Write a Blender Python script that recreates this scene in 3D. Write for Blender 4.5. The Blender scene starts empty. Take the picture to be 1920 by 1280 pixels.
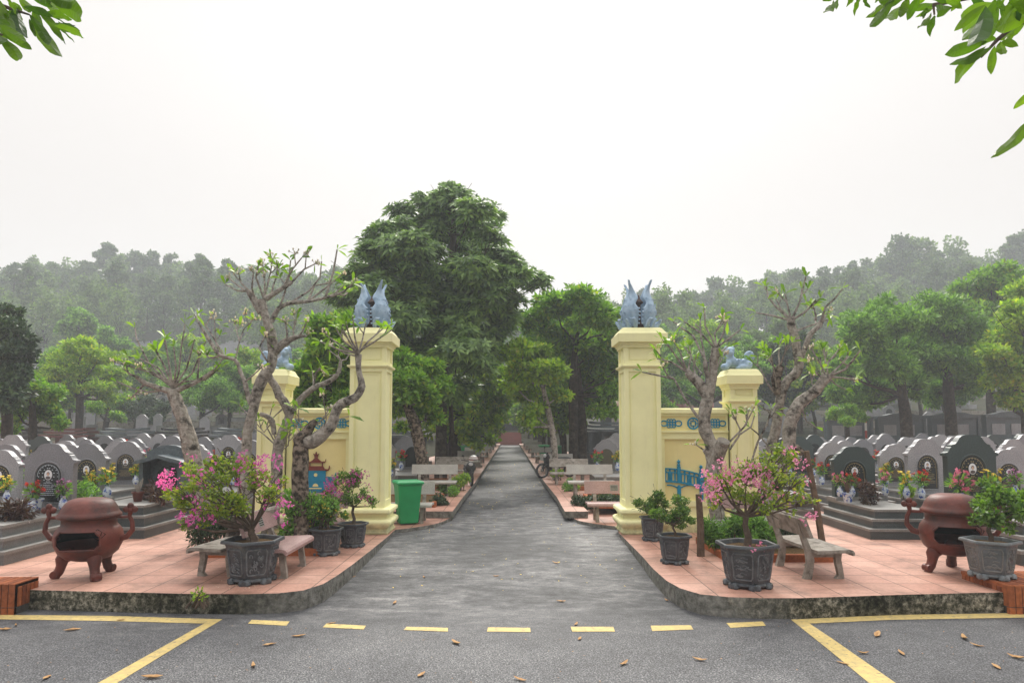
import bpy, bmesh, math, random
import numpy as np
from mathutils import Vector, Matrix, noise
R = math.radians
PI = math.pi
S = bpy.context.scene
COL = S.collection

# ---------------- camera ----------------
F = 1280.0; PITCH = R(4.0); CX = 956.0; CY = 713.5; CAMZ = 2.0
cd = bpy.data.cameras.new('camera'); cam = bpy.data.objects.new('camera', cd); COL.objects.link(cam)
cd.sensor_width = 36; cd.lens = 24; cd.clip_start = 0.05; cd.clip_end = 3000
cd.shift_x = 4/1920; cd.shift_y = 73.5/1920
cam.location = (0, 0, CAMZ); cam.rotation_euler = (R(90)+PITCH, 0, 0)
S.camera = cam
# ---------------- sky and sun ----------------
SUN_EL = R(42); SUN_AZ = R(2)          # the hazy sun stands ahead of the camera
w = bpy.data.worlds.new('World'); S.world = w; w.use_nodes = True
nt = w.node_tree; nt.nodes.clear()
sky = nt.nodes.new('ShaderNodeTexSky'); sky.sky_type = 'NISHITA'; sky.sun_disc = False
sky.sun_elevation = SUN_EL; sky.sun_rotation = SUN_AZ; sky.air_density = 1.0; sky.dust_density = 6.0; sky.ozone_density = 1.0
hs = nt.nodes.new('ShaderNodeHueSaturation'); hs.inputs['Saturation'].default_value = 0.12
mx = nt.nodes.new('ShaderNodeMixRGB'); mx.blend_type = 'MIX'; mx.inputs[0].default_value = 0.9
mx.inputs[2].default_value = (9.9, 9.6, 9.4, 1)
bg = nt.nodes.new('ShaderNodeBackground'); bg.inputs['Strength'].default_value = 0.15
wo = nt.nodes.new('ShaderNodeOutputWorld')
nt.links.new(sky.outputs[0], hs.inputs['Color']); nt.links.new(hs.outputs[0], mx.inputs[1])
tcw = nt.nodes.new('ShaderNodeTexCoord'); sxw = nt.nodes.new('ShaderNodeSeparateXYZ'); nt.links.new(tcw.outputs['Generated'], sxw.inputs[0])
rw = nt.nodes.new('ShaderNodeValToRGB'); rw.color_ramp.interpolation = 'EASE'; er = rw.color_ramp.elements
while len(er) < 5: er.new(.5)
for e_, (p_, c_) in zip(er, [(0, (.290, .278, .269)), (.25, (.300, .290, .283)), (.50, (.335, .330, .325)), (.80, (.80, .80, .80)), (1, (1, 1, 1))]): e_.position = p_; e_.color = c_+(1,)
nt.links.new(sxw.outputs['Z'], rw.inputs[0])
ml = nt.nodes.new('ShaderNodeMixRGB'); ml.blend_type = 'MULTIPLY'; ml.inputs[0].default_value = 1; nt.links.new(mx.outputs[0], ml.inputs[1]); nt.links.new(rw.outputs[0], ml.inputs[2])
nt.links.new(ml.outputs[0], bg.inputs['Color']); nt.links.new(bg.outputs[0], wo.inputs[0])
sd = bpy.data.lights.new('sun', 'SUN'); sd.energy = 2.1; sd.angle = R(20); sd.color = (1.0, 0.95, 0.87)
so = bpy.data.objects.new('sun', sd); COL.objects.link(so)
sv = Vector((math.sin(SUN_AZ)*math.cos(SUN_EL), math.cos(SUN_AZ)*math.cos(SUN_EL), math.sin(SUN_EL)))
so.rotation_euler = sv.to_track_quat('Z', 'Y').to_euler(); so.location = (0, 20, 60)
S.view_settings.view_transform = 'Standard'; S.view_settings.look = 'None'
S.view_settings.exposure = 0.90; S.view_settings.gamma = 1
S.cycles.max_bounces = 6; S.cycles.transparent_max_bounces = 4; S.cycles.volume_bounces = 1
S.cycles.diffuse_bounces = 4; S.cycles.glossy_bounces = 2; S.cycles.transmission_bounces = 3
S.cycles.sample_clamp_indirect = 6

# ---------------- helpers ----------------
def ray(px, py):
    a = (px-CX)/F; b = (CY-py)/F
    return Vector((a, math.cos(PITCH)-b*math.sin(PITCH), math.sin(PITCH)+b*math.cos(PITCH)))
def P(px, py, D):                       # point of that pixel at distance Y = D
    r = ray(px, py); t = D/r.y
    return Vector((r.x*t, D, CAMZ+r.z*t))
def G(px, py, z=0.0):                   # point of that pixel on the level z
    r = ray(px, py); t = (z-CAMZ)/r.z
    return Vector((r.x*t, r.y*t, z))

def N(nt, t, **kw):
    n = nt.nodes.new('ShaderNode'+t)
    for k, v in kw.items(): setattr(n, k, v)
    return n
def ramp(nt, fac, stops):
    r = nt.nodes.new('ShaderNodeValToRGB'); e = r.color_ramp.elements
    while len(e) < len(stops): e.new(0.5)
    for i, (p, c) in enumerate(stops):
        e[i].position = p; e[i].color = (c[0], c[1], c[2], 1)
    nt.links.new(fac, r.inputs[0]); return r.outputs[0]
def nz(nt, co, scale, detail=4, rough=0.6, dist=0):
    n = nt.nodes.new('ShaderNodeTexNoise'); n.inputs['Scale'].default_value = scale
    n.inputs['Detail'].default_value = detail; n.inputs['Roughness'].default_value = rough
    n.inputs['Distortion'].default_value = dist
    nt.links.new(co, n.inputs['Vector']); return n.outputs[0]
def mixc(nt, fac, a, b, mode='MIX'):
    m = nt.nodes.new('ShaderNodeMixRGB'); m.blend_type = mode
    for i, v in ((0, fac), (1, a), (2, b)):
        if isinstance(v, (int, float)): m.inputs[i].default_value = v
        elif isinstance(v, tuple): m.inputs[i].default_value = (v[0], v[1], v[2], 1)
        else: nt.links.new(v, m.inputs[i])
    return m.outputs[0]
def base(name, rough=0.7, spec=0.4):
    m = bpy.data.materials.new(name); m.use_nodes = True; nt = m.node_tree
    b = nt.nodes['Principled BSDF']; b.inputs['Roughness'].default_value = rough
    b.inputs['Specular IOR Level'].default_value = spec
    tc = nt.nodes.new('ShaderNodeTexCoord')
    return m, nt, b, tc.outputs['Object']
def bump(nt, b, h, strength, dist=0.01):
    n = nt.nodes.new('ShaderNodeBump'); n.inputs['Strength'].default_value = strength; n.inputs['Distance'].default_value = dist
    nt.links.new(h, n.inputs['Height']); nt.links.new(n.outputs[0], b.inputs['Normal'])
def pm(name, c1, c2=None, scale=4.0, rough=0.7, spec=0.4, bmp=0.0, bscale=30, dist=0.01, detail=5, lo=0.35, hi=0.65, c3=None, s3=1.2, m3=(0.55, 0.75)):
    m, nt, b, co = base(name, rough, spec)
    if c2 is None: c2 = tuple(x*0.8 for x in c1)
    col = ramp(nt, nz(nt, co, scale, detail), [(lo, c1), (hi, c2)])
    if c3:
        f = ramp(nt, nz(nt, co, s3, 6, 0.65), [(m3[0], (0, 0, 0)), (m3[1], (1, 1, 1))])
        col = mixc(nt, f, col, c3)
    nt.links.new(col, b.inputs['Base Color'])
    if bmp: bump(nt, b, nz(nt, co, bscale, 5), bmp, dist)
    return m
def leafmat(name, dark, light, trans=0.35, rough=0.5, ylw=None, petal=False):
    m, nt, b, co = base(name, rough, 0.32)
    g = nt.nodes.new('ShaderNodeNewGeometry')
    stops = [(0.0, dark), (0.85, light)]
    if ylw: stops.append((1.0, ylw))
    col = ramp(nt, g.outputs['Random Per Island'], stops)
    f = ramp(nt, nz(nt, co, 0.9, 3), [(0.34, (0.62, 0.66, 0.62)), (0.52, (1.0, 1.0, 1.0)), (0.68, (1.5, 1.42, 1.15))])
    col = mixc(nt, 1.0, col, f, 'MULTIPLY')
    nt.links.new(col, b.inputs['Base Color'])
    t = nt.nodes.new('ShaderNodeBsdfTranslucent')
    tcol = mixc(nt, 1.0, col, (1.0, 1.0, 1.0) if petal else (1.35, 1.5, 0.55), 'MULTIPLY')
    nt.links.new(tcol, t.inputs['Color'])
    mxs = nt.nodes.new('ShaderNodeMixShader'); mxs.inputs[0].default_value = trans
    out = nt.nodes['Material Output']
    nt.links.new(b.outputs[0], mxs.inputs[1]); nt.links.new(t.outputs[0], mxs.inputs[2]); nt.links.new(mxs.outputs[0], out.inputs[0])
    return m

class MB:
    def __init__(s): s.v = []; s.f = []; s.m = []; s.np = []
    def add(s, verts, faces, mi=0):
        o = len(s.v); s.v += [tuple(v) for v in verts]
        s.f += [tuple(i+o for i in f) for f in faces]; s.m += [mi]*len(faces)
    def box(s, x0, x1, y0, y1, z0, z1, mi=0, M=None):
        v = [(x, y, z) for z in (z0, z1) for y in (y0, y1) for x in (x0, x1)]
        if M: v = [M @ Vector(p) for p in v]
        s.add(v, [(0, 2, 3, 1), (4, 5, 7, 6), (0, 1, 5, 4), (2, 6, 7, 3), (0, 4, 6, 2), (1, 3, 7, 5)], mi)
    def frustum(s, cx, cy, w0, d0, z0, w1, d1, z1, mi=0):
        v = [(cx+sx*w/2, cy+sy*d/2, z) for (w, d, z) in ((w0, d0, z0), (w1, d1, z1)) for sy in (-1, 1) for sx in (-1, 1)]
        s.add(v, [(0, 2, 3, 1), (4, 5, 7, 6), (0, 1, 5, 4), (2, 6, 7, 3), (0, 4, 6, 2), (1, 3, 7, 5)], mi)
    def stack(s, cx, cy, prof, mi=0):      # square sections (half width x, half depth y, z)
        v = []
        for (hx, hy, z) in prof: v += [(cx-hx, cy-hy, z), (cx+hx, cy-hy, z), (cx+hx, cy+hy, z), (cx-hx, cy+hy, z)]
        f = [(3, 2, 1, 0)]
        n = len(prof)
        for i in range(n-1):
            for k in range(4):
                a = i*4+k; b = i*4+(k+1) % 4; f.append((a, b, b+4, a+4))
        e = (n-1)*4; f.append((e, e+1, e+2, e+3)); s.add(v, f, mi)
    def lathe(s, prof, n=24, c=(0, 0, 0), mi=0, rot=0, cap=True, M=None):
        v = []; f = []
        for (r, z) in prof:
            for k in range(n):
                a = 2*PI*k/n+rot; v.append(Vector((c[0]+r*math.cos(a), c[1]+r*math.sin(a), c[2]+z)))
        if M: v = [M @ p for p in v]
        for i in range(len(prof)-1):
            for k in range(n):
                a = i*n+k; b = i*n+(k+1) % n; f.append((a, b, b+n, a+n))
        if cap:
            f.append(tuple(range(n-1, -1, -1))); e = (len(prof)-1)*n; f.append(tuple(range(e, e+n)))
        s.add(v, f, mi)
    def tube(s, pts, rad, n=8, mi=0, cap=True, wob=0.0, rng=None):
        pts = [Vector(p) for p in pts]
        if not isinstance(rad, (list, tuple)): rad = [rad]*len(pts)
        v = []; f = []
        up = Vector((0.13, 0.31, 0.94)).normalized(); last = None
        for i, p in enumerate(pts):
            d = (pts[min(i+1, len(pts)-1)]-pts[max(i-1, 0)])
            d = d.normalized() if d.length > 1e-9 else Vector((0, 0, 1))
            if last is None:
                a = d.cross(up)
                if a.length < 0.05: a = d.cross(Vector((1, 0, 0)))
            else: a = last - d*last.dot(d)
            a.normalize(); last = a; b = d.cross(a)
            for k in range(n):
                t = 2*PI*k/n; r = rad[i]*(1+(rng.uniform(-wob, wob) if wob else 0))
                v.append(p+a*math.cos(t)*r+b*math.sin(t)*r)
        for i in range(len(pts)-1):
            for k in range(n):
                A = i*n+k; B = i*n+(k+1) % n; f.append((A, B, B+n, A+n))
        if cap: f.append(tuple(range(n-1, -1, -1))); e = (len(pts)-1)*n; f.append(tuple(range(e, e+n)))
        s.add(v, f, mi)
    def prism(s, pts, y0, y1, mi=0, M=None, side=None):       # outline (x,z) extruded along y
        n = len(pts)
        v = [Vector((x, y0, z)) for x, z in pts]+[Vector((x, y1, z)) for x, z in pts]
        if M: v = [M @ p for p in v]
        s.add(v, [tuple(range(n)), tuple(range(2*n-1, n-1, -1))], mi)
        s.add(v, [(k, k+n, (k+1) % n+n, (k+1) % n) for k in range(n)], mi if side is None else side)
    def plate(s, pts, z0, z1, mi=0, side=None):       # outline (x,y) extruded along z
        n = len(pts)
        v = [(p[0], p[1], z0) for p in pts]+[(p[0], p[1], z1) for p in pts]
        s.add(v, [tuple(range(n-1, -1, -1)), tuple(range(n, 2*n))], mi)
        s.add(v, [(k, (k+1) % n, (k+1) % n+n, k+n) for k in range(n)], mi if side is None else side)
    def ball(s, c, r, n=12, m=8, mi=0, M=None):
        if not isinstance(r, (tuple, list)): r = (r, r, r)
        v = []; f = []
        for i in range(m+1):
            t = PI*i/m
            for k in range(n):
                a = 2*PI*k/n
                v.append(Vector((r[0]*math.sin(t)*math.cos(a), r[1]*math.sin(t)*math.sin(a), r[2]*math.cos(t))))
        if M: v = [M @ p for p in v]
        v = [p+Vector(c) for p in v]
        for i in range(m):
            for k in range(n):
                a = i*n+k; b = i*n+(k+1) % n; f.append((a, a+n, b+n, b))
        s.add(v, f, mi)
    def quads(s, V, mi=0):               # numpy array (n,4,3)
        s.np.append((V.reshape(-1, V.shape[1], 3), mi))
    def build(s, name, mats, parent=None, smooth=False, weld=False):
        me = bpy.data.meshes.new(name)
        if not isinstance(mats, (list, tuple)): mats = [mats]
        if s.np:
            sizes = []; vs = [np.array(s.v, dtype=np.float32).reshape(-1, 3)]; off = len(s.v)
            loops = [np.array([i for f in s.f for i in f], dtype=np.int32)]
            sizes = [np.array([len(f) for f in s.f], dtype=np.int32)]; mi = [np.array(s.m, dtype=np.int32)]
            for V, m_ in s.np:
                n, k = V.shape[0], V.shape[1]; vs.append(V.reshape(-1, 3).astype(np.float32))
                loops.append(np.arange(off, off+n*k, dtype=np.int32)); off += n*k
                sizes.append(np.full(n, k, dtype=np.int32)); mi.append(np.full(n, m_, dtype=np.int32))
            vs = np.concatenate(vs); loops = np.concatenate(loops); sizes = np.concatenate(sizes); mi = np.concatenate(mi)
            me.vertices.add(len(vs)); me.vertices.foreach_set('co', vs.ravel())
            me.loops.add(len(loops)); me.loops.foreach_set('vertex_index', loops)
            me.polygons.add(len(sizes)); me.polygons.foreach_set('loop_start', np.concatenate([[0], np.cumsum(sizes)[:-1]]).astype(np.int32))
            me.polygons.foreach_set('loop_total', sizes); me.polygons.foreach_set('material_index', mi)
            me.update(calc_edges=True)
        else:
            me.from_pydata(s.v, [], s.f)
            me.polygons.foreach_set('material_index', s.m)
            bm = bmesh.new(); bm.from_mesh(me)
            if weld: bmesh.ops.remove_doubles(bm, verts=bm.verts, dist=1e-5)
            bmesh.ops.recalc_face_normals(bm, faces=bm.faces); bm.to_mesh(me); bm.free()
        for m_ in mats: me.materials.append(m_)
        if smooth:
            me.polygons.foreach_set('use_smooth', [True]*len(me.polygons))
            try: me.set_sharp_from_angle(angle=R(smooth if smooth is not True else 40))
            except Exception: pass
        o = bpy.data.objects.new(name, me); COL.objects.link(o)
        if parent: o.parent = parent
        return o
def apply_mods(o):
    dg = bpy.context.evaluated_depsgraph_get(); dg.update()
    me = bpy.data.meshes.new_from_object(o.evaluated_get(dg), depsgraph=dg)
    o.modifiers.clear(); o.data = me
def tag(o, label=None, cat=None, group=None, kind=None):
    if label: o['label'] = label
    if cat: o['category'] = cat
    if group: o['group'] = group
    if kind: o['kind'] = kind
    return o
def empty(name, loc=(0, 0, 0), rz=0, label=None, cat=None, group=None, sc=1):
    o = bpy.data.objects.new(name, None); COL.objects.link(o); o.location = loc; o.rotation_euler.z = rz
    o.scale = (sc, sc, sc); o.empty_display_size = 0.2
    return tag(o, label, cat, group)
KIDS = {}
def kids(o): return [c for c in COL.objects if c.parent == o]
def copy_tree(o, parent=None):
    c = o.copy(); COL.objects.link(c)
    if parent: c.parent = parent
    if o.name not in KIDS: KIDS[o.name] = kids(o)
    for ch in KIDS[o.name]: copy_tree(ch, c)
    return c
def struct(o): o['kind'] = 'structure'; return o
class Proto:                    # first use moves the built thing itself, later uses copy it
    def __init__(s, o): s.o = o; s.used = False
    def put(s, loc, rz=0, sc=1, label=None, cat=None, group=None):
        if s.used: o = copy_tree(s.o)
        else: o = s.o; s.used = True
        o.location = loc; o.rotation_euler = (0, 0, rz)
        o.scale = sc if isinstance(sc, tuple) else (sc, sc, sc)
        return tag(o, label, cat, group)

def unit(a): return a/np.maximum(np.linalg.norm(a, axis=-1, keepdims=True), 1e-9)
def leaves(rs, p, d, L, W, sharp=0.45, nrm=None, fold=0.0):   # arrays: base points, directions -> quads
    n = len(p)
    if nrm is None: nrm = unit(rs.normal(size=(n, 3)))
    s = unit(np.cross(d, nrm)); L = np.asarray(L).reshape(-1, 1)*np.ones((n, 1)); W = np.asarray(W).reshape(-1, 1)*np.ones((n, 1))
    m = p+d*L*sharp
    sag = np.zeros((n, 3)); sag[:, 2] = -fold
    return np.stack([p, m+s*W, p+d*L+sag*L, m-s*W], axis=1)
def cloud(rs, C, Rr, n, shell=0.35):   # random points in clumps, biased to the shell; returns points and outward normals
    C = np.asarray(C, dtype=float); Rr = np.asarray(Rr, dtype=float)
    if Rr.ndim == 1: Rr = np.stack([Rr]*3, axis=1)
    wgt = (Rr.prod(axis=1))**(2/3); idx = rs.choice(len(C), size=n, p=wgt/wgt.sum())
    u = unit(rs.normal(size=(n, 3))); r = rs.uniform(shell, 1.0, size=(n, 1))**0.6
    return C[idx]+u*r*Rr[idx], u, idx
def whorls(rs, C, axis, k, L, W, open_=0.9, droop=0.3):      # k leaves radiating round each centre
    n = len(C); a = unit(axis); t = unit(np.cross(a, unit(rs.normal(size=(n, 3))))); b = np.cross(a, t); out = []
    ph = rs.uniform(0, 2*PI, n)
    for i in range(k):
        an = (ph+2*PI*i/k+rs.normal(0, .15, n)).reshape(-1, 1)
        d = unit(a*(1-open_*rs.uniform(.7, 1.1, (n, 1)))+(t*np.cos(an)+b*np.sin(an))*open_+np.array([[0, 0, -droop]]))
        out.append(leaves(rs, C, d, L*rs.uniform(.7, 1.15, n), W*rs.uniform(.8, 1.1, n), .5, nrm=a+0.3*rs.normal(size=(n, 3)), fold=.12))
    return np.concatenate(out)
def text_mesh(txt, size, M, name, mat, parent, extrude=0.002, align='CENTER'):
    cu = bpy.data.curves.new('t', 'FONT'); cu.body = txt; cu.size = size; cu.extrude = extrude; cu.align_x = align; cu.align_y = 'CENTER'
    o = bpy.data.objects.new('t', cu); COL.objects.link(o)
    dg = bpy.context.evaluated_depsgraph_get(); dg.update()
    me = bpy.data.meshes.new_from_object(o.evaluated_get(dg)); bpy.data.objects.remove(o)
    me.transform(M); me.materials.clear(); me.materials.append(mat)
    t = bpy.data.objects.new(name, me); COL.objects.link(t); t.parent = parent; return t
FRONT = Matrix.Rotation(R(90), 4, 'X')      # flat text -> standing, facing -Y

# ---------------- materials ----------------
def asphalt():
    m, nt, b, co = base('asphalt', 0.66, 0.35)
    fine = ramp(nt, nz(nt, co, 62, 2, .7), [(.36, (.020, .021, .024)), (.50, (.080, .082, .088)), (.60, (.17, .172, .178)), (.70, (.34, .34, .33))])
    soft = ramp(nt, nz(nt, co, 14, 5, .7), [(.35, (.75, .75, .75)), (.65, (1.2, 1.2, 1.2))])
    big = ramp(nt, nz(nt, co, .55, 7, .62, .4), [(.3, (.6, .6, .62)), (.5, (.95, .95, .96)), (.72, (1.4, 1.38, 1.35))])
    col = mixc(nt, 1.0, fine, big, 'MULTIPLY'); col = mixc(nt, 1.0, col, soft, 'MULTIPLY')
    # the old lane beyond the crossing: smoother, stained in streaks
    sx = nt.nodes.new('ShaderNodeSeparateXYZ'); nt.links.new(co, sx.inputs[0])
    mr = nt.nodes.new('ShaderNodeMapRange'); mr.inputs['From Min'].default_value = 7.0; mr.inputs['From Max'].default_value = 9.2; nt.links.new(sx.outputs['Y'], mr.inputs['Value'])
    mp = nt.nodes.new('ShaderNodeMapping'); mp.inputs['Scale'].default_value = (1.0, 1.9, 1); nt.links.new(co, mp.inputs[0])
    lane = ramp(nt, nz(nt, mp.outputs[0], 2.6, 12, .80, .15), [(.36, (.020, .021, .024)), (.48, (.070, .071, .075)), (.57, (.14, .14, .142)), (.70, (.29, .285, .275))])
    ls = ramp(nt, nz(nt, co, .45, 5, .6, .3), [(.38, (.45, .46, .48)), (.52, (1, 1, 1)), (.64, (1.35, 1.33, 1.3))]); lane = mixc(nt, 1.0, lane, ls, 'MULTIPLY')
    gr = ramp(nt, nz(nt, co, 45, 4, .8), [(.35, (.6, .6, .6)), (.65, (1.35, 1.35, 1.35))]); lane = mixc(nt, 1.0, lane, gr, 'MULTIPLY')
    col = mixc(nt, mr.outputs[0], col, lane)
    ab = nt.nodes.new('ShaderNodeMath'); ab.operation = 'ABSOLUTE'; nt.links.new(sx.outputs['X'], ab.inputs[0])
    # dark dirt gathered along the kerbs, broken up
    ad = nt.nodes.new('ShaderNodeMath'); ad.operation = 'MULTIPLY_ADD'; nt.links.new(nz(nt, co, 1.3, 5, .6), ad.inputs[0]); ad.inputs[1].default_value = 1.6; nt.links.new(ab.outputs[0], ad.inputs[2])
    ed = ramp(nt, ad.outputs[0], [(0, (0, 0, 0)), (1, (0, 0, 0))])
    nt.links.new(col, b.inputs['Base Color']); bump(nt, b, nz(nt, co, 70, 3, .7), .8, .008)
    return m
def tiles():
    m, nt, b, co = base('terracotta_tiles', 0.55, 0.35)
    br = nt.nodes.new('ShaderNodeTexBrick'); br.offset = 0; br.offset_frequency = 1; br.squash = 1
    br.inputs['Scale'].default_value = 1; br.inputs['Brick Width'].default_value = .5; br.inputs['Row Height'].default_value = .5
    br.inputs['Mortar Size'].default_value = .0075; br.inputs['Mortar Smooth'].default_value = .1
    br.inputs['Color1'].default_value = (.46, .245, .185, 1); br.inputs['Color2'].default_value = (.53, .305, .235, 1)
    br.inputs['Mortar'].default_value = (.12, .075, .055, 1); nt.links.new(co, br.inputs['Vector'])
    f = ramp(nt, nz(nt, co, 1.6, 8, .68, .3), [(.40, (1.05, 1.05, 1.05)), (.54, (.84, .82, .80)), (.66, (.50, .49, .48))])
    col = mixc(nt, 1.0, br.outputs['Color'], f, 'MULTIPLY')
    g = ramp(nt, nz(nt, co, 22, 6, .7), [(.35, (1.1, 1.1, 1.1)), (.7, (.8, .8, .8))])
    col = mixc(nt, 1.0, col, g, 'MULTIPLY')
    nt.links.new(col, b.inputs['Base Color']); bump(nt, b, nz(nt, co, 18, 5), .15, .004)
    return m
def kerbmat():
    m, nt, b, co = base('mossy_concrete', 0.9, 0.2)
    col = ramp(nt, nz(nt, co, 13, 9, .78, .2), [(.38, (.014, .016, .010)), (.48, (.060, .058, .042)), (.56, (.19, .175, .14)), (.66, (.42, .39, .32))])
    mp = nt.nodes.new('ShaderNodeMapping'); nt.links.new(co, mp.inputs[0])
    f = ramp(nt, nz(nt, co, 1.1, 4), [(.42, (.35, .37, .32)), (.60, (1.3, 1.3, 1.3))])
    col = mixc(nt, 1.0, col, f, 'MULTIPLY')
    sx = nt.nodes.new('ShaderNodeSeparateXYZ'); nt.links.new(co, sx.inputs[0]); ab = nt.nodes.new('ShaderNodeMath'); ab.operation = 'ABSOLUTE'; nt.links.new(sx.outputs['X'], ab.inputs[0])
    ad = nt.nodes.new('ShaderNodeMath'); ad.operation = 'MULTIPLY_ADD'; nt.links.new(nz(nt, co, 2.2, 5, .6), ad.inputs[0]); ad.inputs[1].default_value = 1.3; nt.links.new(ab.outputs[0], ad.inputs[2])
    mk = nt.nodes.new('ShaderNodeMapRange'); mk.inputs['From Min'].default_value = 3.2; mk.inputs['From Max'].default_value = 4.1; mk.inputs['To Min'].default_value = .8; mk.inputs['To Max'].default_value = 0; nt.links.new(ad.outputs[0], mk.inputs['Value'])
    pale = ramp(nt, nz(nt, co, 9, 7, .7), [(.36, (.08, .078, .068)), (.55, (.22, .215, .195)), (.7, (.33, .32, .30))]); col = mixc(nt, mk.outputs[0], col, pale)
    nt.links.new(col, b.inputs['Base Color']); bump(nt, b, nz(nt, co, 25, 6), .8, .02)
    return m
def granite(name, a, c, sc=55, rough=.42):
    m, nt, b, co = base(name, rough, .5)
    col = ramp(nt, nz(nt, co, sc, 3, .8), [(.36, a), (.66, c)])
    f = ramp(nt, nz(nt, co, 2.2, 5), [(.35, (.82, .82, .82)), (.7, (1.15, 1.15, 1.15))])
    col = mixc(nt, 1.0, col, f, 'MULTIPLY')
    nt.links.new(col, b.inputs['Base Color']); return m
def paint(name, c, dirt=(.45, .40, .26)):
    m, nt, b, co = base(name, .75, .25)
    f = ramp(nt, nz(nt, co, 1.3, 8, .6), [(.35, (1.04, 1.04, 1.04)), (.7, (.9, .9, .88))])
    col = mixc(nt, 1.0, c, f, 'MULTIPLY')
    mp = nt.nodes.new('ShaderNodeMapping'); mp.inputs['Scale'].default_value = (6, 6, .7); nt.links.new(co, mp.inputs[0])
    st = ramp(nt, nz(nt, mp.outputs[0], 1.2, 6, .65), [(.54, (0, 0, 0)), (.85, (.24, .24, .24))])
    col = mixc(nt, st, col, dirt)
    sx = nt.nodes.new('ShaderNodeSeparateXYZ'); nt.links.new(co, sx.inputs[0])
    ad = nt.nodes.new('ShaderNodeMath'); ad.operation = 'MULTIPLY_ADD'; nt.links.new(nz(nt, co, 6, 7, .7), ad.inputs[0]); ad.inputs[1].default_value = -.75; nt.links.new(sx.outputs['Z'], ad.inputs[2])
    gm = nt.nodes.new('ShaderNodeMapRange'); gm.inputs['From Min'].default_value = -.40; gm.inputs['From Max'].default_value = -.16; gm.inputs['To Min'].default_value = .75; gm.inputs['To Max'].default_value = 0; nt.links.new(ad.outputs[0], gm.inputs['Value'])
    col = mixc(nt, gm.outputs[0], col, (.30, .29, .17))
    nt.links.new(col, b.inputs['Base Color']); bump(nt, b, nz(nt, co, 14, 6), .12, .01); return m
M_ = {}
M_['asphalt'] = asphalt(); M_['tiles'] = tiles(); M_['kerb'] = kerbmat()
M_['yellow_line'] = pm('yellow_road_paint', (.62, .47, .17), (.46, .36, .16), 12, .7, .3, .3, 90, .004, c3=(.17, .15, .11), s3=22, m3=(.56, .70))
M_['wall'] = paint('yellow_wall_paint', (.86, .83, .47))
M_['wallpanel'] = paint('deep_yellow_panel_paint', (.82, .71, .34))
M_['blue'] = pm('blue_relief_paint', (.010, .20, .36), (.012, .26, .44), 8, .6, .4, .2, 40)
M_['maroon'] = pm('maroon_relief_paint', (.15, .03, .022), (.21, .045, .03), 8, .6, .4, .2, 40)
M_['stone_blue'] = pm('blue_grey_statue', (.25, .36, .48), (.37, .49, .61), 9, .65, .4, .35, 45, .008)
M_['dark_core'] = pm('dark_brown_core', (.04, .025, .02), (.07, .04, .03), 9)
M_['terracotta'] = pm('censer_terracotta', (.110, .024, .016), (.170, .042, .028), 5, .5, .35, .35, 30, .008, c3=(.035, .015, .012), s3=2.6, m3=(.42, .66))
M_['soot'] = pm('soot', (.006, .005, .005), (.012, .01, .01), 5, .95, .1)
M_['potgrey'] = pm('glazed_pot_grey', (.036, .042, .051), (.082, .092, .103), 7, .42, .5, .7, 38, .012, c3=(.19, .195, .18), s3=4, m3=(.56, .8))
M_['relief'] = pm('pot_relief', (.17, .18, .19), (.07, .08, .09), 20, .45, .5)
M_['soil'] = pm('soil', (.06, .038, .02), (.16, .10, .045), 40, .95, .1, 1.0, 60, .02, c3=(.30, .22, .06), s3=25, m3=(.6, .7))
M_['pink_terrazzo'] = granite('pink_terrazzo', (.22, .12, .115), (.52, .36, .34), 120, .5)
M_['grey_terrazzo'] = granite('grey_terrazzo', (.24, .23, .21), (.50, .48, .44), 110, .5)
M_['oldconc'] = pm('old_concrete', (.22, .195, .165), (.36, .33, .29), 9, .85, .25, .6, 40, .01, c3=(.09, .075, .06), s3=5, m3=(.52, .7))
M_['pale_granite'] = granite('pale_grey_granite', (0.163, 0.163, 0.175), (0.375, 0.375, 0.394))
M_['grey_granite'] = granite('mid_grey_granite', (0.119, 0.122, 0.136), (0.245, 0.249, 0.266))
M_['green_granite'] = granite('dark_green_granite', (.022, .036, .036), (.055, .078, .076))
M_['plinth'] = granite('plinth_granite', (0.101, 0.108, 0.111), (0.203, 0.209, 0.209))
M_['plinth_dark'] = granite('dark_plinth_granite', (0.042, 0.055, 0.057), (0.088, 0.104, 0.107))
M_['slab'] = granite('honed_slab_edge', (.17, .165, .155), (.27, .265, .25), 60, .6)
M_['plaque'] = granite('black_plaque', (.010, .014, .015), (.03, .034, .035), 50, .2)
M_['gold'] = pm('gilt_lettering', (.30, .23, .10), (.20, .16, .08), 30, .45)
M_['white_letter'] = pm('white_lettering', (.42, .46, .50), (.34, .38, .42), 30, .6)
M_['portrait'] = pm('portrait_enamel', (.72, .72, .72), (.6, .62, .66), 8, .3)
M_['portrait_dark'] = pm('portrait_figure', (.05, .045, .05), (.12, .09, .08), 20, .5)
M_['skin'] = pm('portrait_face', (.55, .36, .27), (.48, .3, .22), 10, .5)
M_['porcelain'] = pm('blue_white_porcelain', (.55, .60, .66), (.46, .52, .60), 9, .2, .6, c3=(.03, .08, .34), s3=17, m3=(.50, .55))
M_['green_bin'] = pm('green_plastic', (.006, .24, .075), (.010, .30, .10), 2.5, .42, .45, .15, 9, .01)
M_['rubber'] = pm('black_rubber', (.015, .015, .015), (.03, .03, .03), 9, .8)
M_['pot_pale'] = pm('pale_glazed_pot', (.10, .115, .125), (.20, .215, .225), 7, .45, .5, .7, 38, .012, c3=(.28, .28, .26), s3=4, m3=(.58, .8))
M_['brick'] = None
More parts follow.
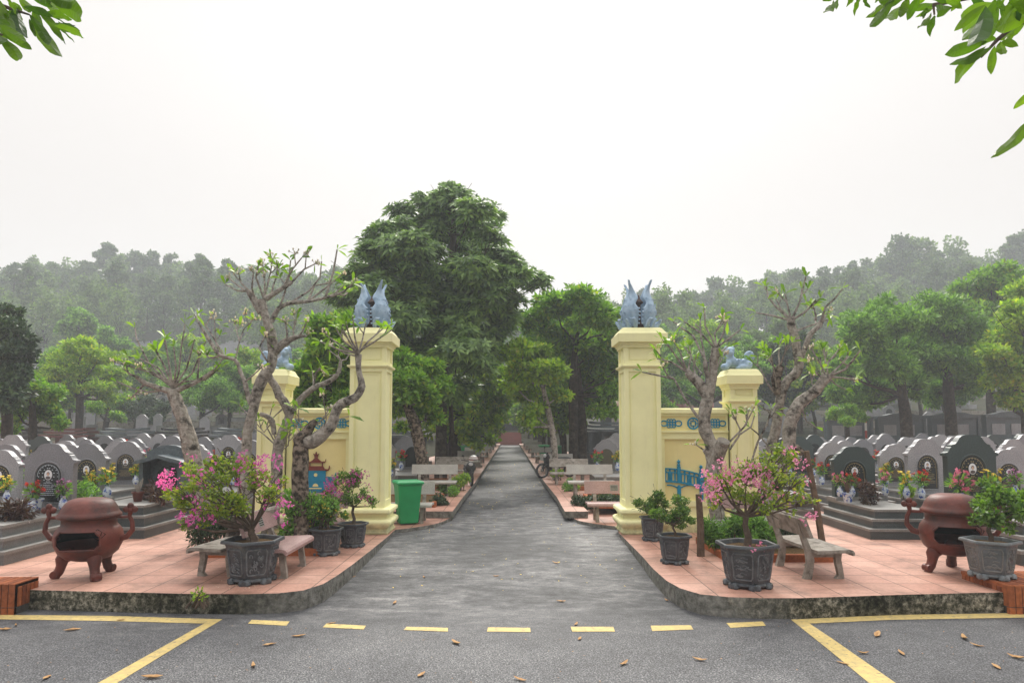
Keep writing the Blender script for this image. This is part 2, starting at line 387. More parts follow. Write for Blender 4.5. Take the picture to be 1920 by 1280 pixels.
M_['bark_grey'] = pm('frangipani_bark', (.22, .19, .16), (.43, .395, .345), 16, .9, .2, 1.0, 30, .035, c3=(.05, .042, .034), s3=7, m3=(.50, .66))
M_['bark_rough'] = pm('rough_bark', (.035, .028, .022), (.26, .21, .165), 13, .95, .15, 1.0, 22, .05, lo=.42, hi=.6)
M_['bark_dark'] = pm('dark_bark', (.018, .014, .011), (.062, .049, .037), 9, .95, .15, 1.0, 20, .03, c3=(.13, .12, .09), s3=3)
M_['whitewash'] = pm('whitewash', (.62, .62, .60), (.35, .33, .3), 9, .9)
M_['wood'] = pm('weathered_post', (.085, .055, .038), (.15, .105, .07), 12, .9, .2, .7, 30)
M_['cutwood'] = pm('cut_wood', (.13, .115, .10), (.2, .18, .15), 20, .9)
M_['leaf_big'] = leafmat('alstonia_leaf', (0.049, 0.105, 0.041), (0.236, 0.371, 0.115), .36, .36)
M_['leaf_mid'] = leafmat('broad_leaf', (0.054, 0.138, 0.022), (0.240, 0.432, 0.054), .42, .45, (.30, .34, .05))
M_['leaf_lime'] = leafmat('lime_leaf', (0.094, 0.193, 0.018), (0.341, 0.506, 0.050), .45, .45, (.38, .36, .05))
M_['leaf_dark'] = leafmat('dark_leaf', (0.017, 0.043, 0.022), (0.072, 0.120, 0.054), .18, .5)
M_['leaf_green'] = leafmat('mid_green_leaf', (0.064, 0.154, 0.036), (0.231, 0.420, 0.084), .35, .5)
M_['leaf_far'] = leafmat('hill_leaf', (0.052, 0.098, 0.047), (0.117, 0.182, 0.078), .25, .6)
M_['leaf_far2'] = leafmat('hill_leaf_light', (0.077, 0.144, 0.048), (0.169, 0.263, 0.077), .3, .6)
M_['leaf_frangi'] = leafmat('frangipani_leaf', (.095, .20, .022), (.260, .41, .050), .45, .4)
M_['leaf_near'] = leafmat('overhead_leaf', (.030, .085, .008), (.130, .230, .012), .5, .35)
M_['leaf_boug'] = leafmat('bougainvillea_leaf', (0.098, 0.172, 0.023), (0.345, 0.437, 0.052), .42, .5, (.48, .42, .06))
M_['leaf_pot'] = leafmat('small_bush_leaf', (.042, .105, .024), (.190, .320, .055), .35, .4)
M_['leaf_maroon'] = leafmat('maroon_leaf', (.035, .010, .018), (.09, .05, .035), .2, .4)
M_['pink'] = leafmat('pink_bract', (.72, .07, .42), (.90, .22, .60), .35, .6, petal=True)
M_['pink_pale'] = leafmat('pale_pink_bract', (.82, .20, .40), (.92, .38, .58), .35, .6, petal=True)
M_['magenta'] = leafmat('magenta_bract', (.42, .04, .22), (.6, .10, .36), .3, .6, petal=True)
M_['f_yellow'] = leafmat('yellow_petal', (.75, .50, .02), (.85, .65, .08), .2, .6, petal=True)
M_['f_red'] = leafmat('red_petal', (.50, .015, .01), (.70, .06, .03), .2, .6, petal=True)
M_['f_pink'] = leafmat('pink_petal', (.65, .10, .20), (.80, .30, .42), .2, .6, petal=True)
M_['f_purple'] = leafmat('purple_petal', (.22, .04, .14), (.60, .35, .50), .2, .6, petal=True)
M_['f_white'] = leafmat('cream_petal', (.75, .62, .42), (.85, .80, .66), .2, .6, petal=True)
M_['stem'] = pm('green_stem', (.03, .08, .02), (.05, .12, .03), 9)
M_['twig'] = pm('brown_twig', (.06, .04, .028), (.13, .095, .07), 12, .9)
M_['dryleaf'] = pm('dry_leaf', (.33, .17, .06), (.46, .29, .13), 14, .7, .3)
M_['earth'] = pm('earth', (.12, .10, .07), (.20, .165, .12), 1.5, .95, .1, .6, 10, .05, c3=(.05, .075, .025), s3=.35, m3=(.45, .6))
M_['hill'] = pm('hill_undergrowth', (.028, .036, .020), (.055, .052, .032), .4, .95, .1, .8, 3, .3)
M_['black'] = pm('black_metal', (.012, .012, .013), (.03, .03, .03), 9, .4, .5)
M_['white_paint'] = pm('white_enamel', (.72, .72, .70), (.6, .6, .58), 5, .35)
M_['red_paint'] = pm('red_enamel', (.45, .03, .02), (.36, .03, .02), 5, .35)
M_['tomb_blue'] = granite('blue_grey_tomb_stone', (.055, .075, .085), (.115, .14, .155), 20)
M_['tomb_black'] = granite('black_tomb_stone', (.014, .015, .018), (.045, .045, .05), 30, .25)
M_['tomb_maroon'] = granite('maroon_tomb_stone', (.06, .018, .016), (.12, .035, .03), 30, .3)
M_['ochre'] = pm('ochre_stone', (.36, .22, .10), (.28, .17, .09), 3, .8)
M_['steps'] = pm('red_steps_tiles', (.26, .075, .060), (.20, .055, .045), 2, .7)
def brickmat():
    m, nt, b, co = base('orange_brick', .8, .25)
    g = nt.nodes.new('ShaderNodeNewGeometry')
    col = ramp(nt, g.outputs['Random Per Island'], [(0, (.20, .055, .022)), (1, (.42, .13, .045))])
    f = ramp(nt, nz(nt, co, 18, 6), [(.35, (1.1, 1.1, 1.1)), (.7, (.6, .6, .6))])
    nt.links.new(mixc(nt, 1, col, f, 'MULTIPLY'), b.inputs['Base Color']); bump(nt, b, nz(nt, co, 40, 5), .4, .01); return m
M_['brick'] = brickmat()
M_['mortar'] = pm('dark_mortar', (.05, .045, .04), (.09, .08, .07), 20, .95)
# ================= SETTING =================
def lerp(x, xs, ys): return float(np.interp(x, xs, ys))
def road_z(y): return lerp(y, [0, 8.7, 9.4, 11.2, 13, 15.5, 84], [-.24, -.24, -.22, -.155, -.075, -.06, -.05])
def terrain_z(x, y):
    xa = x*150/max(y, 60)
    crest = lerp(xa, [-130, -110, -62, -38, 20, 36, 58, 88, 104, 122], [22, 25.5, 26.5, 24, 15, 16.5, 21.5, 27.5, 26.5, 33])
    z = lerp(y, [37, 41, 60, 80, 98, 150, 200, 300], [0, 1.25, 3.3, 6.5, 11.5, crest, crest+3, crest+3])
    mid = lerp(y, [85, 87, 100, 150, 300], [0, 1.5, 4, crest, crest+3])
    k = min(1, max(0, (abs(x)-6.5)/4)); k = k*k*(3-2*k)
    return z*k+mid*(1-k)
def ground_at(x, y): return terrain_z(x, y)
# terrain sheet from the lane's back to the hill crest and beyond
mb = MB(); xs = list(np.linspace(-260, 260, 131)); ys = [8.9]+list(np.linspace(20, 300, 113)); v = []
for y in ys:
    for x in xs:
        n = noise.noise(Vector((x*.05, y*.05, 0)))*(1.6 if y > 100 else 0)
        v.append((x, y, terrain_z(x, y)-.09+n-(.25 if y < 36 or (abs(x) < 7 and y < 86) else 0)))
nx = len(xs)
mb.add(v, [(j*nx+i, j*nx+i+1, (j+1)*nx+i+1, (j+1)*nx+i) for j in range(len(ys)-1) for i in range(nx-1)])
struct(mb.build('hills', M_['hill'], smooth=True))
mb = MB(); mb.add([(-275, -70, -.45), (275, -70, -.45), (275, 320, -.45), (-275, 320, -.45)], [(0, 1, 2, 3)])
struct(mb.build('ground', M_['earth']))
# road and the central lane
mb = MB(); ys = [-20, 0, 4, 6, 8, 8.7, 9.1]; v = []
for y in ys: v += [(-60, y, road_z(y)), (60, y, road_z(y))]
mb.add(v, [(2*i, 2*i+1, 2*i+3, 2*i+2) for i in range(len(ys)-1)])
ys = [9.1, 9.4, 9.8, 10.3, 11.2, 12, 13, 14, 15.5, 20, 30, 50, 85.2]; v = []; wx = 6.0
for y in ys: v += [(-wx, y, road_z(y)), (wx, y, road_z(y))]
mb.add(v, [(2*i, 2*i+1, 2*i+3, 2*i+2) for i in range(len(ys)-1)])
struct(mb.build('road', M_['asphalt']))
# pavements, outline read on their upper edge
Lp = [G(x, y) for x, y in [(50, 1105), (200, 1109), (350, 1112.5), (459, 1113), (522, 1111.6), (569, 1106), (606, 1094), (631, 1079), (662, 1057), (694, 1032), (724, 1008), (741, 992.5), (765, 990), (791, 986), (815, 982), (832, 976.5), (847, 969)]]
Rp = [G(x, y) for x, y in [(1872, 1110), (1708, 1113.6), (1500, 1120.6), (1430, 1120.6), (1365, 1118.5), (1312, 1113), (1275, 1102), (1250, 1088), (1225, 1066), (1203, 1041), (1178, 1016), (1160, 998), (1158, 986), (1140, 984.5), (1116, 981.5), (1085, 975.7), (1069.8, 968)]]
def pavement(pts, sgn):
    pl = [(p.x, p.y) for p in pts]
    e = pl[-1]; bk = [(e[0], 16.3), (sgn*1.55, 85), (sgn*45, 85), (sgn*45, 8.5)]
    bk.append((pl[0][0], pl[0][1]+.0)) if False else None
    out = pl+bk
    mb = MB(); mb.plate(out if sgn < 0 else out, -.42, -.0, 0, 1)
    # worn concrete rim standing just proud under the tiles
    o = mb.build('pavement', [M_['tiles'], M_['kerb']]); return struct(o)
# near pavement stays level; the terrain of the cemetery takes over behind
def clip_back(o, ymax=40): pass
pavement(Lp, -1); pavement(Rp, 1)
# raised strips with the benches and avenue trees
for sgn, e, w_ in ((-1, P(848.5, 956, 15.45), 2.55), (1, P(1059, 956, 15.45), .42)):
    mb = MB()
    x0 = e.x
    pts = [(x0, 15.45), (sgn*1.27, 18.6), (sgn*1.20, 24), (sgn*1.13, 66), (sgn*1.16, 84.9), (sgn*3.7, 84.9), (sgn*3.7, 17.2)]
    if sgn < 0: pts.append((sgn*3.7, 15.45))
    else: pts += [(1.75, 17.2), (1.75, 15.45)]
    mb.plate(pts, .004, .15, 0, 1)
    struct(mb.build('terrace', [M_['tiles'], M_['kerb']]))
# yellow markings
def marking(px, name='road_marking'):
    mb = MB(); pts = []
    for x, y in px:
        g = G(x, y, -.236); pts.append((g.x, g.y, -.236))
    mb.add(pts, [tuple(range(len(pts)))]); return struct(mb.build(name, M_['yellow_line']))
marking([(-700, 1149), (-40, 1151.5), (200, 1153.5), (417, 1160), (330, 1212), (215, 1282), (60, 1380), (0, 1380), (168, 1288), (383, 1168), (200, 1163), (-40, 1159.5), (-700, 1157)])
marking([(2700, 1146), (1960, 1147.5), (1670, 1152), (1483, 1160.5), (1560, 1222), (1640, 1288), (1760, 1380), (1830, 1380), (1692, 1288), (1560, 1196), (1518, 1168), (1670, 1161), (1960, 1156), (2700, 1154)])
for q in [[(472, 1161), (543, 1164), (537, 1172), (465, 1168)], [(612, 1168), (686, 1172), (682, 1179), (605, 1175)], [(762, 1174), (840, 1176), (840, 1183), (757, 1180)], [(915, 1175), (994, 1176), (995, 1184), (913, 1183)], [(1070, 1174), (1150, 1174), (1153, 1183), (1073, 1183)], [(1220, 1172), (1295, 1171), (1300, 1179), (1223, 1182)], [(1362, 1167), (1430, 1164), (1436, 1172), (1370, 1176)]]:
    marking(q)
# flight of red steps closing the lane
mb = MB()
for i in range(9): mb.box(-1.45, 1.45, 84.6+i*.32, 88.5, -.05, -.05+(i+1)*.175)
struct(mb.build('steps', M_['steps']))

# ================= GATE =================
def pillar(cx, D, hw, hts, label, name='gate_pillar'):
    root = empty(name, (cx, D+hw, 0), 0, label, 'pillar')
    zc, zb, bz = hts                      # cap slab bottom, band, base top
    mb = MB(); c = [(0, 0)]
    # lotus base: foot, scotia, bulging torus, neck, cap moulding
    b = bz/.49
    pr = [(.075, 0), (.085, .03*b), (.06, .055*b), (.055, .10*b), (.09, .135*b), (.13, .19*b), (.135, .225*b), (.12, .262*b), (.075, .285*b), (.045, .295*b), (.045, .335*b), (.062, .34*b), (.062, .365*b), (.08, .37*b), (.08, .40*b), (.12, .405*b), (.12, .455*b), (.105, .475*b), (.03, .49*b)]
    k = hw/.35
    mb.stack(0, 0, [(hw+e*k, hw+e*k, z) for e, z in pr])
    mb.build('base', M_['wall'], root, smooth=50)
    mb = MB(); mb.stack(0, 0, [(hw-.030, hw-.030, bz-.01), (hw-.030, hw-.030, zc+.02)])
    for s1 in (-1, 1):                    # corner strips leave a sunk field in each side
        for s2 in (-1, 1):
            mb.box(min(s1*(hw-.085), s1*hw), max(s1*(hw-.085), s1*hw), min(s2*(hw-.085), s2*hw), max(s2*(hw-.085), s2*hw), bz-.008, zc+.01)
    e = hw-.085
    for (za, zz) in ((bz-.006, bz+.13), (zb-.10, zb+.10), (zc-.07, zc+.008)):
        for s in (-1, 1):
            mb.box(-e, e, min(s*(hw-.031), s*hw), max(s*(hw-.031), s*hw), za, zz)
            mb.box(min(s*(hw-.031), s*hw), max(s*(hw-.031), s*hw), -e, e, za, zz)
    for (za, zz) in ((bz+.13, zb-.10), (zb+.10, zc-.07)):
        for s in (-1, 1):
            for q in (-1, 1): mb.box(min(q*(e-.035), q*(e-.055)), max(q*(e-.035), q*(e-.055)), min(s*(hw-.031), s*(hw-.018)), max(s*(hw-.031), s*(hw-.018)), za+.035, zz-.035)
            for zq in (za+.035, zz-.055): mb.box(-e+.036, e-.036, min(s*(hw-.031), s*(hw-.019)), max(s*(hw-.031), s*(hw-.019)), zq, zq+.02)
    mb.build('shaft', M_['wall'], root)
    mb = MB(); mb.stack(0, 0, [(hw+.005, hw+.005, zb-.035), (hw+.03, hw+.03, zb-.02), (hw+.05, hw+.05, zb), (hw+.05, hw+.05, zb+.022), (hw+.005, hw+.005, zb+.03)])
    mb.build('band_moulding', M_['wall'], root)
    mb = MB(); mb.stack(0, 0, [(hw+.004, hw+.004, zc-.10), (hw+.025*k, hw+.025*k, zc-.095), (hw+.025*k, hw+.025*k, zc-.06), (hw+.05*k, hw+.05*k, zc-.04), (hw+.055*k, hw+.055*k, zc-.005), (hw+.12*k, hw+.12*k, zc), (hw+.125*k, hw+.125*k, zc+.165), (hw+.095*k, hw+.095*k, zc+.185), (hw+.03*k, hw+.03*k, zc+.275), (hw-.01, hw-.01, zc+.29)])
    mb.build('cap', M_['wall'], root)
    return root, zc+.29
PL, ztop = pillar(-2.74, 13.15, .35, (3.665, 3.20, .49), 'tall yellow gate pillar beside the green bin, with phoenix finial on its cap')
PR, _ = pillar(2.56, 13.15, .35, (3.665, 3.20, .49), 'tall yellow gate pillar behind the pair of flowerless green potted bushes')
SL, zs = pillar(-4.62, 13.2, .26, (2.86, 2.52, .36), 'shorter yellow gate pillar left of the wall with the pagoda relief')
SR, _ = pillar(4.53, 13.2, .26, (2.86, 2.52, .36), 'shorter yellow gate pillar right of the wall with the bridge relief')

def swirl(rng, c, r, turns=1.3, n=10, M=None):
    pts = []
    a0 = rng.uniform(0, 2*PI); sg = rng.choice((-1, 1))
    for i in range(n):
        t = i/(n-1); rr = r*(1-.75*t); a = a0+sg*turns*2*PI*t
        pts.append(Vector((c[0]+rr*math.cos(a), c[1], c[2]+rr*math.sin(a))))
    return [M @ p for p in pts] if M else pts
def wall_panel(x0, x1, label, relief):
    cy = 13.5; t = .13; root = empty('gate_wall', ((x0+x1)/2, cy, 0), 0, label, 'wall'); h = (x1-x0)/2
    mb = MB()
    mb.box(-h, h, -t, t, 0, .57); mb.box(-h, h, -t-.05, t+.05, 0, .30)
    mb.box(-h, h, -t-.03, t+.03, .50, .602)
    mb.box(-h, h, -t+.045, t-.045, .602, 1.795, 1)
    e = .10
    for s in (-1, 1): mb.box(min(s*h, s*(h-e)), max(s*h, s*(h-e)), -t, t, .602, 1.79)
    mb.box(-h, h, -t, t, 1.795, 1.925)
    mb.box(-h, h, -t-.035, t+.035, 1.925, 1.96)
    mb.box(-h, h, -t+.03, t-.03, 1.96, 2.245, 1)
    for s in (-1, 1): mb.box(min(s*h, s*(h-.03)), max(s*h, s*(h-.03)), -t+.002, t-.002, 1.962, 2.243)
    mb.box(-h, h, -t, t, 2.245, 2.28)
    mb.stack(0, 0, [(h, t+.02, 2.28), (h, t+.05, 2.30), (h, t+.05, 2.37), (h, t+.01, 2.40)])
    mb.build('masonry', [M_['wall'], M_['wallpanel']], root)
    yf = -t+.03-.012; zc = 2.10
    def knot(cx, w):
        mb = MB(); r = .0125; q = .042*w
        for (a, c2) in ((-1, 0), (1, 0), (0, 1), (0, -1), (0, 0)): pass
        for a in (-1, 0, 1):
            for c2 in (-1, 0, 1):
                pts = [(cx+a*q*1.25+math.cos(k*PI/5)*q*.72, yf, zc+c2*q*1.25+math.sin(k*PI/5)*q*.72) for k in range(11)]
                mb.tube(pts, r*.8, 6)
        for s in (-1, 1):
            pts = [(cx+s*(q*1.9+(1-math.cos(k*2*PI/12))*.5*.125*w), yf, zc+math.sin(k*2*PI/12)*.052*w) for k in range(13)]
            mb.tube(pts, r, 6)
        mb.build('knot_ornament', M_['blue'], root, smooth=True)
    def coin(cx):
        mb = MB()
        mb.tube([(cx+math.cos(k*PI/12)*.105, yf, zc+math.sin(k*PI/12)*.105) for k in range(25)], .016, 6)
        mb.tube([(cx+math.cos(k*PI/2+PI/4)*.062, yf, zc+math.sin(k*PI/2+PI/4)*.062) for k in range(5)], .013, 4)
        for k in range(4): mb.tube([(cx+math.cos(k*PI/2)*.045, yf, zc+math.sin(k*PI/2)*.045), (cx+math.cos(k*PI/2)*.10, yf, zc+math.sin(k*PI/2)*.10)], .010, 6)
        mb.build('coin_ornament', M_['blue'], root, smooth=True)
    knot(-.43, 1); coin(0); knot(.43, 1)
    yf2 = -t+.045
    relief(root, h, yf2)
    return root
def bridge(root, h, y0):
    mb = MB(); n = 24; L = -h+.11
    def arc(u): return 1.235-.30*(abs(u)**1.9)      # top rail height along u 0..1
    W = 2*(h-.11)
    X = lambda u: L+u*W
    def strip(f0, f1, ya, yb, mi=0, u0=0, u1=1, k=n):
        for i in range(k):
            a = u0+(u1-u0)*i/k; b = u0+(u1-u0)*(i+1)/k
            mb.prism([(X(a), f0(a)), (X(b), f0(b)), (X(b), f1(b)), (X(a), f1(a))], ya, yb)
    ya = y0-.03; yb = y0
    strip(lambda u: arc(u)-.025, arc, ya-.008, yb)
    strip(lambda u: arc(u)-.095, lambda u: arc(u)-.07, ya, yb)
    strip(lambda u: arc(u)-.275, lambda u: arc(u)-.24, ya-.008, yb)
    # fret panels between openings
    npan = 6
    for i in range(npan):
        a = i/npan; b = (i+1)/npan
        strip(lambda u: arc(u)-.241, lambda u: arc(u)-.094, ya+.006, yb, 0, a+.045, b-.045, 3)
        strip(lambda u: arc(u)-.071, lambda u: arc(u)-.024, ya+.004, yb, 0, a-.012, a+.02, 1)
        strip(lambda u: arc(u)-.071, lambda u: arc(u)-.024, ya+.004, yb, 0, (a+b)/2-.012, (a+b)/2+.012, 1)
        strip(lambda u: arc(u)-.241, lambda u: arc(u)-.094, ya+.004, yb, 0, a-.01, a+.012, 1)
        for q in (-1, 1):
            m_ = (a+b)/2; mb.tube([(X(m_-.03), ya, arc(m_)-.167-q*.04), (X(m_+.03), ya, arc(m_)-.167+q*.04)], .006, 4)
    # two small rail arches below and its piers
    for (a, b) in ((-.12, .235), (.235, .62), (.62, 1.0)):
        pts = []
        for k in range(13):
            t = k/12; u = a+(b-a)*t
            if u < 0: continue
            pts.append((X(u), y0-.012, .82+.085*abs(math.sin(PI*t))**.8))
        mb.tube(pts, .013, 6)
    mb.build('bridge_relief', M_['blue'], root)
    for u in (.235, .62, .97):
        mb = MB(); x = X(u); zt = arc(u)
        mb.box(x-.032, x+.032, y0-.045, y0, zt-.27, zt+.05)
        mb.lathe([(.02, .05), (.035, .07), (.035, .08), (.02, .10), (.02, .115), (.034, .135), (.034, .15), (.004, .18)], 10, (x, y0-.022, zt))
        mb.box(x-.035, x+.035, y0-.035, y0, .612, .87); mb.ball((x, y0-.018, .875), (.035, .017, .03), 10, 6)
        mb.build('bridge_post', M_['blue'], root)
def pagoda(root, h, y0):
    ya = y0-.03; cx = -.055
    mb = MB()
    def P2(pts, mi=0, dy=0): mb.prism([(cx+a, b) for a, b in pts], ya-dy, y0, mi)
    for (z0, z1, w) in ((.61, .80, .20), (.80, .99, .195), (.99, 1.18, .19)):
        P2([(-w, z0), (w, z0), (w, z1-.012), (-w, z1-.012)])
        P2([(-w-.012, z1-.012), (w+.012, z1-.012), (w+.012, z1+.003), (-w-.012, z1+.003)], dy=.008)
    for s in (-1, 1):
        for (z0, z1) in ((.61, .85), (.85, 1.06)):
            a, b = sorted((s*.205, s*.40)); P2([(a, z0), (b, z0), (b, z1-.012), (a, z1-.012)], dy=-.004)
            a, b = sorted((s*.205, s*.415)); P2([(a, z1-.012), (b, z1-.012), (b, z1+.004), (a, z1+.004)], dy=.004)
        P2([(s*.36, 1.064), (s*.41, 1.064), (s*.385, 1.15)] if s > 0 else [(-.41, 1.064), (-.36, 1.064), (-.385, 1.15)])
    mb.build('tower_relief', M_['blue'], root)
    mb = MB()
    mb.lathe([(.034, 0), (.034, .008)], 20, (0, 0, 0), M=Matrix.Translation((cx, ya-.001, 1.10)) @ Matrix.Rotation(R(90), 4, 'X'))
    for z in (.875, .665):
        pts = [(cx+.055*math.cos(k*PI/10), z+.06*math.sin(k*PI/10)) for k in range(11)]
        mb.prism(pts, ya-.008, ya-.0005)
    mb.box(cx-.12, cx+.12, ya-.008, ya-.0005, .83, .852)
    mb.build('window_openings', M_['wallpanel'], root)
    mb = MB()
    def P3(pts, dy=0): mb.prism([(cx+a, b) for a, b in pts], ya-.012-dy, y0)
    P3([(-.20, 1.184), (.20, 1.184), (.13, 1.27), (-.13, 1.27)])
    for s in (-1, 1):
        mb.tube([(cx+s*.19, ya, 1.20), (cx+s*.235, ya, 1.195), (cx+s*.262, ya, 1.22), (cx+s*.265, ya, 1.265), (cx+s*.255, ya, 1.28)], [.02, .018, .013, .011, .006], 8)
        mb.box(min(cx+s*.115, cx+s*.132), max(cx+s*.115, cx+s*.132), ya, y0, 1.27, 1.34)
        mb.tube([(cx+s*.13, ya, 1.35), (cx+s*.17, ya, 1.345), (cx+s*.19, ya, 1.37), (cx+s*.192, ya, 1.41)], [.015, .014, .010, .006], 8)
    P3([(-.14, 1.335), (.14, 1.335), (.06, 1.39), (.02, 1.435), (-.02, 1.435), (-.06, 1.39)])
    P3([(-.03, 1.438), (.03, 1.438), (.035, 1.475), (.055, 1.515), (.02, 1.49), (0, 1.55), (-.02, 1.49), (-.055, 1.515), (-.035, 1.475)])
    mb.build('roof_relief', M_['maroon'], root)
wall_panel(-4.352, -3.098, 'yellow wall with blue pagoda relief under a red roof', pagoda)
wall_panel(2.918, 4.262, 'yellow wall with blue arched bridge relief', bridge)

# phoenix finials
def finial(loc, label, rz=0):
    rng = random.Random(4); root = empty('phoenix_finial', loc, rz, label, 'finial')
    mb = MB(); mb.lathe([(.16, 0), (.15, .1), (.06, .16), (.05, .5), (.11, .55), (.05, .62), (.02, .7)], 8); mb.box(-.23, .23, -.23, .23, 0, .03); mb.build('core', M_['dark_core'], root)
    zs_ = [.03, .10, .20, .32, .41, .47, .53, .58, .64, .71, .79, .87, .95]
    rs_ = [.24, .26, .315, .345, .34, .33, .305, .28, .255, .235, .245, .28, .335]
    aw = [31, 37, 39.5, 40, 37, 25, 27, 38, 33, 20, 12, 7, 1.5]
    for k in range(4):
        a0 = PI/4+k*PI/2; mb = MB(); nu = 12; v = []; f = []
        for i, z in enumerate(zs_):
            for j in range(nu+1):
                u = j/nu*2-1; wv = aw[i]
                if i < 4: wv *= 1-.10*(abs(math.sin(i*2.1)) if abs(u) > .9 else 0)
                a = a0+R(wv)*u; r = rs_[i]*(1+.05*(1-u*u)); v.append((r*math.cos(a), r*math.sin(a), z+(.02*abs(u) if i > 6 else 0)))
        for i in range(len(zs_)-1):
            for j in range(nu):
                a = i*(nu+1)+j; f.append((a, a+1, a+nu+2, a+nu+1))
        mb.add(v, f); o = mb.build('phoenix_petal', M_['stone_blue'], root, smooth=True)
        md = o.modifiers.new('s', 'SOLIDIFY'); md.thickness = .045; md.offset = -1
        md = o.modifiers.new('u', 'SUBSURF'); md.levels = 1; md.render_levels = 1
        apply_mods(o)
        mb = MB()            # curls and scales raised on the petal
        for z in (.12, .22, .33, .45, .56, .64):
            for u in (-.8, -.35, .2, .7):
                if z > .6 and abs(u) > .5: continue
                r = lerp(z, zs_, rs_)*1.045; a = a0+R(lerp(z, zs_, aw))*u*.9; c = Vector((r*math.cos(a), r*math.sin(a), z+rng.uniform(-.02, .02)))
                out = Vector((math.cos(a), math.sin(a), 0)); tg = Vector((-math.sin(a), math.cos(a), 0)); pts = []
                q = rng.uniform(0, 6); sg = rng.choice((-1, 1))
                for t in range(7):
                    rr = .034*(1-.11*t); an = q+sg*t*.8; pts.append(c+tg*math.cos(an)*rr+Vector((0, 0, 1))*math.sin(an)*rr)
                mb.tube(pts, .0065, 5)
        # scalloped inner edges
        for s in (-1, 1):
            for z in (.10, .17, .24, .31, .38):
                a = a0+s*R(lerp(z, zs_, aw)); r = lerp(z, zs_, rs_); mb.ball((r*math.cos(a), r*math.sin(a), z), .020, 8, 6)
        mb.build('scroll_relief', M_['stone_blue'], root, smooth=True)
        mb = MB(); d = Vector((math.cos(a0), math.sin(a0), 0)); tg = Vector((-d.y, d.x, 0))
        for s in (-1.3, 0, 1.3):
            b0 = d*.26+tg*s*.09
            mb.tube([b0+Vector((0, 0, .02)), b0+d*.06+tg*s*.03+Vector((0, 0, .05)), b0+d*.10+tg*s*.05+Vector((0, 0, .12)), b0+d*.14+tg*s*.05+Vector((0, 0, .17)), b0+d*.17+Vector((0, 0, .17))], [.04, .045, .035, .028, .014], 7)
        mb.build('bird_head', M_['stone_blue'], root, smooth=True)
    return root
finial((-2.74, 13.5, ztop), 'blue grey phoenix finial on the pillar beside the green bin', 0)
finial((2.56, 13.5, ztop), 'blue grey phoenix finial with tips clear against the sky, on the right tall pillar', 0)

def lion(loc, sgn, label):
    root = empty('stone_lion', loc, 0, label, 'statue'); mb = MB(); s = sgn
    E = lambda c, r, rot=None: mb.ball((c[0]*s, c[1], c[2]), r, 14, 10, 0, rot)
    E((.00, 0, .13), (.19, .10, .085)); E((-.12, 0, .16), (.10, .10, .11)); E((.13, 0, .12), (.10, .11, .10))
    E((-.155, -.01, .24), (.07, .07, .08)); E((-.165, -.05, .345), (.085, .085, .085)); E((-.165, -.11, .315), (.05, .055, .04))
    E((-.165, -.10, .275), (.04, .045, .022)); E((-.165, -.14, .335), (.02, .02, .016))
    for e in (-1, 1):
        E((-.165+e*.038, -.118, .372), (.02, .02, .02)); E((-.165+e*.065, -.03, .42), (.022, .018, .035)); E((-.165+e*.03, -.10, .395), (.028, .02, .012))
        for q in range(5): E((-.165+e*.085, -.03+.02*q, .40-.04*q), (.024, .024, .024))
    for q in range(6): E((-.12+.01*q, .04, .42-.045*q), (.03, .03, .028))
    E((-.25, -.09, .07), (.075, .05, .05)); E((-.20, -.09, .12), (.05, .045, .06)); E((-.29, -.10, .045), (.065, .065, .065))
    E((.06, -.11, .05), (.10, .045, .045)); E((.16, -.09, .09), (.085, .05, .08)); E((-.04, -.12, .028), (.045, .04, .028))
    E((-.20, .09, .06), (.07, .04, .05)); E((.12, .1, .07), (.1, .05, .07))
    E((.21, .0, .20), (.045, .04, .06)); E((.22, .0, .29), (.085, .05, .075)); E((.17, .0, .28), (.05, .04, .05)); E((.27, .0, .24), (.05, .035, .06))
    o = mb.build('body', M_['stone_blue'], root, smooth=True)
    md = o.modifiers.new('r', 'REMESH'); md.mode = 'VOXEL'; md.voxel_size = .011; md.use_smooth_shade = True
    md = o.modifiers.new('sm', 'SMOOTH'); md.factor = .6; md.iterations = 2; apply_mods(o)
    mb = MB()
    mb.ball((-.31*s, -.13, .05), (.052, .052, .052), 14, 10); mb.build('ball', M_['stone_blue'], root, smooth=True)
    rng = random.Random(2); mb = MB()
    for i in range(14):
        c = (-.05+.02*i-.04, -.105+.02*math.cos(i), .17+.02*math.sin(i*2.3)); c = (c[0]*s, c[1]+.012, c[2]); mb.tube(swirl(rng, c, .018), .005, 5)
    for i in range(6): mb.tube(swirl(rng, (s*(.19+.025*i % .09), -.048, .24+.018*i), .02), .005, 5)
    mb.build('curl_relief', M_['stone_blue'], root, smooth=True)
    return root
lion((4.50, 13.42, zs), 1, 'blue grey guardian lion lying on the pillar right of the bridge wall').scale = (1.05, 1.05, 1.05)
lion((-4.60, 13.42, zs), -1, 'blue grey guardian lion half hidden by a frangipani trunk, on the left short pillar').scale = (1.05, 1.05, 1.05)

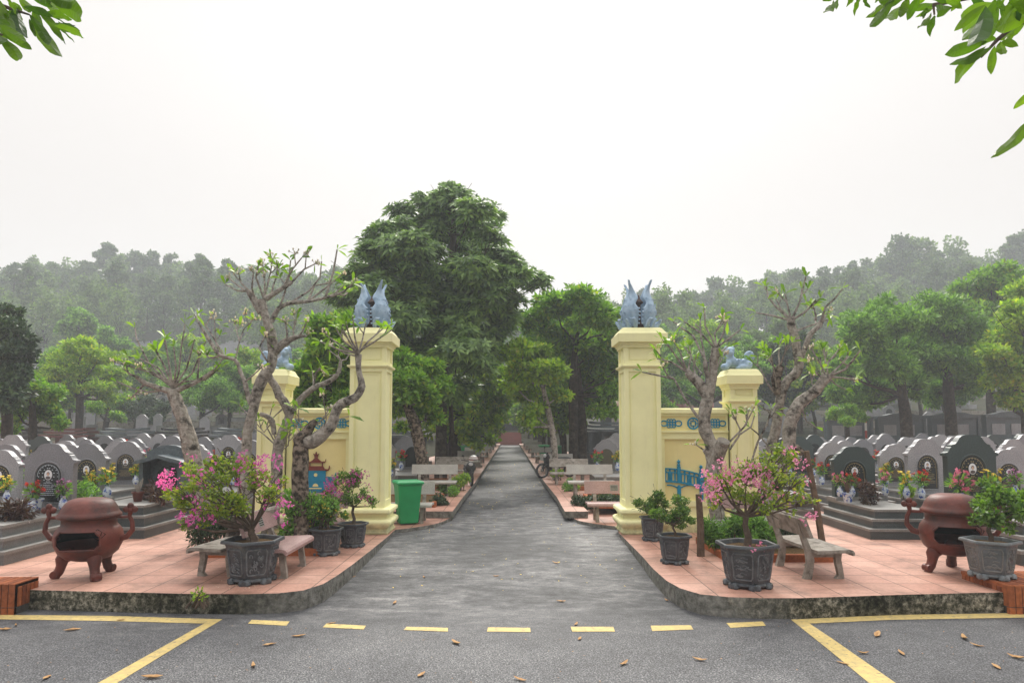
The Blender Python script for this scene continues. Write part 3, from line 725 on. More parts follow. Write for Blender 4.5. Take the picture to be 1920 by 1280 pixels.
# low brick ledges at both ends of the pavements
def ledge(x0, x1, y0, y1, ztop_, label):
    root = empty('brick_ledge', ((x0+x1)/2, (y0+y1)/2, -.24), 0, label, 'brick ledge'); mb = MB()
    hx = (x1-x0)/2; hy = (y1-y0)/2; H = ztop_+.24
    mb.box(-hx+.012, hx-.012, -hy+.012, hy-.012, 0, H-.012); mb.build('core', M_['mortar'], root)
    mb = MB(); n = int(2*hx/.082)
    for i in range(n):
        xa = -hx+i*2*hx/n; xb = xa+2*hx/n-.012
        mb.box(xa, xb, -hy, -hy+.05, .09, H-.001); mb.box(xa, xb, -hy+.055, hy, H-.04, H)
        mb.box(xa, xb, -hy+.001, -hy+.05, .003, .08)
    for s in (-1, 1):
        m_ = int(2*hy/.082)
        for j in range(m_):
            ya = -hy+.052+j*(2*hy-.054)/m_; yb = ya+(2*hy-.054)/m_-.012
            mb.box(min(s*hx, s*(hx-.02)), max(s*hx, s*(hx-.02)), ya, yb, .09, H-.042)
    mb.build('bricks', M_['brick'], root)
ledge(-8.6, -5.97, 8.4, 8.82, .125, 'low ledge of upright orange bricks at the lower left edge of the pavement')
ledge(6.04, 8.8, 8.42, 9.3, .10, 'low ledge of upright orange bricks carrying the pale glazed flowerpot')
# ================= BENCHES =================
def make_bench(mat, mat2, L=1.25, name='terrazzo_bench'):
    root = empty(name); hl = L/2
    def slab(pts, n, m_, nm, y0=-hl, y1=hl):
        mb = MB(); mb.prism([(p[0], p[1]) for p in pts], -hl, hl); mb.v = [(v[1], v[0], v[2]) for v in mb.v]; return mb.build(nm, m_, root, smooth=35)
    # profile in (depth, height); front is -Y
    slab([(.02, .40), (-.40, .415), (-.45, .405), (-.475, .375), (-.47, .335), (-.445, .335), (-.44, .365), (-.40, .372), (.02, .357)], 0, mat, 'seat')
    slab([(.115, .56), (.205, .80), (.19, .832), (.165, .838), (.155, .80), (.072, .57)], 0, mat, 'backrest')
    for s in (-1, 1):
        x = s*(hl-.22)
        for nm, pts in (('front_leg', [(-.40, .357), (-.30, .357), (-.315, .20), (-.345, .05), (-.30, 0), (-.42, 0), (-.405, .12), (-.385, .25)]),
                        ('rear_leg', [(.0, .356), (.06, .50), (.172, .79), (.205, .79), (.13, .50), (.085, .36), (.07, .20), (.115, .04), (.13, 0), (.02, 0), (.0, .1), (-.02, .25)])):
            mb = MB(); mb.prism(pts, x-.035, x+.035); mb.v = [(v[1], v[0], v[2]) for v in mb.v]
            mb.build(nm, mat2, root, smooth=35)
        mb = MB(); mb.box(x-.03, x+.03, -.30, .0, .285, .356); mb.build('seat_rail', mat2, root)
    return root
pk = Proto(make_bench(M_['pink_terrazzo'], M_['oldconc'])); gk = Proto(make_bench(M_['grey_terrazzo'], M_['oldconc'], 1.3))
ok = Proto(make_bench(M_['oldconc'], M_['oldconc'], 1.3)); BG = 'terrazzo benches around the gate and lane'
b = pk.put((-3.40, 9.72, 0), R(90), 1, 'pink terrazzo bench facing the lane, between the big left flowerpot and two small pots', 'bench', BG)
mb = MB(); mb.box(-.09, .09, .005, .012, -.07, .07); pl_ = mb.build('plate', M_['slab'], b); pl_.location = (.03, .108, .69); pl_.rotation_euler = (R(-20), 0, 0)
for i in range(4):
    mb = MB(); mb.box(-.07, .07, .0005, .0045, -.005, .005); q = mb.build('lettering', M_['plaque'], pl_); q.location = (0, 0, .045-i*.03)
ok.put((-3.78, 9.85, 0), R(-97), 1, 'weathered bench with its back to the pink one, seat behind the big left flowerpot', 'bench', BG)
ok.put((4.03, 9.72, 0), R(92), 1, 'weathered concrete bench turned away from the lane beside the big right flowerpot', 'bench', BG)
pk.put((-3.55, 12.35, 0), R(0), 1, 'pink bench behind the shrubs under the pagoda relief', 'bench', BG)
pk.put((4.45, 12.35, 0), R(0), 1, 'pink bench behind the right bougainvillea at the foot of the bridge wall', 'bench', BG)
gk.put((-2.30, 15.0, 0), 0, 1, 'grey terrazzo bench directly behind the green bin', 'bench', BG)
pk.put((2.28, 15.15, 0), 0, 1, 'pink terrazzo bench nearest the right tall pillar, just through the gate', 'bench', BG)
gk.put((-2.12, 19.3, .15), 0, 1, 'grey bench second behind the green bin, with a small plate on its back', 'bench', BG)
gk.put((2.25, 19.3, .15), 0, 1, 'grey bench second behind the right tall pillar, with pale stripes on its back', 'bench', BG)
ok.put((-2.02, 24.6, .15), 0, 1, 'greenish bench third along the left side of the lane', 'bench', BG)
ok.put((1.98, 23.0, .15), 0, 1, 'brown bench third along the right side of the lane', 'bench', BG)
gk.put((1.88, 27.5, .15), 0, 1, 'grey bench fourth along the right side, behind a motorbike wheel', 'bench', BG)
gk.put((-2.0, 31, .15), 0, 1, 'pale pink bench fourth along the left side behind the motorbike', 'bench', BG)
for y in (37, 44, 52, 60, 69):
    for s in (-1, 1):
        gk.put((s*1.85, y, .15), R(s*12), 1, 'small pale bench far down the lane on the %s, %s of the far five' % ('left' if s < 0 else 'right', {37: 'nearest', 44: 'second', 52: 'third', 60: 'fourth', 69: 'farthest'}[y]), 'bench', 'far benches on the %s' % ('left' if s < 0 else 'right'))

# ================= POTS AND THEIR PLANTS =================
def make_pot(rng, rad, h, n, mat, rel, root, relief=True):
    s = h/.55; ap = 1.0
    pr = [(.60, .035), (.66, .04), (.70, .065), (.70, .095), (.66, .115), (.645, .135), (.67, .155), (.69, .175), (.84, .86), (.86, .90), (.90, .915), (1.0, .925), (1.0, .965), (.985, 1.0), (.88, 1.0), (.86, .97), (.83, .90)]
    pr = [(r*rad, z*h) for r, z in pr]
    mb = MB(); mb.lathe(pr, n, cap=False, rot=PI/n)
    mb.add([(pr[0][0]*math.cos(2*PI*k/n+PI/n), pr[0][0]*math.sin(2*PI*k/n+PI/n), pr[0][1]) for k in range(n)], [tuple(range(n-1, -1, -1))])
    o = mb.build('pot', mat, root)
    md = o.modifiers.new('b', 'BEVEL'); md.width = .008; md.segments = 2; md.limit_method = 'ANGLE'; md.angle_limit = R(25); apply_mods(o)
    o.data.polygons.foreach_set('use_smooth', [True]*len(o.data.polygons)); o.data.set_sharp_from_angle(angle=R(28))
    for k in range(n):
        a = 2*PI*k/n+PI/n; d = Vector((math.cos(a), math.sin(a), 0)); t = Vector((-d.y, d.x, 0)); mb = MB()
        c = d*rad*.62; w_ = rad*.17
        for q in (-1, 1):
            mb.tube([c+t*q*.01+Vector((0, 0, .075*h)), c+t*q*w_*.5+d*.01+Vector((0, 0, .05*h)), c+t*q*w_*.75+Vector((0, 0, .0))+d*.012], [.045*s, .05*s, .035*s], 7)
        mb.tube([c+Vector((0, 0, .08*h)), c+d*.012+Vector((0, 0, 0))], [.06*s, .045*s], 8)
        mb.build('foot', mat, root, smooth=50)
    if relief:
        for k in range(n):
            a = 2*PI*(k+.5)/n+PI/n; r0 = rad*.69*math.cos(PI/n); r1 = rad*.84*math.cos(PI/n); d = Vector((math.cos(a), math.sin(a), 0)); t = Vector((-d.y, d.x, 0))
            def pt(u, v_, out=0):      # u -1..1 across, v_ 0..1 up the face
                r = r0+(r1-r0)*v_; wd = (r*math.tan(PI/n)); return d*(r+out)+t*u*wd+Vector((0, 0, h*(.175+(.86-.175)*v_)))
            mb = MB(); fr = [(-.78, .16), (-.78, .82), (-.66, .92), (.66, .92), (.78, .82), (.78, .16), (.66, .07), (-.66, .07), (-.78, .16)]
            mb.tube([pt(u, v_, .003) for u, v_ in fr], .010*s, 5)
            kind = k % 3
            for i in range(16):
                u = rng.uniform(-.55, .55); v_ = rng.uniform(.15, .82)
                if kind == 0: v_ = .15+.65*rng.random()**1.4; u *= (1-v_*.5); ex, ey, th = .26, .018, 0
                else: ex, ey, th = .16, .06, rng.uniform(0, 6)
                pts = []
                for q in range(7):
                    tt = q/6
                    if kind == 0: pts.append(pt(u+ex*(tt-.5)*2, v_+ey*math.sin(tt*PI*2)+.03*math.sin(tt*PI), .005))
                    else: an = th+tt*4.4; rr = (1-.7*tt); pts.append(pt(u+ex*rr*math.cos(an), v_+ey*1.6*rr*math.sin(an), .006))
                mb.tube(pts, .0075*s, 5)
            mb.build('relief', rel, root, smooth=True)
    mb = MB(); ang = [(2*PI*k/n+PI/n) for k in range(n)]; ring = [Vector((.845*rad*math.cos(a), .845*rad*math.sin(a), h*.90)) for a in ang]
    v = [Vector((0, 0, h*.95))]+[p*.55+Vector((0, 0, h*.42)) for p in ring]+ring
    mb.add(v, [(0, 1+k, 1+(k+1) % n) for k in range(n)]+[(1+k, 1+n+k, 1+n+(k+1) % n, 1+(k+1) % n) for k in range(n)]); mb.build('soil', M_['soil'], root)
    return h*.93
def grow(rng, p, d, r, depth, L, mb, tips, nseg=3, spread=.55, up=.25, shrink=.72, kids_=(2, 3)):
    pts = [p]; rr = [r]; q = Vector(p); dd = Vector(d)
    for i in range(nseg):
        dd = (dd+Vector((rng.gauss(0, .16), rng.gauss(0, .16), rng.gauss(0, .1)))).normalized(); q = q+dd*L/nseg; pts.append(q.copy()); rr.append(r*(1-.3*(i+1)/nseg))
    mb.tube(pts, rr, 6)
    if depth == 0: tips.append((q.copy(), dd.copy())); return
    for k in range(rng.randint(*kids_)):
        e = Vector((rng.gauss(0, 1), rng.gauss(0, 1), rng.gauss(0, .6))).normalized()
        nd = (dd*(1-spread)+e*spread+Vector((0, 0, up))).normalized()
        grow(rng, q, nd, rr[-1]*.72, depth-1, L*shrink*rng.uniform(.85, 1.15), mb, tips, nseg, spread, up, shrink, kids_)
def shrub_leaves(rs, clumps, n, L, W, mat, root, name='foliage', shell=.2, droop=-.15, whorl=0):
    C = [c for c, r in clumps]; Rr = [r for c, r in clumps]
    p, u, _ = cloud(rs, C, Rr, n, shell); mb = MB()
    if whorl: mb.quads(whorls(rs, p, u+np.array([[0, 0, .5]]), whorl, L, W, .8, .2))
    else:
        d = unit(u*.6+rs.normal(size=(n, 3))*.7+np.array([[0, 0, droop]]))
        mb.quads(leaves(rs, p, d, L*rs.uniform(.6, 1.2, n), W*rs.uniform(.7, 1.2, n), .45, nrm=unit(rs.normal(size=(n, 3))*.8+np.array([[0, -.3, .9]]))))
    return mb.build(name, mat, root)
def bracts(rs, spots, per, size, mat, root, name='flowers', spread=.05):
    C = np.repeat(np.array([tuple(s) for s in spots]), per, axis=0); C = C+rs.normal(size=C.shape)*spread; n = len(C)
    mb = MB(); ax = unit(rs.normal(size=(n, 3)))
    mb.quads(whorls(rs, C, ax, 3, size, size*.42, .75, .0)); return mb.build(name, mat, root)
def px_clumps(root_loc, lst, D, rng, dd=.3):
    out = []
    for t in lst:
        x, y, r = t[:3]; e = t[3] if len(t) > 3 else rng.uniform(-dd, dd)
        q = P(x, y, D+e)-Vector(root_loc); rr = r*(D+e)/F; out.append((tuple(q), (rr, rr, rr*.85)))
    return out
def boug(name, px, base_y, D, rad, h, clumps, flowers, leafn, label, seed, leaf='leaf_boug', pink='pink', trunk=((0, 0, .0),), Lf=.055, trunk_r=.05, rot=0, matp='potgrey', fs=.035, per=14, zb=0, n=6, spread=.05, lean=(0, 0), relief=True):
    rng = random.Random(seed); rs = np.random.RandomState(seed)
    loc = G(px, base_y, zb); loc = Vector((loc.x, loc.y+rad*.62, zb)); root = empty(name, loc, 0, label, 'potted plant')
    hs_ = make_pot(rng, rad, h, n, M_[matp], M_['relief'] if matp == 'potgrey' else M_['slab'], root, relief)
    cl = px_clumps(loc, clumps, loc.y, rng, rad*.8)
    mb = MB(); cen = Vector((0, 0, 0))
    for c, r in cl: cen += Vector(c)
    cen /= len(cl); z0 = hs_*.95
    f = Vector((lean[0], lean[1], z0+(min(c[2] for c, r in cl)-z0)*.65+.05))
    mb.tube([(0, 0, z0-.05), (f.x*.3+.02, f.y*.3, z0+(f.z-z0)*.35), (f.x*.6-.015, f.y*.6, z0+(f.z-z0)*.7), f], [trunk_r*1.3, trunk_r, trunk_r*.85, trunk_r*.8], 9, wob=.12, rng=rng)
    for c, r in cl:
        c = Vector(c); m1 = f.lerp(c, .45)+Vector((rng.gauss(0, .05), rng.gauss(0, .05), -.04))
        mb.tube([f, m1, c], [trunk_r*.5, trunk_r*.3, trunk_r*.12], 6)
        for k in range(9):
            e = c+Vector((rng.gauss(0, 1), rng.gauss(0, 1), rng.gauss(0, .8)))*r[0]*.7; mb.tube([m1.lerp(c, .6), m1.lerp(e, .7)+Vector((0, 0, .03)), e], [trunk_r*.16, trunk_r*.1, .004], 4)
    mb.build('trunk', M_['twig'], root, smooth=True)
    tf = []
    for c, r in cl:
        for k in range(7):
            u = Vector((rng.gauss(0, 1), rng.gauss(0, 1), rng.gauss(0, 1))).normalized()*rng.uniform(.25, .98); s_ = r[0]*rng.uniform(.22, .5)
            tf.append(((c[0]+u.x*r[0], c[1]+u.y*r[1], c[2]+u.z*r[2]), (s_, s_, s_*.8)))
    shrub_leaves(rs, tf, leafn, Lf, Lf*.33, M_[leaf], root, shell=.05)
    if flowers:
        sp = []
        for t in flowers:
            x, y = t[:2]; e = t[2] if len(t) > 2 else rng.uniform(-.75, -.05)*rad*1.6
            sp.append(P(x, y, loc.y+e)-loc)
        bracts(rs, sp, per, fs, M_[pink], root, spread=spread)
    return root
def scatter_px(rng, lst):      # (x0,x1,y0,y1,n)
    return [(rng.uniform(a, b), rng.uniform(c, d)) for a, b, c, d, n in lst for _ in range(n)]
rg = random.Random(11)
boug('potted_bougainvillea', 459, 1098, 8.9, .405, .56,
     [(400, 905, 42), (350, 940, 30), (440, 880, 40), (480, 893, 32), (515, 925, 22), (370, 890, 32), (420, 950, 42), (500, 928, 22), (405, 865, 24), (530, 900, 14), (335, 925, 24), (430, 928, 32), (380, 965, 22), (345, 985, 14)],
     scatter_px(rg, [(300, 330, 888, 915, 18), (340, 530, 845, 985, 26), (440, 500, 850, 905, 12), (355, 420, 900, 980, 12), (485, 525, 855, 885, 10), (340, 362, 950, 975, 6), (512, 545, 905, 950, 5)]), 3900,
     'big bougainvillea with pink flowers in a dark hexagonal pot, before the pink bench', 21, spread=.035, per=5, fs=.030, trunk_r=.055, lean=(-.03, .02))
boug('potted_bougainvillea', 1415, 1107, 8.7, .40, .55,
     [(1360, 905, 34), (1400, 890, 36), (1440, 880, 36), (1470, 905, 36), (1390, 935, 30), (1430, 925, 38), (1340, 930, 22), (1480, 860, 24), (1500, 900, 20), (1455, 850, 22), (1500, 930, 18), (1345, 900, 20), (1520, 940, 12), (1470, 945, 24)],
     scatter_px(rg, [(1315, 1350, 885, 925, 16), (1345, 1430, 868, 905, 26), (1320, 1350, 925, 945, 6), (1400, 1445, 880, 910, 10), (1475, 1485, 845, 850, 2), (1500, 1530, 955, 972, 4), (1412, 1436, 1022, 1040, 5), (1395, 1520, 860, 950, 10)]), 2900,
     'big bougainvillea with pale pink flowers in a dark hexagonal pot, beside the weathered bench', 22, pink='pink_pale', spread=.035, per=5, fs=.031, trunk_r=.045)
boug('potted_shrub', 606, 1043, 10.8, .285, .42, [(600, 955, 22), (625, 950, 22), (610, 970, 20), (585, 960, 14), (640, 965, 12)], scatter_px(rg, [(590, 640, 940, 970, 8)]), 1900,
     'small shrub with a few orange leaves in the left of two small pots', 23, leaf='leaf_pot', pink='f_yellow', Lf=.045, per=3, fs=.02, trunk_r=.02)
boug('potted_bougainvillea', 657, 1027, 11.5, .27, .40, [(640, 910, 28), (665, 900, 26), (685, 925, 18), (620, 925, 22), (650, 935, 22), (700, 940, 10)], scatter_px(rg, [(605, 695, 885, 935, 20), (600, 640, 900, 945, 6)]), 2000,
     'airy bougainvillea with mauve flowers in the small pot closest to the left tall pillar', 24, leaf='leaf_pot', pink='magenta', Lf=.05, per=7, fs=.03, trunk_r=.028, n=8)
boug('potted_shrub', 1270, 1059, 10.2, .275, .42, [(1245, 965, 22), (1275, 955, 26), (1290, 975, 14), (1225, 965, 12), (1262, 975, 20)], None, 3200,
     'rounded green bush in the small pot, nearer of the pair at the right tall pillar', 25, leaf='leaf_pot', Lf=.042, trunk_r=.018)
boug('potted_shrub', 1227, 1015, 12.2, .25, .42, [(1205, 945, 18), (1228, 938, 22), (1245, 950, 16), (1215, 958, 18)], None, 2600,
     'rounded green bush farther back of the pair at the right tall pillar', 26, leaf='leaf_pot', Lf=.045, trunk_r=.018)
boug('potted_shrub', 1882, 1088, 8.8, .345, .48, [(1840, 945, 26), (1870, 925, 30), (1900, 935, 30), (1860, 965, 28), (1890, 970, 28), (1920, 950, 24), (1830, 975, 12), (1850, 905, 16)], None, 2300,
     'leafy green bush in the pale grey pot standing on the right brick ledge', 27, leaf='leaf_pot', Lf=.075, trunk_r=.03, zb=.102, matp='pot_pale', n=6)

# ================= CENSERS =================
def make_censer():
    root = empty('incense_urn')
    bp = [(0, .22), (.16, .225), (.30, .26), (.40, .34), (.455, .45), (.465, .54), (.445, .62), (.40, .68), (.37, .705), (.365, .77), (.39, .79)]
    ip = [(.355, .79), (.335, .77), (.335, .70), (.37, .66), (.41, .60), (.43, .54), (.42, .46), (.37, .37), (.28, .30), (.14, .265), (0, .26)]
    mb = MB(); mb.lathe(bp+ip, 56, cap=False)
    o = mb.build('bowl', [M_['terracotta'], M_['soot']], root, smooth=60, weld=True)
    # the stoking hole
    c = MB(); w_, hh, cc = .30, .122, .06; oc = [(-w_, -hh+cc), (-w_+cc*.2, -hh+cc*.9), (-w_+cc*.8, -hh+cc*.3), (-w_+cc, -hh), (w_-cc, -hh), (w_-cc*.8, -hh+cc*.3), (w_-cc*.2, -hh+cc*.9), (w_, -hh+cc), (w_, hh-cc), (w_-cc*.2, hh-cc*.9), (w_-cc*.8, hh-cc*.3), (w_-cc, hh), (-w_+cc, hh), (-w_+cc*.8, hh-cc*.3), (-w_+cc*.2, hh-cc*.9), (-w_, hh-cc)]
    c.prism([(x, z+.52) for x, z in oc], -.7, -.12)
    co_ = c.build('cutter', M_['soot'])
    md = o.modifiers.new('b', 'BOOLEAN'); md.operation = 'DIFFERENCE'; md.object = co_; md.solver = 'EXACT'; apply_mods(o)
    bpy.data.objects.remove(co_)
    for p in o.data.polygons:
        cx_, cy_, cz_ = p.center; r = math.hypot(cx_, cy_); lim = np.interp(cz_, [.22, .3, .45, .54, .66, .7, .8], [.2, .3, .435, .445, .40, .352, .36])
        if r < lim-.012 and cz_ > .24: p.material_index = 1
    def surf(z): return float(np.interp(z, [b[1] for b in bp], [b[0] for b in bp]))
    mb = MB(); pts = []
    for x, z in oc+oc[:1]:
        r = surf(z+.52)+.004; pts.append((x, -math.sqrt(max(.001, r*r-x*x)), z+.52))
    mb.tube(pts, .014, 6); mb.build('hole_rim', M_['terracotta'], root, smooth=True)
    mb = MB()
    for k, (u, v_) in enumerate([(-.08, 0), (0, .08), (.08, 0), (0, -.08), (-.08, 0)]): pass
    a = R(-52); rel = []
    for u, v_ in [(-.10, 0), (0, .07), (.10, 0), (0, -.07), (-.10, 0)]:
        z = .60+v_; r = surf(z)+.003; aa = a+u/.45; rel.append((r*math.cos(aa), r*math.sin(aa), z))
    mb.tube(rel, .006, 5)
    for u in (-.03, .03):
        aa = a+u/.45; mb.tube([(surf(.57)*math.cos(aa)*1.005, surf(.57)*math.sin(aa)*1.005, .57), (surf(.63)*math.cos(aa+.04)*1.005, surf(.63)*math.sin(aa+.04)*1.005, .63)], .006, 5)
    mb.build('relief', M_['soot'], root)
    mb = MB(); mb.lathe([(.39, .795), (.425, .80), (.435, .82), (.43, .84), (.405, .865), (.39, .885), (.375, .925), (.335, .985), (.285, 1.03), (.20, 1.055), (0, 1.06)], 40, cap=False)
    mb.lathe([(.39, .795), (.0, .80)], 40, cap=False)
    lid = mb.build('lid', M_['terracotta'], root, smooth=60)
    for k in range(4):
        an = R(-62+90*k); d = Vector((math.cos(an), math.sin(an), .75)).normalized(); c0 = Vector((math.cos(an)*.305, math.sin(an)*.305, .995))
        M = Matrix.Translation(c0) @ d.to_track_quat('Z', 'Y').to_matrix().to_4x4(); mb = MB(); mb.lathe([(.033, -.004), (.036, .004), (.030, .006), (.028, -.002)], 14, M=M, mi=0, cap=False); mb.lathe([(.029, .002), (.0, .002)], 14, M=M, mi=1, cap=False)
        mb.build('vent', [M_['terracotta'], M_['soot']], lid)
    for s in (-1, 1):
        mb = MB(); mb.tube([(s*.42, 0, .50), (s*.54, 0, .53), (s*.615, 0, .62), (s*.605, 0, .73), (s*.565, 0, .80), (s*.575, 0, .86)], [.04, .042, .038, .032, .03, .036], 10)
        mb.tube([(s*.565, 0, .80), (s*.46, 0, .795), (s*.38, 0, .80)], [.022, .02, .02], 8)
        for q in range(3):
            an = R(90+(q-1)*78); mb.ball((s*.575+.062*math.cos(an), 0, .885+.058*math.sin(an)), (.05, .032, .045), 12, 8)
        mb.ball((s*.575, 0, .885), (.045, .035, .045), 10, 8)
        mb.build('handle', M_['terracotta'], root, smooth=True)
    for k in range(3):
        an = R(-52+120*k); d = Vector((math.cos(an), math.sin(an), 0)); mb = MB(); Z = Vector((0, 0, 1))
        mb.tube([d*.20+Z*.33, d*.30+Z*.30, d*.345+Z*.235, d*.35+Z*.16, d*.375+Z*.09, d*.415+Z*.05, d*.425+Z*.0], [.09, .105, .09, .068, .066, .068, .055], 12)
        t = Vector((-d.y, d.x, 0)); mb.tube([d*.43+t*-.07+Z*.055, d*.43+t*.07+Z*.055], .05, 12)
        mb.build('leg', M_['terracotta'], root, smooth=50)
    return root
cz = Proto(make_censer())
cz.put((-5.72, 9.4, 0), R(8), (.90, .90, 1), 'terracotta incense urn on three legs at the left, its hole turned left', 'incense urn', 'terracotta incense urns')
u2 = cz.put((6.25, 9.75, 0), R(-25), (.92, .92, 1.02), 'terracotta incense urn on three legs at the right, beside the pot on the ledge', 'incense urn', 'terracotta incense urns')

for c in kids(u2):
    if c.name.startswith('leg'): c.rotation_euler.z = R(20)

# ================= BINS =================
def make_bin():
    root = empty('wheelie_bin'); mb = MB()
    mb.frustum(0, 0, .40, .40, .03, .52, .56, .86); mb.box(-.275, .275, -.295, .295, .84, .88)
    o = mb.build('body', M_['green_bin'], root); md = o.modifiers.new('b', 'BEVEL'); md.width = .02; md.segments = 3; md.limit_method = 'ANGLE'; apply_mods(o)
    mb = MB(); mb.stack(0, 0, [(.29, .32, .88), (.30, .33, .885), (.30, .33, .915), (.27, .29, .945), (.10, .12, .955)]); mb.box(-.2, .2, .32, .37, .87, .91)
    o = mb.build('lid', M_['green_bin'], root); md = o.modifiers.new('b', 'BEVEL'); md.width = .012; md.segments = 2; apply_mods(o)
    for s in (-1, 1):
        mb = MB(); M = Matrix.Translation((s*.27, .21, .10)) @ Matrix.Rotation(R(90), 4, 'Y'); mb.lathe([(.03, -.03), (.095, -.03), (.10, -.015), (.10, .015), (.095, .03), (.03, .03)], 20, M=M); mb.build('wheel', M_['rubber'], root, smooth=40)
    mb = MB(); mb.tube([(-.3, .21, .10), (.3, .21, .10)], .012, 6); mb.build('axle', M_['black'], root); return root
wb = Proto(make_bin())
wb.put((-2.16, 14.55, 0), R(20), .96, 'bright green wheelie bin beside the left tall pillar', 'bin', 'green wheelie bins')
wb.put((1.98, 40, .15), R(10), .95, 'distant green bin on the right of the lane, nearer of two', 'bin', 'green wheelie bins')
wb.put((2.7, 38, .15), R(-10), .95, 'distant green bin on the right of the lane, outer of two', 'bin', 'green wheelie bins')
wb.put((-2.6, 40.5, .15), R(80), .9, 'distant green bin among benches on the left of the lane', 'bin', 'green wheelie bins')

# ================= PLANTING BEDS, SHRUBS =================
def bed(x0, x1, y0, y1, label, h=.11, z=0):
    root = empty('planting_bed', ((x0+x1)/2, (y0+y1)/2, z), 0, label, 'planting bed'); hx = (x1-x0)/2; hy = (y1-y0)/2; t = .10
    mb = MB(); mb.box(-hx, hx, -hy, -hy+t, 0, h); mb.box(-hx, hx, hy-t, hy, 0, h); mb.box(-hx, -hx+t, -hy+t, hy-t, 0, h-.002); mb.box(hx-t, hx, -hy+t, hy-t, 0, h-.002); mb.build('brick_border', M_['brick'], root)
    mb = MB(); mb.box(-hx+t, hx-t, -hy+t, hy-t, .0, h-.03); mb.build('soil', M_['soil'], root); return root
bed(-4.75, -3.95, 10.75, 12.0, 'brick edged bed under the left frangipani trunks'); bed(-3.9, -3.0, 10.9, 12.0, 'brick edged bed of dense shrubs behind the pink bench')
bed(3.25, 4.85, 10.4, 12.1, 'brick edged bed around the whitewashed frangipani trunks')
def shrub(name, px, py, D, lst, n, L, W, mat, label, seed, whorl=0, zb=0, shell=.1, cat='shrub', group=None, fl=None):
    rng = random.Random(seed); rs = np.random.RandomState(seed); loc = Vector((P(px, py, D).x, D, zb)); root = empty(name, loc, 0, label, cat, group)
    cl = px_clumps(loc, lst, D, rng, .25); mb = MB()
    for c, r in cl:
        c = Vector(c)
        for k in range(4): e = c+Vector((rng.gauss(0, .6), rng.gauss(0, .6), rng.gauss(0, .4)))*r[0]; b0 = Vector((rng.gauss(0, .08), rng.gauss(0, .08), 0)); mb.tube([b0+Vector((c.x*.4, c.y*.4, 0)), b0*.5+(c+e)*.35, e], [.014, .010, .005], 5)
    mb.build('stem', M_['twig'], root)
    shrub_leaves(rs, cl, n, L, W, M_[mat], root, whorl=whorl, shell=shell)
    if fl: bracts(rs, [P(rng.uniform(fl[0], fl[1]), rng.uniform(fl[2], fl[3]), D-.2)-loc for _ in range(fl[4])], 4, .03, M_[fl[5]], root)
    return root
shrub('shrub', 400, 1020, 11.1, [(375, 985, 22), (400, 975, 28), (425, 990, 26), (385, 1005, 20), (440, 970, 22), (455, 1000, 20), (365, 1010, 12)], 2600, .11, .012, 'leaf_dark', 'dark narrow leaved shrub left of the big left bougainvillea trunk', 31)
shrub('shrub', 575, 1010, 11.2, [(555, 950, 24), (585, 945, 24), (560, 980, 26), (600, 975, 26), (540, 1000, 18), (590, 1000, 20), (620, 950, 16), (545, 930, 14)], 3400, .075, .022, 'leaf_green', 'dense green shrub between the pink bench and the small pots', 32, fl=(560, 620, 930, 980, 6, 'f_yellow'))
shrub('ground_shrub', 1380, 1030, 11.0, [(1345, 1005, 22), (1375, 995, 26), (1330, 985, 16), (1400, 1015, 24), (1425, 1000, 24), (1360, 1022, 20), (1440, 1020, 18), (1385, 975, 16), (1415, 980, 20), (1325, 1000, 12)], 5200, .12, .013, 'leaf_green', 'bright grassy clump round the whitewashed trunks', 33)
shrub('ground_shrub', 1470, 1020, 11.3, [(1470, 990, 20), (1490, 1010, 20), (1455, 1010, 18), (1505, 1020, 14)], 1700, .10, .014, 'leaf_dark', 'darker low clump behind the weathered right bench', 34)
shrub('shrub', 820, 950, 16.6, [(822, 935, 11), (815, 945, 10), (830, 943, 10)], 900, .09, .02, 'leaf_dark', 'small dark rosette shrub beside the grey bench behind the bin', 35, zb=.15)
shrub('shrub', 865, 915, 20.5, [(858, 903, 13), (870, 897, 13), (850, 912, 12)], 1500, .07, .02, 'leaf_lime', 'bright lime hedge clump at the left edge of the lane', 36, zb=.15)
shrub('shrub', 842, 920, 19.0, [(838, 916, 11), (850, 920, 11), (828, 914, 9)], 1100, .07, .02, 'leaf_green', 'mid green shrub before the lime hedge on the left', 37, zb=.15)
shrub('shrub', 1098, 950, 16.6, [(1082, 938, 10), (1098, 942, 13), (1115, 938, 12), (1135, 935, 12), (1155, 938, 12)], 2200, .09, .02, 'leaf_dark', 'low dark hedge behind the pink bench at the right tall pillar', 38, zb=.15)
shrub('shrub', 1068, 915, 20.5, [(1062, 912, 9), (1070, 904, 9), (1078, 914, 9)], 900, .07, .018, 'leaf_green', 'rounded green bush at the lane edge, right side', 39, zb=.15)
shrub('shrub', 1045, 893, 24.5, [(1040, 888, 8), (1050, 886, 8)], 600, .08, .025, 'leaf_lime', 'lime green clump under the brown bench on the right', 40, zb=.15)
bed(-3.3, -1.75, 16.2, 18.4, 'brick bed behind the grey bench by the bin', .12, .15); bed(1.95, 3.4, 16.0, 18.4, 'brick bed behind the pink bench at the right pillar', .12, .15)
bed(-3.3, -1.85, 20.6, 24, 'brick bed holding the two nearest avenue trees, left', .12, .15); bed(2.0, 3.4, 20.6, 22.4, 'brick bed beside the lane on the right, second from the gate', .12, .15)
shrub('weed', 372, 1120, 8.12, [(372, 1112, 8), (364, 1117, 6), (380, 1118, 6)], 60, .06, .015, 'leaf_lime', 'small weed sprouting from the mossy kerb under the left big pot', 41, zb=-.05, cat='weed')

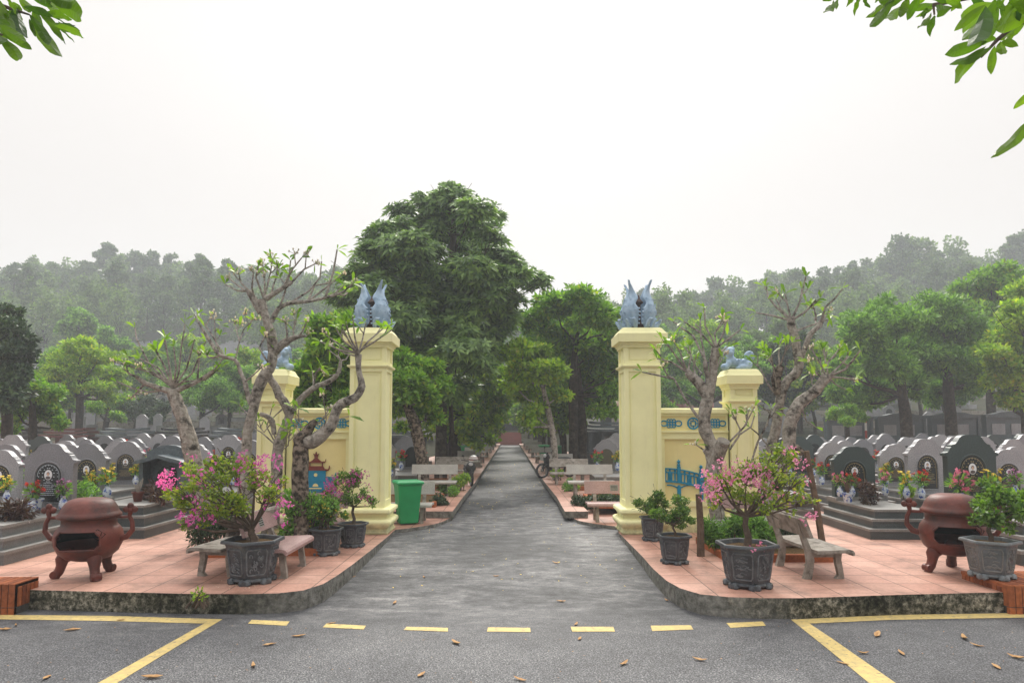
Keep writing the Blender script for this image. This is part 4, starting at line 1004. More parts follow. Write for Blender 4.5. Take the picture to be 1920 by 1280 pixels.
# ================= FRANGIPANI TREES =================
def frangi(name, base, D, limbs, tips, label, seed, white=True, stump=None, flowers=.25, mat='bark_grey', rough_first=False, group='bare limbed frangipani trees'):
    rng = random.Random(seed); rs = np.random.RandomState(seed)
    loc = P(base[0], base[1], D); loc.z = 0; root = empty(name, loc, 0, label, 'tree', group)
    def W(x, y, e=0): return P(x, y, D+e)-loc
    def tb(pts, rad, nm, m_, sm=3):
        mb = MB(); pp = []; rr = []
        V = [W(*p) for p in pts]; n = len(V)
        for i in range(n-1):       # Catmull-Rom with knots and bumps
            p0 = V[max(i-1, 0)]; p1 = V[i]; p2 = V[i+1]; p3 = V[min(i+2, n-1)]
            for k in range(sm):
                t = k/sm; q = .5*((2*p1)+(p2-p0)*t+(2*p0-5*p1+4*p2-p3)*t*t+(3*p1-p0-3*p2+p3)*t*t*t)
                r = (rad[i]*(1-t)+rad[i+1]*t)*D/F; pp.append(q); rr.append(r*(1+rng.uniform(-.05, .06)))
        pp.append(V[-1]); rr.append(rad[-1]*D/F); mb.tube(pp, rr, 10 if rad[0] > 4 else 6, wob=.06 if rad[0] > 4 else 0, rng=rng)
        return mb.build(nm, m_, root, smooth=60)
    for i, (nm, pts, rad, m_) in enumerate(limbs): tb(pts, rad, nm, M_[m_])
    # twigs that end in leaf rosettes
    mb = MB(); ends = []
    for t in tips:
        (x0, y0), mids, (x1, y1) = t[0], t[1], t[2]; e1 = rng.uniform(-.35, .35)
        pts = [W(x0, y0)]+[W(m[0], m[1], e1*(k+1)/(len(mids)+1)) for k, m in enumerate(mids)]
        end = W(x1, y1, e1); pts.append(end)
        if len(pts) == 2: mid = (pts[0]+pts[1])/2+Vector((rng.gauss(0, .02), 0, -.035)); pts.insert(1, mid)
        n = len(pts); r0 = .8*(t[3] if len(t) > 3 else 2.6)
        mb.tube(pts, [r0*(1-.42*i/(n-1))*D/F for i in range(n)], 6)
        dr = (pts[-1]-pts[-2]).normalized(); ends.append((end, dr))
        if len(t) > 4 and t[4] == 0: continue
        for k in range(rng.randint(0, 2)):       # short side shoots
            b0 = pts[-2].lerp(pts[-1], rng.uniform(.1, .6)); dd = (dr+Vector((rng.gauss(0, .6), rng.gauss(0, .6), .35))).normalized(); ee = b0+dd*rng.uniform(.10, .24)
            mb.tube([b0, b0.lerp(ee, .5)+Vector((0, 0, -.012)), ee], [r0*.62*D/F, r0*.55*D/F, r0*.48*D/F], 5); ends.append((ee, dd))
    mb.build('twigs', M_['bark_grey'], root, smooth=True)
    q = []; fl = []
    for e, d in ends:
        k = rng.randint(2, 5)
        if rng.random() < flowers: fl.append((e, d)); k = rng.randint(1, 4)
        e = np.array([tuple(e)]); a = np.array([tuple(d+Vector((0, 0, .5)))])
        n = k; C = np.repeat(e, n, axis=0); ax = np.repeat(a, n, axis=0)
        dirs = unit(ax*.55+rs.normal(size=(n, 3))*.75+np.array([[0, 0, .1]])); L = rs.uniform(.13, .25, n); Wd = L*.13
        # two-part blade: rises then droops
        nrm = unit(rs.normal(size=(n, 3))*.5+np.array([[0, 0, 1.]])); s = unit(np.cross(dirs, nrm)); Lr = L.reshape(-1, 1); Wr = Wd.reshape(-1, 1); z = np.array([[0, 0, 1.]])
        m1 = C+dirs*Lr*.35; m2 = C+dirs*Lr*.7-z*Lr*.05; tip = C+dirs*Lr-z*Lr*.2
        q.append(np.stack([C, m1+s*Wr*.75, m2+s*Wr, tip, m2-s*Wr, m1-s*Wr*.75], axis=1))
    mb = MB(); mb.quads(np.concatenate(q)); mb.build('leaves', M_['leaf_frangi'], root)
    if fl:
        mb = MB()
        for e, d in fl:
            for k in range(7):
                c = e+d*.05+Vector((rng.gauss(0, .035), rng.gauss(0, .035), rng.gauss(.02, .025))); mb.tube([e, c], .004, 4, mi=1); mb.ball(c, (.014, .014, .022), 6, 5)
        mb.build('flowers', [M_['f_white'], M_['bark_grey']], root, smooth=True)
    if white:
        b0 = limbs[0]; x, y = b0[1][0][:2]; c = W(x, y); r = b0[2][0]*D/F
        x2, y2 = b0[1][1][:2]; d = (W(x2, y2)-c).normalized(); mb = MB(); c0 = Vector((c.x, c.y, .0)); t1 = W(x, y-34)+Vector((d.x*.1, 0, 0))
        mb.tube([c0-Vector((0, 0, 0)), c+d*.05, c+d*.26], [r*1.25, r*1.13, r*1.07], 12, cap=False, wob=.03, rng=rng); mb.build('whitewash', M_['whitewash'], root, smooth=60)
    if stump:
        a, b_, r = stump; mb = MB(); p0 = W(*a); p1 = W(*b_); mb.tube([p0, p0.lerp(p1, .6), p1], [r*1.1*D/F, r*D/F, r*.96*D/F], 14); mb.build('sawn_limb', M_[mat], root, smooth=40)
        d = (p1-p0).normalized(); M = Matrix.Translation(p1+d*.002) @ d.to_track_quat('Z', 'Y').to_matrix().to_4x4(); mb = MB(); mb.lathe([(r*.86*D/F, 0), (r*.8*D/F, .006), (.0, .004)], 16, M=M, cap=False); mb.build('cut_face', M_['cutwood'], root)
    return root
J = (325, 728)
frangi('frangipani_tree', (385, 985), 12.0, [('trunk', [(388, 990), (378, 930), (366, 880), (353, 820), (344, 789), (334, 760), (323, 732)], [17, 16, 15, 14, 12.5, 11.5, 10], 'bark_grey'),
    ('limb', [(323, 735), (300, 728), (272, 718), (256, 706)], [7, 5, 4, 3.5], 'bark_grey'), ('limb', [(326, 734), (350, 724), (370, 715), (400, 695)], [6, 4.5, 3.5, 3], 'bark_grey')],
    [(J, [(278, 679), (256, 635)], (253, 614)), (J, [(290, 700)], (219, 679)), (J, [(280, 735), (250, 728)], (219, 715)), (J, [(318, 690)], (309, 632)), (J, [(335, 700), (340, 650)], (347, 607)), (J, [(350, 690)], (365, 636)), (J, [(360, 700)], (386, 640)), ((400, 695), [(412, 680)], (420, 668)), (J, [(300, 705)], (240, 668)), (J, [(298, 690)], (262, 672)), (J, [(310, 690)], (290, 650)), ((256, 706), [], (230, 690)), ((272, 718), [], (246, 745)), (J, [(330, 690)], (326, 650)), ((370, 715), [], (372, 665)), ((420, 668), [(413, 655), (396, 625)], (372, 592)), (J, [(345, 715), (385, 712)], (412, 690)), (J, [(305, 712)], (268, 690))],
    'frangipani leaning left with the widest leafy crown, farthest left by the left urn', 51, white=False, flowers=.22)
T = (495, 560)
frangi('frangipani_tree', (456, 1000), 11.3, [('trunk', [(452, 1010), (456, 940), (459, 890), (462, 847), (464, 811), (475, 768), (482, 735), (494, 706), (509, 683), (511, 650), (508, 625), (501, 604), (493, 578), (490, 562)], [13, 11, 10, 9.5, 9, 9, 10, 10.5, 9, 8.5, 9.5, 7.5, 8, 8], 'bark_grey'),
    ('limb', [(490, 585), (481, 570), (470, 552), (466, 545)], [7, 7, 6, 4.5], 'bark_grey'), ('limb', [(509, 604), (515, 590), (524, 577), (544, 568), (577, 565), (610, 558), (636, 551)], [5, 5, 4.5, 4, 3.2, 2.8, 2.4], 'bark_grey'),
    ('limb', [(512, 664), (521, 653), (537, 640), (552, 633), (570, 629)], [8, 8, 7, 4.5, 3], 'bark_grey'), ('limb', [(498, 560), (508, 554), (530, 540), (548, 528)], [6, 5, 4, 3.4], 'bark_grey'),
    ('limb', [(472, 758), (464, 738), (459, 716), (450, 695), (441, 675), (413, 666), (398, 646), (380, 617)], [5.5, 4.5, 4, 3.6, 3.2, 3.4, 3.2, 2.6], 'bark_grey')],
    [((467, 546), [(445, 545)], (422, 533)), ((467, 546), [(452, 530)], (448, 515)), ((478, 560), [], (475, 512)), (T, [], (493, 500)), (T, [(505, 520)], (512, 485)), ((508, 554), [(540, 530)], (545, 488)), ((530, 540), [(548, 505)], (566, 483)), ((548, 528), [(570, 505)], (590, 495)), ((610, 558), [(625, 510)], (632, 468), 3), ((544, 568), [(580, 545), (600, 520)], (603, 490)), ((577, 565), [(610, 540)], (640, 515)), ((610, 558), [], (645, 535)), ((636, 551), [], (652, 549)), ((577, 565), [(590, 535)], (622, 530)), ((524, 577), [(535, 545)], (540, 515)), ((552, 633), [], (556, 600)), ((560, 630), [], (574, 606)), ((570, 629), [], (578, 626)), ((537, 640), [], (535, 605)), ((509, 676), [(500, 676), (486, 652)], (496, 632)), ((441, 675), [(449, 640), (457, 617)], (474, 600), 2), ((459, 716), [(475, 703)], (489, 690), 2.4, 0), ((380, 617), [], (365, 592)), ((413, 666), [(405, 645)], (402, 600), 2), ((413, 666), [], (388, 668)), ((449, 640), [], (441, 608), 1.8), (T, [(480, 520)], (484, 498)), ((508, 554), [], (523, 505)), ((460, 545), [], (430, 522)), ((630, 552), [], (660, 532))],
    'tallest frangipani of the left group, its pale budded twigs highest against the sky', 52, white=False, flowers=.5)
frangi('frangipani_tree', (518, 985), 11.7, [('trunk', [(512, 990), (515, 930), (519, 880), (520, 850), (525, 827), (534, 800), (541, 784), (542, 770)], [11, 10.5, 10.5, 10, 10, 8.5, 8, 8.5], 'bark_grey'),
    ('limb', [(542, 778), (535, 757), (524, 742), (517, 725), (508, 712), (504, 700)], [7, 8.5, 8, 6.5, 6.5, 6], 'bark_grey'), ('limb', [(543, 776), (553, 762), (566, 745), (590, 726), (616, 715), (634, 700), (639, 676)], [7.5, 6, 5.5, 5.5, 4.5, 4, 3], 'bark_grey'),
    ('limb', [(514, 815), (511, 790), (500, 780), (488, 776)], [5, 5, 4.5, 4], 'bark_grey')],
    [((639, 676), [(632, 668)], (618, 657), 2), ((639, 676), [], (655, 664), 2), ((639, 676), [], (637, 650), 2), ((588, 725), [(592, 700)], (600, 688), 2.2), ((588, 725), [], (586, 695), 2), ((634, 700), [], (610, 700), 1.6), ((511, 790), [(495, 810)], (478, 790), 2), ((516, 830), [(500, 800)], (510, 765), 2), ((518, 835), [(490, 810)], (460, 795), 2), ((516, 820), [(505, 790)], (530, 765), 2), ((488, 776), [(470, 780)], (452, 765), 2), ((520, 850), [(540, 835)], (545, 800), 1.8), ((541, 784), [], (565, 800), 1.6), ((540, 820), [], (560, 790), 1.6)],
    'slender pale frangipani forking right in front of the left short pillar', 53, white=False, flowers=.25)
frangi('frangipani_tree', (565, 990), 11.0, [('trunk', [(566, 1000), (564, 940), (562, 900), (564, 860), (564, 832), (567, 818)], [15, 15, 15.5, 14.5, 14, 14], 'bark_rough'),
    ('dead_limb', [(566, 822), (578, 806), (583, 798), (592, 788)], [13, 9, 8, 5], 'bark_rough'), ('limb', [(570, 826), (585, 828), (603, 815), (622, 795), (630, 770), (640, 757), (656, 750), (669, 742), (678, 724), (675, 705), (672, 688), (672, 664)], [12, 13.5, 12.5, 10.5, 8.5, 9.5, 8, 7.5, 7, 5.5, 5, 6.5], 'bark_grey')],
    [((672, 663), [(650, 655)], (612, 628)), ((672, 663), [(645, 640)], (632, 620)), ((672, 663), [(655, 630)], (648, 604)), ((672, 663), [(665, 630)], (661, 592)), ((672, 663), [(680, 635)], (686, 605)), ((672, 663), [(690, 640)], (718, 616)), ((678, 655), [(700, 642)], (735, 618)), ((672, 663), [(640, 657)], (600, 640)), ((672, 663), [(655, 640)], (640, 612)), ((583, 800), [(600, 792)], (615, 770), 2), ((603, 812), [(612, 785)], (606, 745), 1.8), ((575, 815), [(560, 790)], (560, 765), 1.6), ((600, 815), [(618, 790)], (655, 780), 1.6), ((672, 668), [], (625, 650), 2.2), ((568, 822), [(556, 800)], (540, 810), 1.8)],
    'rough barked frangipani with a knotted trunk bending right before the left tall pillar', 54, white=False, flowers=.18)
frangi('frangipani_tree', (1347, 985), 11.6, [('trunk', [(1350, 1000), (1345, 965), (1338, 920), (1338, 880), (1340, 850), (1330, 825), (1322, 805), (1321, 775), (1328, 745), (1330, 722)], [15, 14, 13.5, 14, 15.5, 11, 12, 11.5, 11, 8.5], 'bark_grey'),
    ('limb', [(1326, 745), (1313, 722), (1300, 708), (1288, 697)], [9, 9.5, 9, 6.5], 'bark_grey'), ('limb', [(1331, 740), (1337, 710), (1338, 680), (1342, 662), (1343, 652)], [8, 6.5, 8, 9, 9], 'bark_grey'), ('dead_limb', [(1334, 870), (1328, 850), (1321, 842)], [8, 7, 5.5], 'bark_grey'), ('limb', [(1326, 738), (1328, 712), (1323, 690), (1322, 675)], [5, 4, 4.5, 3.4], 'bark_grey')],
    [((1309, 783), [(1280, 740), (1264, 710)], (1204, 697), 3.4), ((1264, 710), [], (1244, 690), 2.4), ((1288, 697), [(1258, 678)], (1232, 672)), ((1288, 697), [(1262, 660)], (1251, 645)), ((1288, 697), [(1275, 660)], (1264, 640)), ((1290, 697), [(1296, 665)], (1283, 650)), ((1322, 675), [(1300, 630), (1275, 612)], (1263, 603), 3), ((1342, 655), [(1315, 625)], (1283, 603)), ((1343, 652), [(1322, 610)], (1321, 577)), ((1343, 652), [(1340, 625)], (1356, 598)), ((1343, 652), [(1356, 625)], (1363, 600)), ((1343, 652), [(1370, 632)], (1388, 618)), ((1322, 675), [(1314, 630)], (1313, 600)), ((1368, 842), [(1385, 818), (1388, 805)], (1372, 772), 2.6), ((1388, 808), [(1400, 795)], (1400, 770), 2.4), ((1386, 815), [(1408, 800)], (1416, 775), 2.4), ((1366, 830), [(1395, 800)], (1415, 762), 2.4), ((1318, 842), [(1312, 838)], (1306, 834), 2, 0), ((1315, 700), [], (1296, 668)), ((1310, 715), [(1300, 690)], (1306, 665)), ((1343, 660), [], (1365, 650)), ((1330, 700), [(1345, 690)], (1352, 668), 2)],
    'frangipani with a sawn off limb in front of the bridge relief', 55, stump=((1341, 866), (1357, 826, -.25), 12), flowers=.2)
frangi('frangipani_tree', (1430, 985), 11.5, [('trunk', [(1424, 995), (1436, 950), (1452, 912), (1466, 880), (1476, 850), (1480, 820), (1481, 795), (1490, 772), (1500, 756), (1514, 744), (1530, 731), (1545, 712), (1553, 705)], [18, 17, 15, 13.5, 12, 12, 12.5, 12, 11.5, 10.5, 9.5, 10, 9], 'bark_grey'),
    ('burl', [(1468, 852), (1480, 842), (1493, 842), (1505, 850)], [10, 12, 9, 6], 'bark_rough')],
    [((1553, 706), [(1585, 692)], (1613, 657), 3.2), ((1553, 706), [(1580, 708)], (1603, 712), 2.8), ((1550, 706), [(1552, 680)], (1573, 655)), ((1550, 708), [(1540, 685)], (1524, 658)), ((1553, 706), [(1548, 680)], (1545, 650)), ((1545, 712), [(1522, 690)], (1515, 680), 2), ((1553, 706), [(1570, 690)], (1592, 668)), ((1530, 731), [], (1520, 700), 1.8), ((1553, 706), [(1566, 720)], (1585, 730), 2), ((1500, 756), [(1512, 790)], (1530, 800), 1.8), ((1545, 712), [], (1538, 670))],
    'stout frangipani with a whitewashed base leaning right, beside the right short pillar', 56, flowers=.15)
frangi('frangipani_tree', (1443, 960), 12.0, [('trunk', [(1446, 985), (1442, 930), (1440, 880), (1445, 841), (1455, 802), (1461, 760), (1466, 735), (1476, 714), (1492, 700), (1498, 684), (1494, 655), (1490, 632), (1484, 610), (1483, 598)], [12, 11, 10, 9.5, 9, 8.5, 8.5, 8, 9, 8.5, 8, 8, 8, 7], 'bark_grey'),
    ('dead_limb', [(1459, 740), (1455, 715), (1458, 698), (1465, 686)], [8, 8.5, 9, 6], 'bark_rough'), ('limb', [(1499, 690), (1504, 668), (1512, 645), (1519, 627), (1533, 612), (1540, 600)], [4.5, 4.5, 5, 5, 3.5, 3], 'bark_grey')],
    [((1480, 600), [(1450, 592)], (1418, 586), 3), ((1481, 598), [(1455, 575), (1440, 556)], (1437, 537), 3), ((1483, 598), [(1476, 570)], (1472, 550)), ((1486, 596), [(1500, 565)], (1511, 518), 3), ((1484, 600), [(1510, 585)], (1530, 562), 3), ((1486, 600), [(1500, 590)], (1517, 578)), ((1494, 620), [(1520, 610)], (1556, 598), 2.8), ((1540, 600), [(1548, 575), (1565, 560)], (1580, 541), 3), ((1519, 627), [(1540, 612)], (1548, 590), 2.4), ((1458, 745), [(1440, 720), (1425, 690)], (1412, 680), 2.6), ((1458, 740), [(1452, 700)], (1446, 665), 2.2), ((1462, 690), [(1460, 665)], (1462, 640), 2.2), ((1460, 700), [(1446, 680)], (1430, 655), 2), ((1462, 688), [(1470, 665)], (1478, 645), 2), ((1482, 598), [(1465, 580)], (1455, 560), 2.4), ((1443, 885), [(1409, 866), (1420, 830), (1438, 795)], (1447, 765), 3.2), ((1530, 600), [], (1525, 572), 2.2), ((1445, 841), [(1420, 812)], (1405, 800), 2), ((1458, 800), [(1440, 770)], (1418, 757), 2)],
    'tall slim frangipani with the highest twigs of the right group', 57, flowers=.15, white=True)
def stake(x0, y0, x1, y1, D, r, label):
    a = P(x0, y0, D); b_ = P(x1, y1, D); a.z = 0; mb = MB(); rng = random.Random(1); mb.tube([Vector((0, 0, 0)), (b_-a)*.5+Vector((.01, 0, 0)), b_-a], [r*1.15, r, r*.95], 8, wob=.1, rng=rng)
    o = mb.build('support_stake', M_['wood'], smooth=50); o.location = a; tag(o, label, 'stake')
stake(1313, 1012, 1310, 926, 10.9, .055, 'dark upright stake beside the frangipani with the sawn limb')
stake(1544, 1005, 1512, 845, 11.0, .05, 'slanting prop leaning against the stout frangipani')
# ================= GRAVES =================
def stone_outline(w, h, kind):
    if kind == 0: R_ = [(.0, 1.0), (.10, .999), (.17, .985), (.22, .955), (.26, .905), (.31, .868), (.375, .853), (.38, .822), (.405, .818), (.43, .78), (.46, .75), (.52, .738), (.522, .70), (.475, .695), (.47, .62), (.47, .0)]
    elif kind == 1: R_ = [(.0, 1.0), (.10, .992), (.19, .965), (.25, .92), (.30, .872), (.345, .858), (.35, .83), (.38, .825), (.41, .77), (.45, .735), (.51, .72), (.512, .685), (.465, .68), (.46, .0)]
    else: R_ = [(.0, 1.0), (.10, .99), (.18, .96), (.24, .90), (.30, .86), (.35, .85), (.38, .80), (.42, .74), (.50, .72), (.50, .68), (.455, .675), (.45, .0)]
    return [(-x*w, z*h) for x, z in R_[::-1]][:-1]+[(x*w, z*h) for x, z in R_]
def arch(w, z0, z1, n=10):
    return [(-w, z0), (w, z0), (w, z1-w*1.1)]+[(w*math.cos(PI*k/n), z1-w*1.1+w*1.1*math.sin(PI*k/n)) for k in range(1, n)]+[(-w, z1-w*1.1)]
def make_grave(name, stone, plinth, kind=0, tier=3, detail=True, w=.86, h=1.10, plen=2.0, letters='gold', lines=None, seed=0, hp=.54):
    rng = random.Random(seed); root = empty(name)     # origin under the headstone; the plinth runs towards the viewer
    mb = MB(); W = .60; y1 = .22
    step = [(W, .0, hp*.36), (W-.09, hp*.36, hp*.68), (W-.18, hp*.68, hp)][:tier] if detail else [(W-.06, 0, hp)]
    for i, (hw, z0, z1) in enumerate(step):
        ya = -plen+i*.10; mb.box(-hw, hw, ya, y1-i*.02, z0, z1-.045, 0); mb.box(-hw-.025, hw+.025, ya-.025, y1-i*.02+.02, z1-.045, z1, 1)
    mb.box(-.46, .46, -.30, y1-.06, hp, hp+.06, 1)
    mb.build('plinth', [M_[plinth], M_['slab']], root)
    mb = MB(); z0 = hp+.06; ol = stone_outline(w, h, kind); mb.prism([(x, z+z0) for x, z in ol], -.11, .03)
    o = mb.build('headstone', M_[stone], root, smooth=35)
    if detail:
        md = o.modifiers.new('b', 'BEVEL'); md.width = .006; md.segments = 1; md.limit_method = 'ANGLE'; apply_mods(o)
    pw = .212 if detail else .21; pz0 = z0+.10; pz1 = z0+h*.70; mb = MB(); mb.prism(arch(pw, pz0, pz1), -.118, -.10, 0)
    pq = mb.build('plaque', M_['plaque'], root); gm = M_['gold' if letters == 'gold' else 'white_letter']
    if detail:
        mb = MB(); a = [(x, -.113, z) for x, z in arch(pw+.018, pz0-.01, pz1+.018, 14)]; mb.tube(a+a[:1], .016, 5); mb.build('plaque_rim', M_[stone], pq, smooth=True)
        mb = MB(); a = [(x, -.119, z) for x, z in arch(pw-.03, pz0+.03, pz1-.03, 14)][1:]; mb.tube(a, .0045, 4)
        for k in range(11): an = PI*k/10; mb.ball(((pw-.052)*math.cos(an), -.119, pz1-pw*1.1+(pw-.04)*1.1*math.sin(an)), (.009, .004, .009), 6, 4)
        cz_ = pz1-.205
        for s in (-1, 1):
            for k in range(6): an = R(-80+k*32); mb.ball((s*.098*math.cos(an), -.119, cz_+.115*math.sin(an)), (.013, .004, .009), 6, 4)
        mb.build('gilt_border', gm, pq)
        mb = MB(); mb.lathe([(.0, .006), (1, .006), (1.06, .003), (1.06, 0)], 20, M=Matrix.Translation((0, -.1185, cz_)) @ Matrix.Scale(.062, 4, (1, 0, 0)) @ Matrix.Scale(.082, 4, (0, 0, 1)) @ Matrix.Rotation(R(90), 4, 'X'), cap=False)
        pt = mb.build('portrait', M_['portrait'], pq)
        mb = MB(); mb.ball((0, -.130 if False else -.1245, cz_-.048), (.042, .002, .028), 12, 6); mb.ball((0, -.1247, cz_+.022), (.026, .002, .030), 12, 6); mb.build('figure', M_['portrait_dark'], pt)
        mb = MB(); mb.ball((0, -.127, cz_+.012), (.0195, .0015, .026), 12, 6); mb.build('face', M_['skin'], pt)
        lines = lines or ['* * *']
        zz = cz_-.135; mb = MB()
        for i in range(7):          # worn rows of small engraved letters
            if i == 1: zz -= .045; continue
            wl = rng.uniform(.09, .155) if i else .07; x = -wl
            while x < wl:
                q = rng.uniform(.010, .03); mb.box(x, min(x+q, wl), -.120, -.1178, zz-.006, zz+.006); x += q+.008
            zz -= .032
            if zz < pz0+.04: break
        mb.build('small_lettering', gm, pq)
        if lines and lines[0] != '* * *':
            text_mesh(lines[0], .044, Matrix.Translation((0, -.1195, cz_-.178)) @ FRONT, 'inscription', gm, pq, .0015)
    return root
GL = 'granite graves of the front field'
protos = {
 ('pale', 0): Proto(make_grave('grave', 'pale_granite', 'plinth', 0, seed=1, lines=['NGUYỄN VĂN'])),
 ('pale', 2): Proto(make_grave('grave', 'pale_granite', 'plinth', 1, seed=2, h=1.06, w=.82)),
 ('grey', 0): Proto(make_grave('grave', 'grey_granite', 'plinth', 0, seed=3, lines=['TRẦN MINH QUYẾN'], letters='white')),
 ('grey', 1): Proto(make_grave('grave', 'grey_granite', 'plinth', 1, seed=4)),
 ('dark', 0): Proto(make_grave('grave', 'green_granite', 'plinth_dark', 0, seed=5, lines=['NGUYỄN PHÚ'])),
 ('grey', 3): Proto(make_grave('grave', 'grey_granite', 'plinth', 2, detail=False)),
 ('pale', 3): Proto(make_grave('grave', 'pale_granite', 'plinth', 2, detail=False)),
 ('dark', 3): Proto(make_grave('grave', 'green_granite', 'plinth_dark', 1, detail=False))}
# flower vases and other grave gifts
VC = {'yellow': 'f_yellow', 'red': 'f_red', 'pink': 'f_pink', 'purple': 'f_purple', 'white': 'f_white', 'magenta': 'magenta'}
VP = {}
def vase(kind, loc, label, sc=1.0, rz=0):
    if kind not in VP:
        rng = random.Random(len(VP)+5); rs = np.random.RandomState(len(VP)+5); root = empty('flower_vase'); mb = MB()
        mb.lathe([(.035, 0), (.04, .01), (.055, .05), (.062, .09), (.05, .14), (.03, .175), (.028, .19), (.045, .215), (.04, .215), (.02, .18)], 14, cap=False); mb.build('vase', M_['porcelain'], root, smooth=True)
        mb = MB(); sp = []
        for k in range(13):
            a = rng.uniform(0, 2*PI); rr = rng.uniform(.03, .14); e = Vector((rr*math.cos(a), rr*math.sin(a), .30+rng.uniform(0, .20)-rr*.4)); mb.tube([(0, 0, .19), (e.x*.4, e.y*.4, .29), e], .004, 4); sp.append(e)
        mb.build('stems', M_['stem'], root)
        p, u, _ = cloud(rs, [(0, 0, .31)], [(.10, .10, .10)], 90, .1); mb = MB(); mb.quads(leaves(rs, p, unit(u+np.array([[0, 0, .3]])), .075, .013)); mb.build('greenery', M_['leaf_green'], root)
        mb = MB(); C = np.array([tuple(s) for s in sp]); C = np.repeat(C, 3, axis=0)+rs.normal(size=(len(C)*3, 3))*.012
        mb.quads(whorls(rs, C, rs.normal(size=C.shape)*.5+np.array([[0, -.5, .8]]), 6, .038, .012, .8, 0)); mb.build('blooms', M_[VC[kind]], root)
        VP[kind] = Proto(root)
    return VP[kind].put(loc, rz+(loc[0]*7.3+loc[1]*3.1)%6.28, sc*.88, label, 'flower vase', 'flower vases on the graves')
rg = random.Random(77)
names_row = ['front', 'second', 'third', 'fourth', 'fifth', 'sixth', 'seventh', 'eighth']
ordn = ['first', 'second', 'third', 'fourth', 'fifth', 'sixth', 'seventh', 'eighth', 'ninth', 'tenth', 'eleventh', 'twelfth', 'thirteenth', 'fourteenth', 'fifteenth']
colw = {'pale': 'pale grey', 'grey': 'mid grey', 'dark': 'dark green'}
def grave(side, row, col, x, y, key, label=None, sc=1.0):
    lb = label or '%s granite grave, %s from the lane in the %s row on the %s' % (colw[key[0]], ordn[min(col, 14)], names_row[row], side)
    return protos[key].put((x, y, 0), R(rg.uniform(-2, 2)), (sc*rg.uniform(.94, 1.05), 1, sc*rg.uniform(.93, 1.07)), lb, 'grave', GL+' on the '+side)
# front graves one by one
grave('left', 0, 0, -8.08, 12.15, ('grey', 0), 'broad mid grey grave with white engraved plaque, behind the left urn', 1.06)
grave('left', 1, 1, -8.62, 14.1, ('grey', 1), 'mid grey grave with yellow chrysanthemums, right behind the white plaqued one')
grave('left', 1, 2, -10.1, 13.7, ('pale', 2), 'grey grave cut by the left edge of the picture')
grave('right', 0, 0, 8.10, 12.15, ('dark', 0), 'broad dark green grave behind the right urn and the pale pot', 1.06)
grave('right', 1, 0, 7.22, 14.5, ('dark', 0), 'dark green grave on a stepped corner plinth between bench and right urn')
grave('right', 1, 1, 8.80, 14.6, ('pale', 0), 'pale granite grave just left of the broad dark one at right')
grave('right', 1, 2, 10.45, 14.5, ('pale', 2), 'pale granite grave at the right edge of the picture')
# canopied dark grave, left
def make_canopy():
    root = empty('canopied_grave'); mb = MB()
    for i, (hw, z0, z1) in enumerate([(.62, 0, .2), (.55, .2, .4), (.48, .4, .58)]):
        mb.box(-hw, hw, -2.0+i*.1, .25-i*.02, z0, z1-.045, 0); mb.box(-hw-.025, hw+.025, -2.03+i*.1, .27-i*.02, z1-.045, z1, 1)
    mb.build('plinth', [M_['plinth_dark'], M_['slab']], root)
    mb = MB(); mb.box(-.44, .44, .02, .14, .581, 1.35); mb.box(-.44, -.36, -.3, .018, .581, 1.32); mb.box(.36, .44, -.3, .018, .581, 1.32); mb.build('wall', M_['tomb_blue'], root)
    mb = MB(); pr = [(-.5, 1.26), (-.3, 1.30), (0, 1.385), (.3, 1.30), (.5, 1.26), (.52, 1.30), (.45, 1.34), (.3, 1.38), (0, 1.45), (-.3, 1.38), (-.45, 1.34), (-.52, 1.30)]
    mb.prism(pr, -.42, .02); mb.build('canopy', M_['tomb_blue'], root, smooth=40)
    mb = MB(); pr = [(-.44, 1.33), (.44, 1.33), (.46, 1.50), (.38, 1.53), (.30, 1.58), (.16, 1.635), (0, 1.65), (-.16, 1.635), (-.30, 1.58), (-.38, 1.53), (-.46, 1.50)]
    mb.prism(pr, .022, .16); mb.build('crest', M_['tomb_blue'], root, smooth=40)
    mb = MB(); mb.prism(arch(.22, .70, 1.22), .0, .018); pq = mb.build('plaque', M_['plaque'], root)
    mb = MB(); mb.ball((0, -.004, 1.08), (.05, .004, .065), 12, 6); mb.build('portrait', M_['portrait'], pq)
    return root
c = make_canopy(); c.location = (-7.28, 14.6, 0); tag(c, 'dark blue grave with a wavy canopy, beside the leaning left frangipani', 'grave', GL+' on the left')
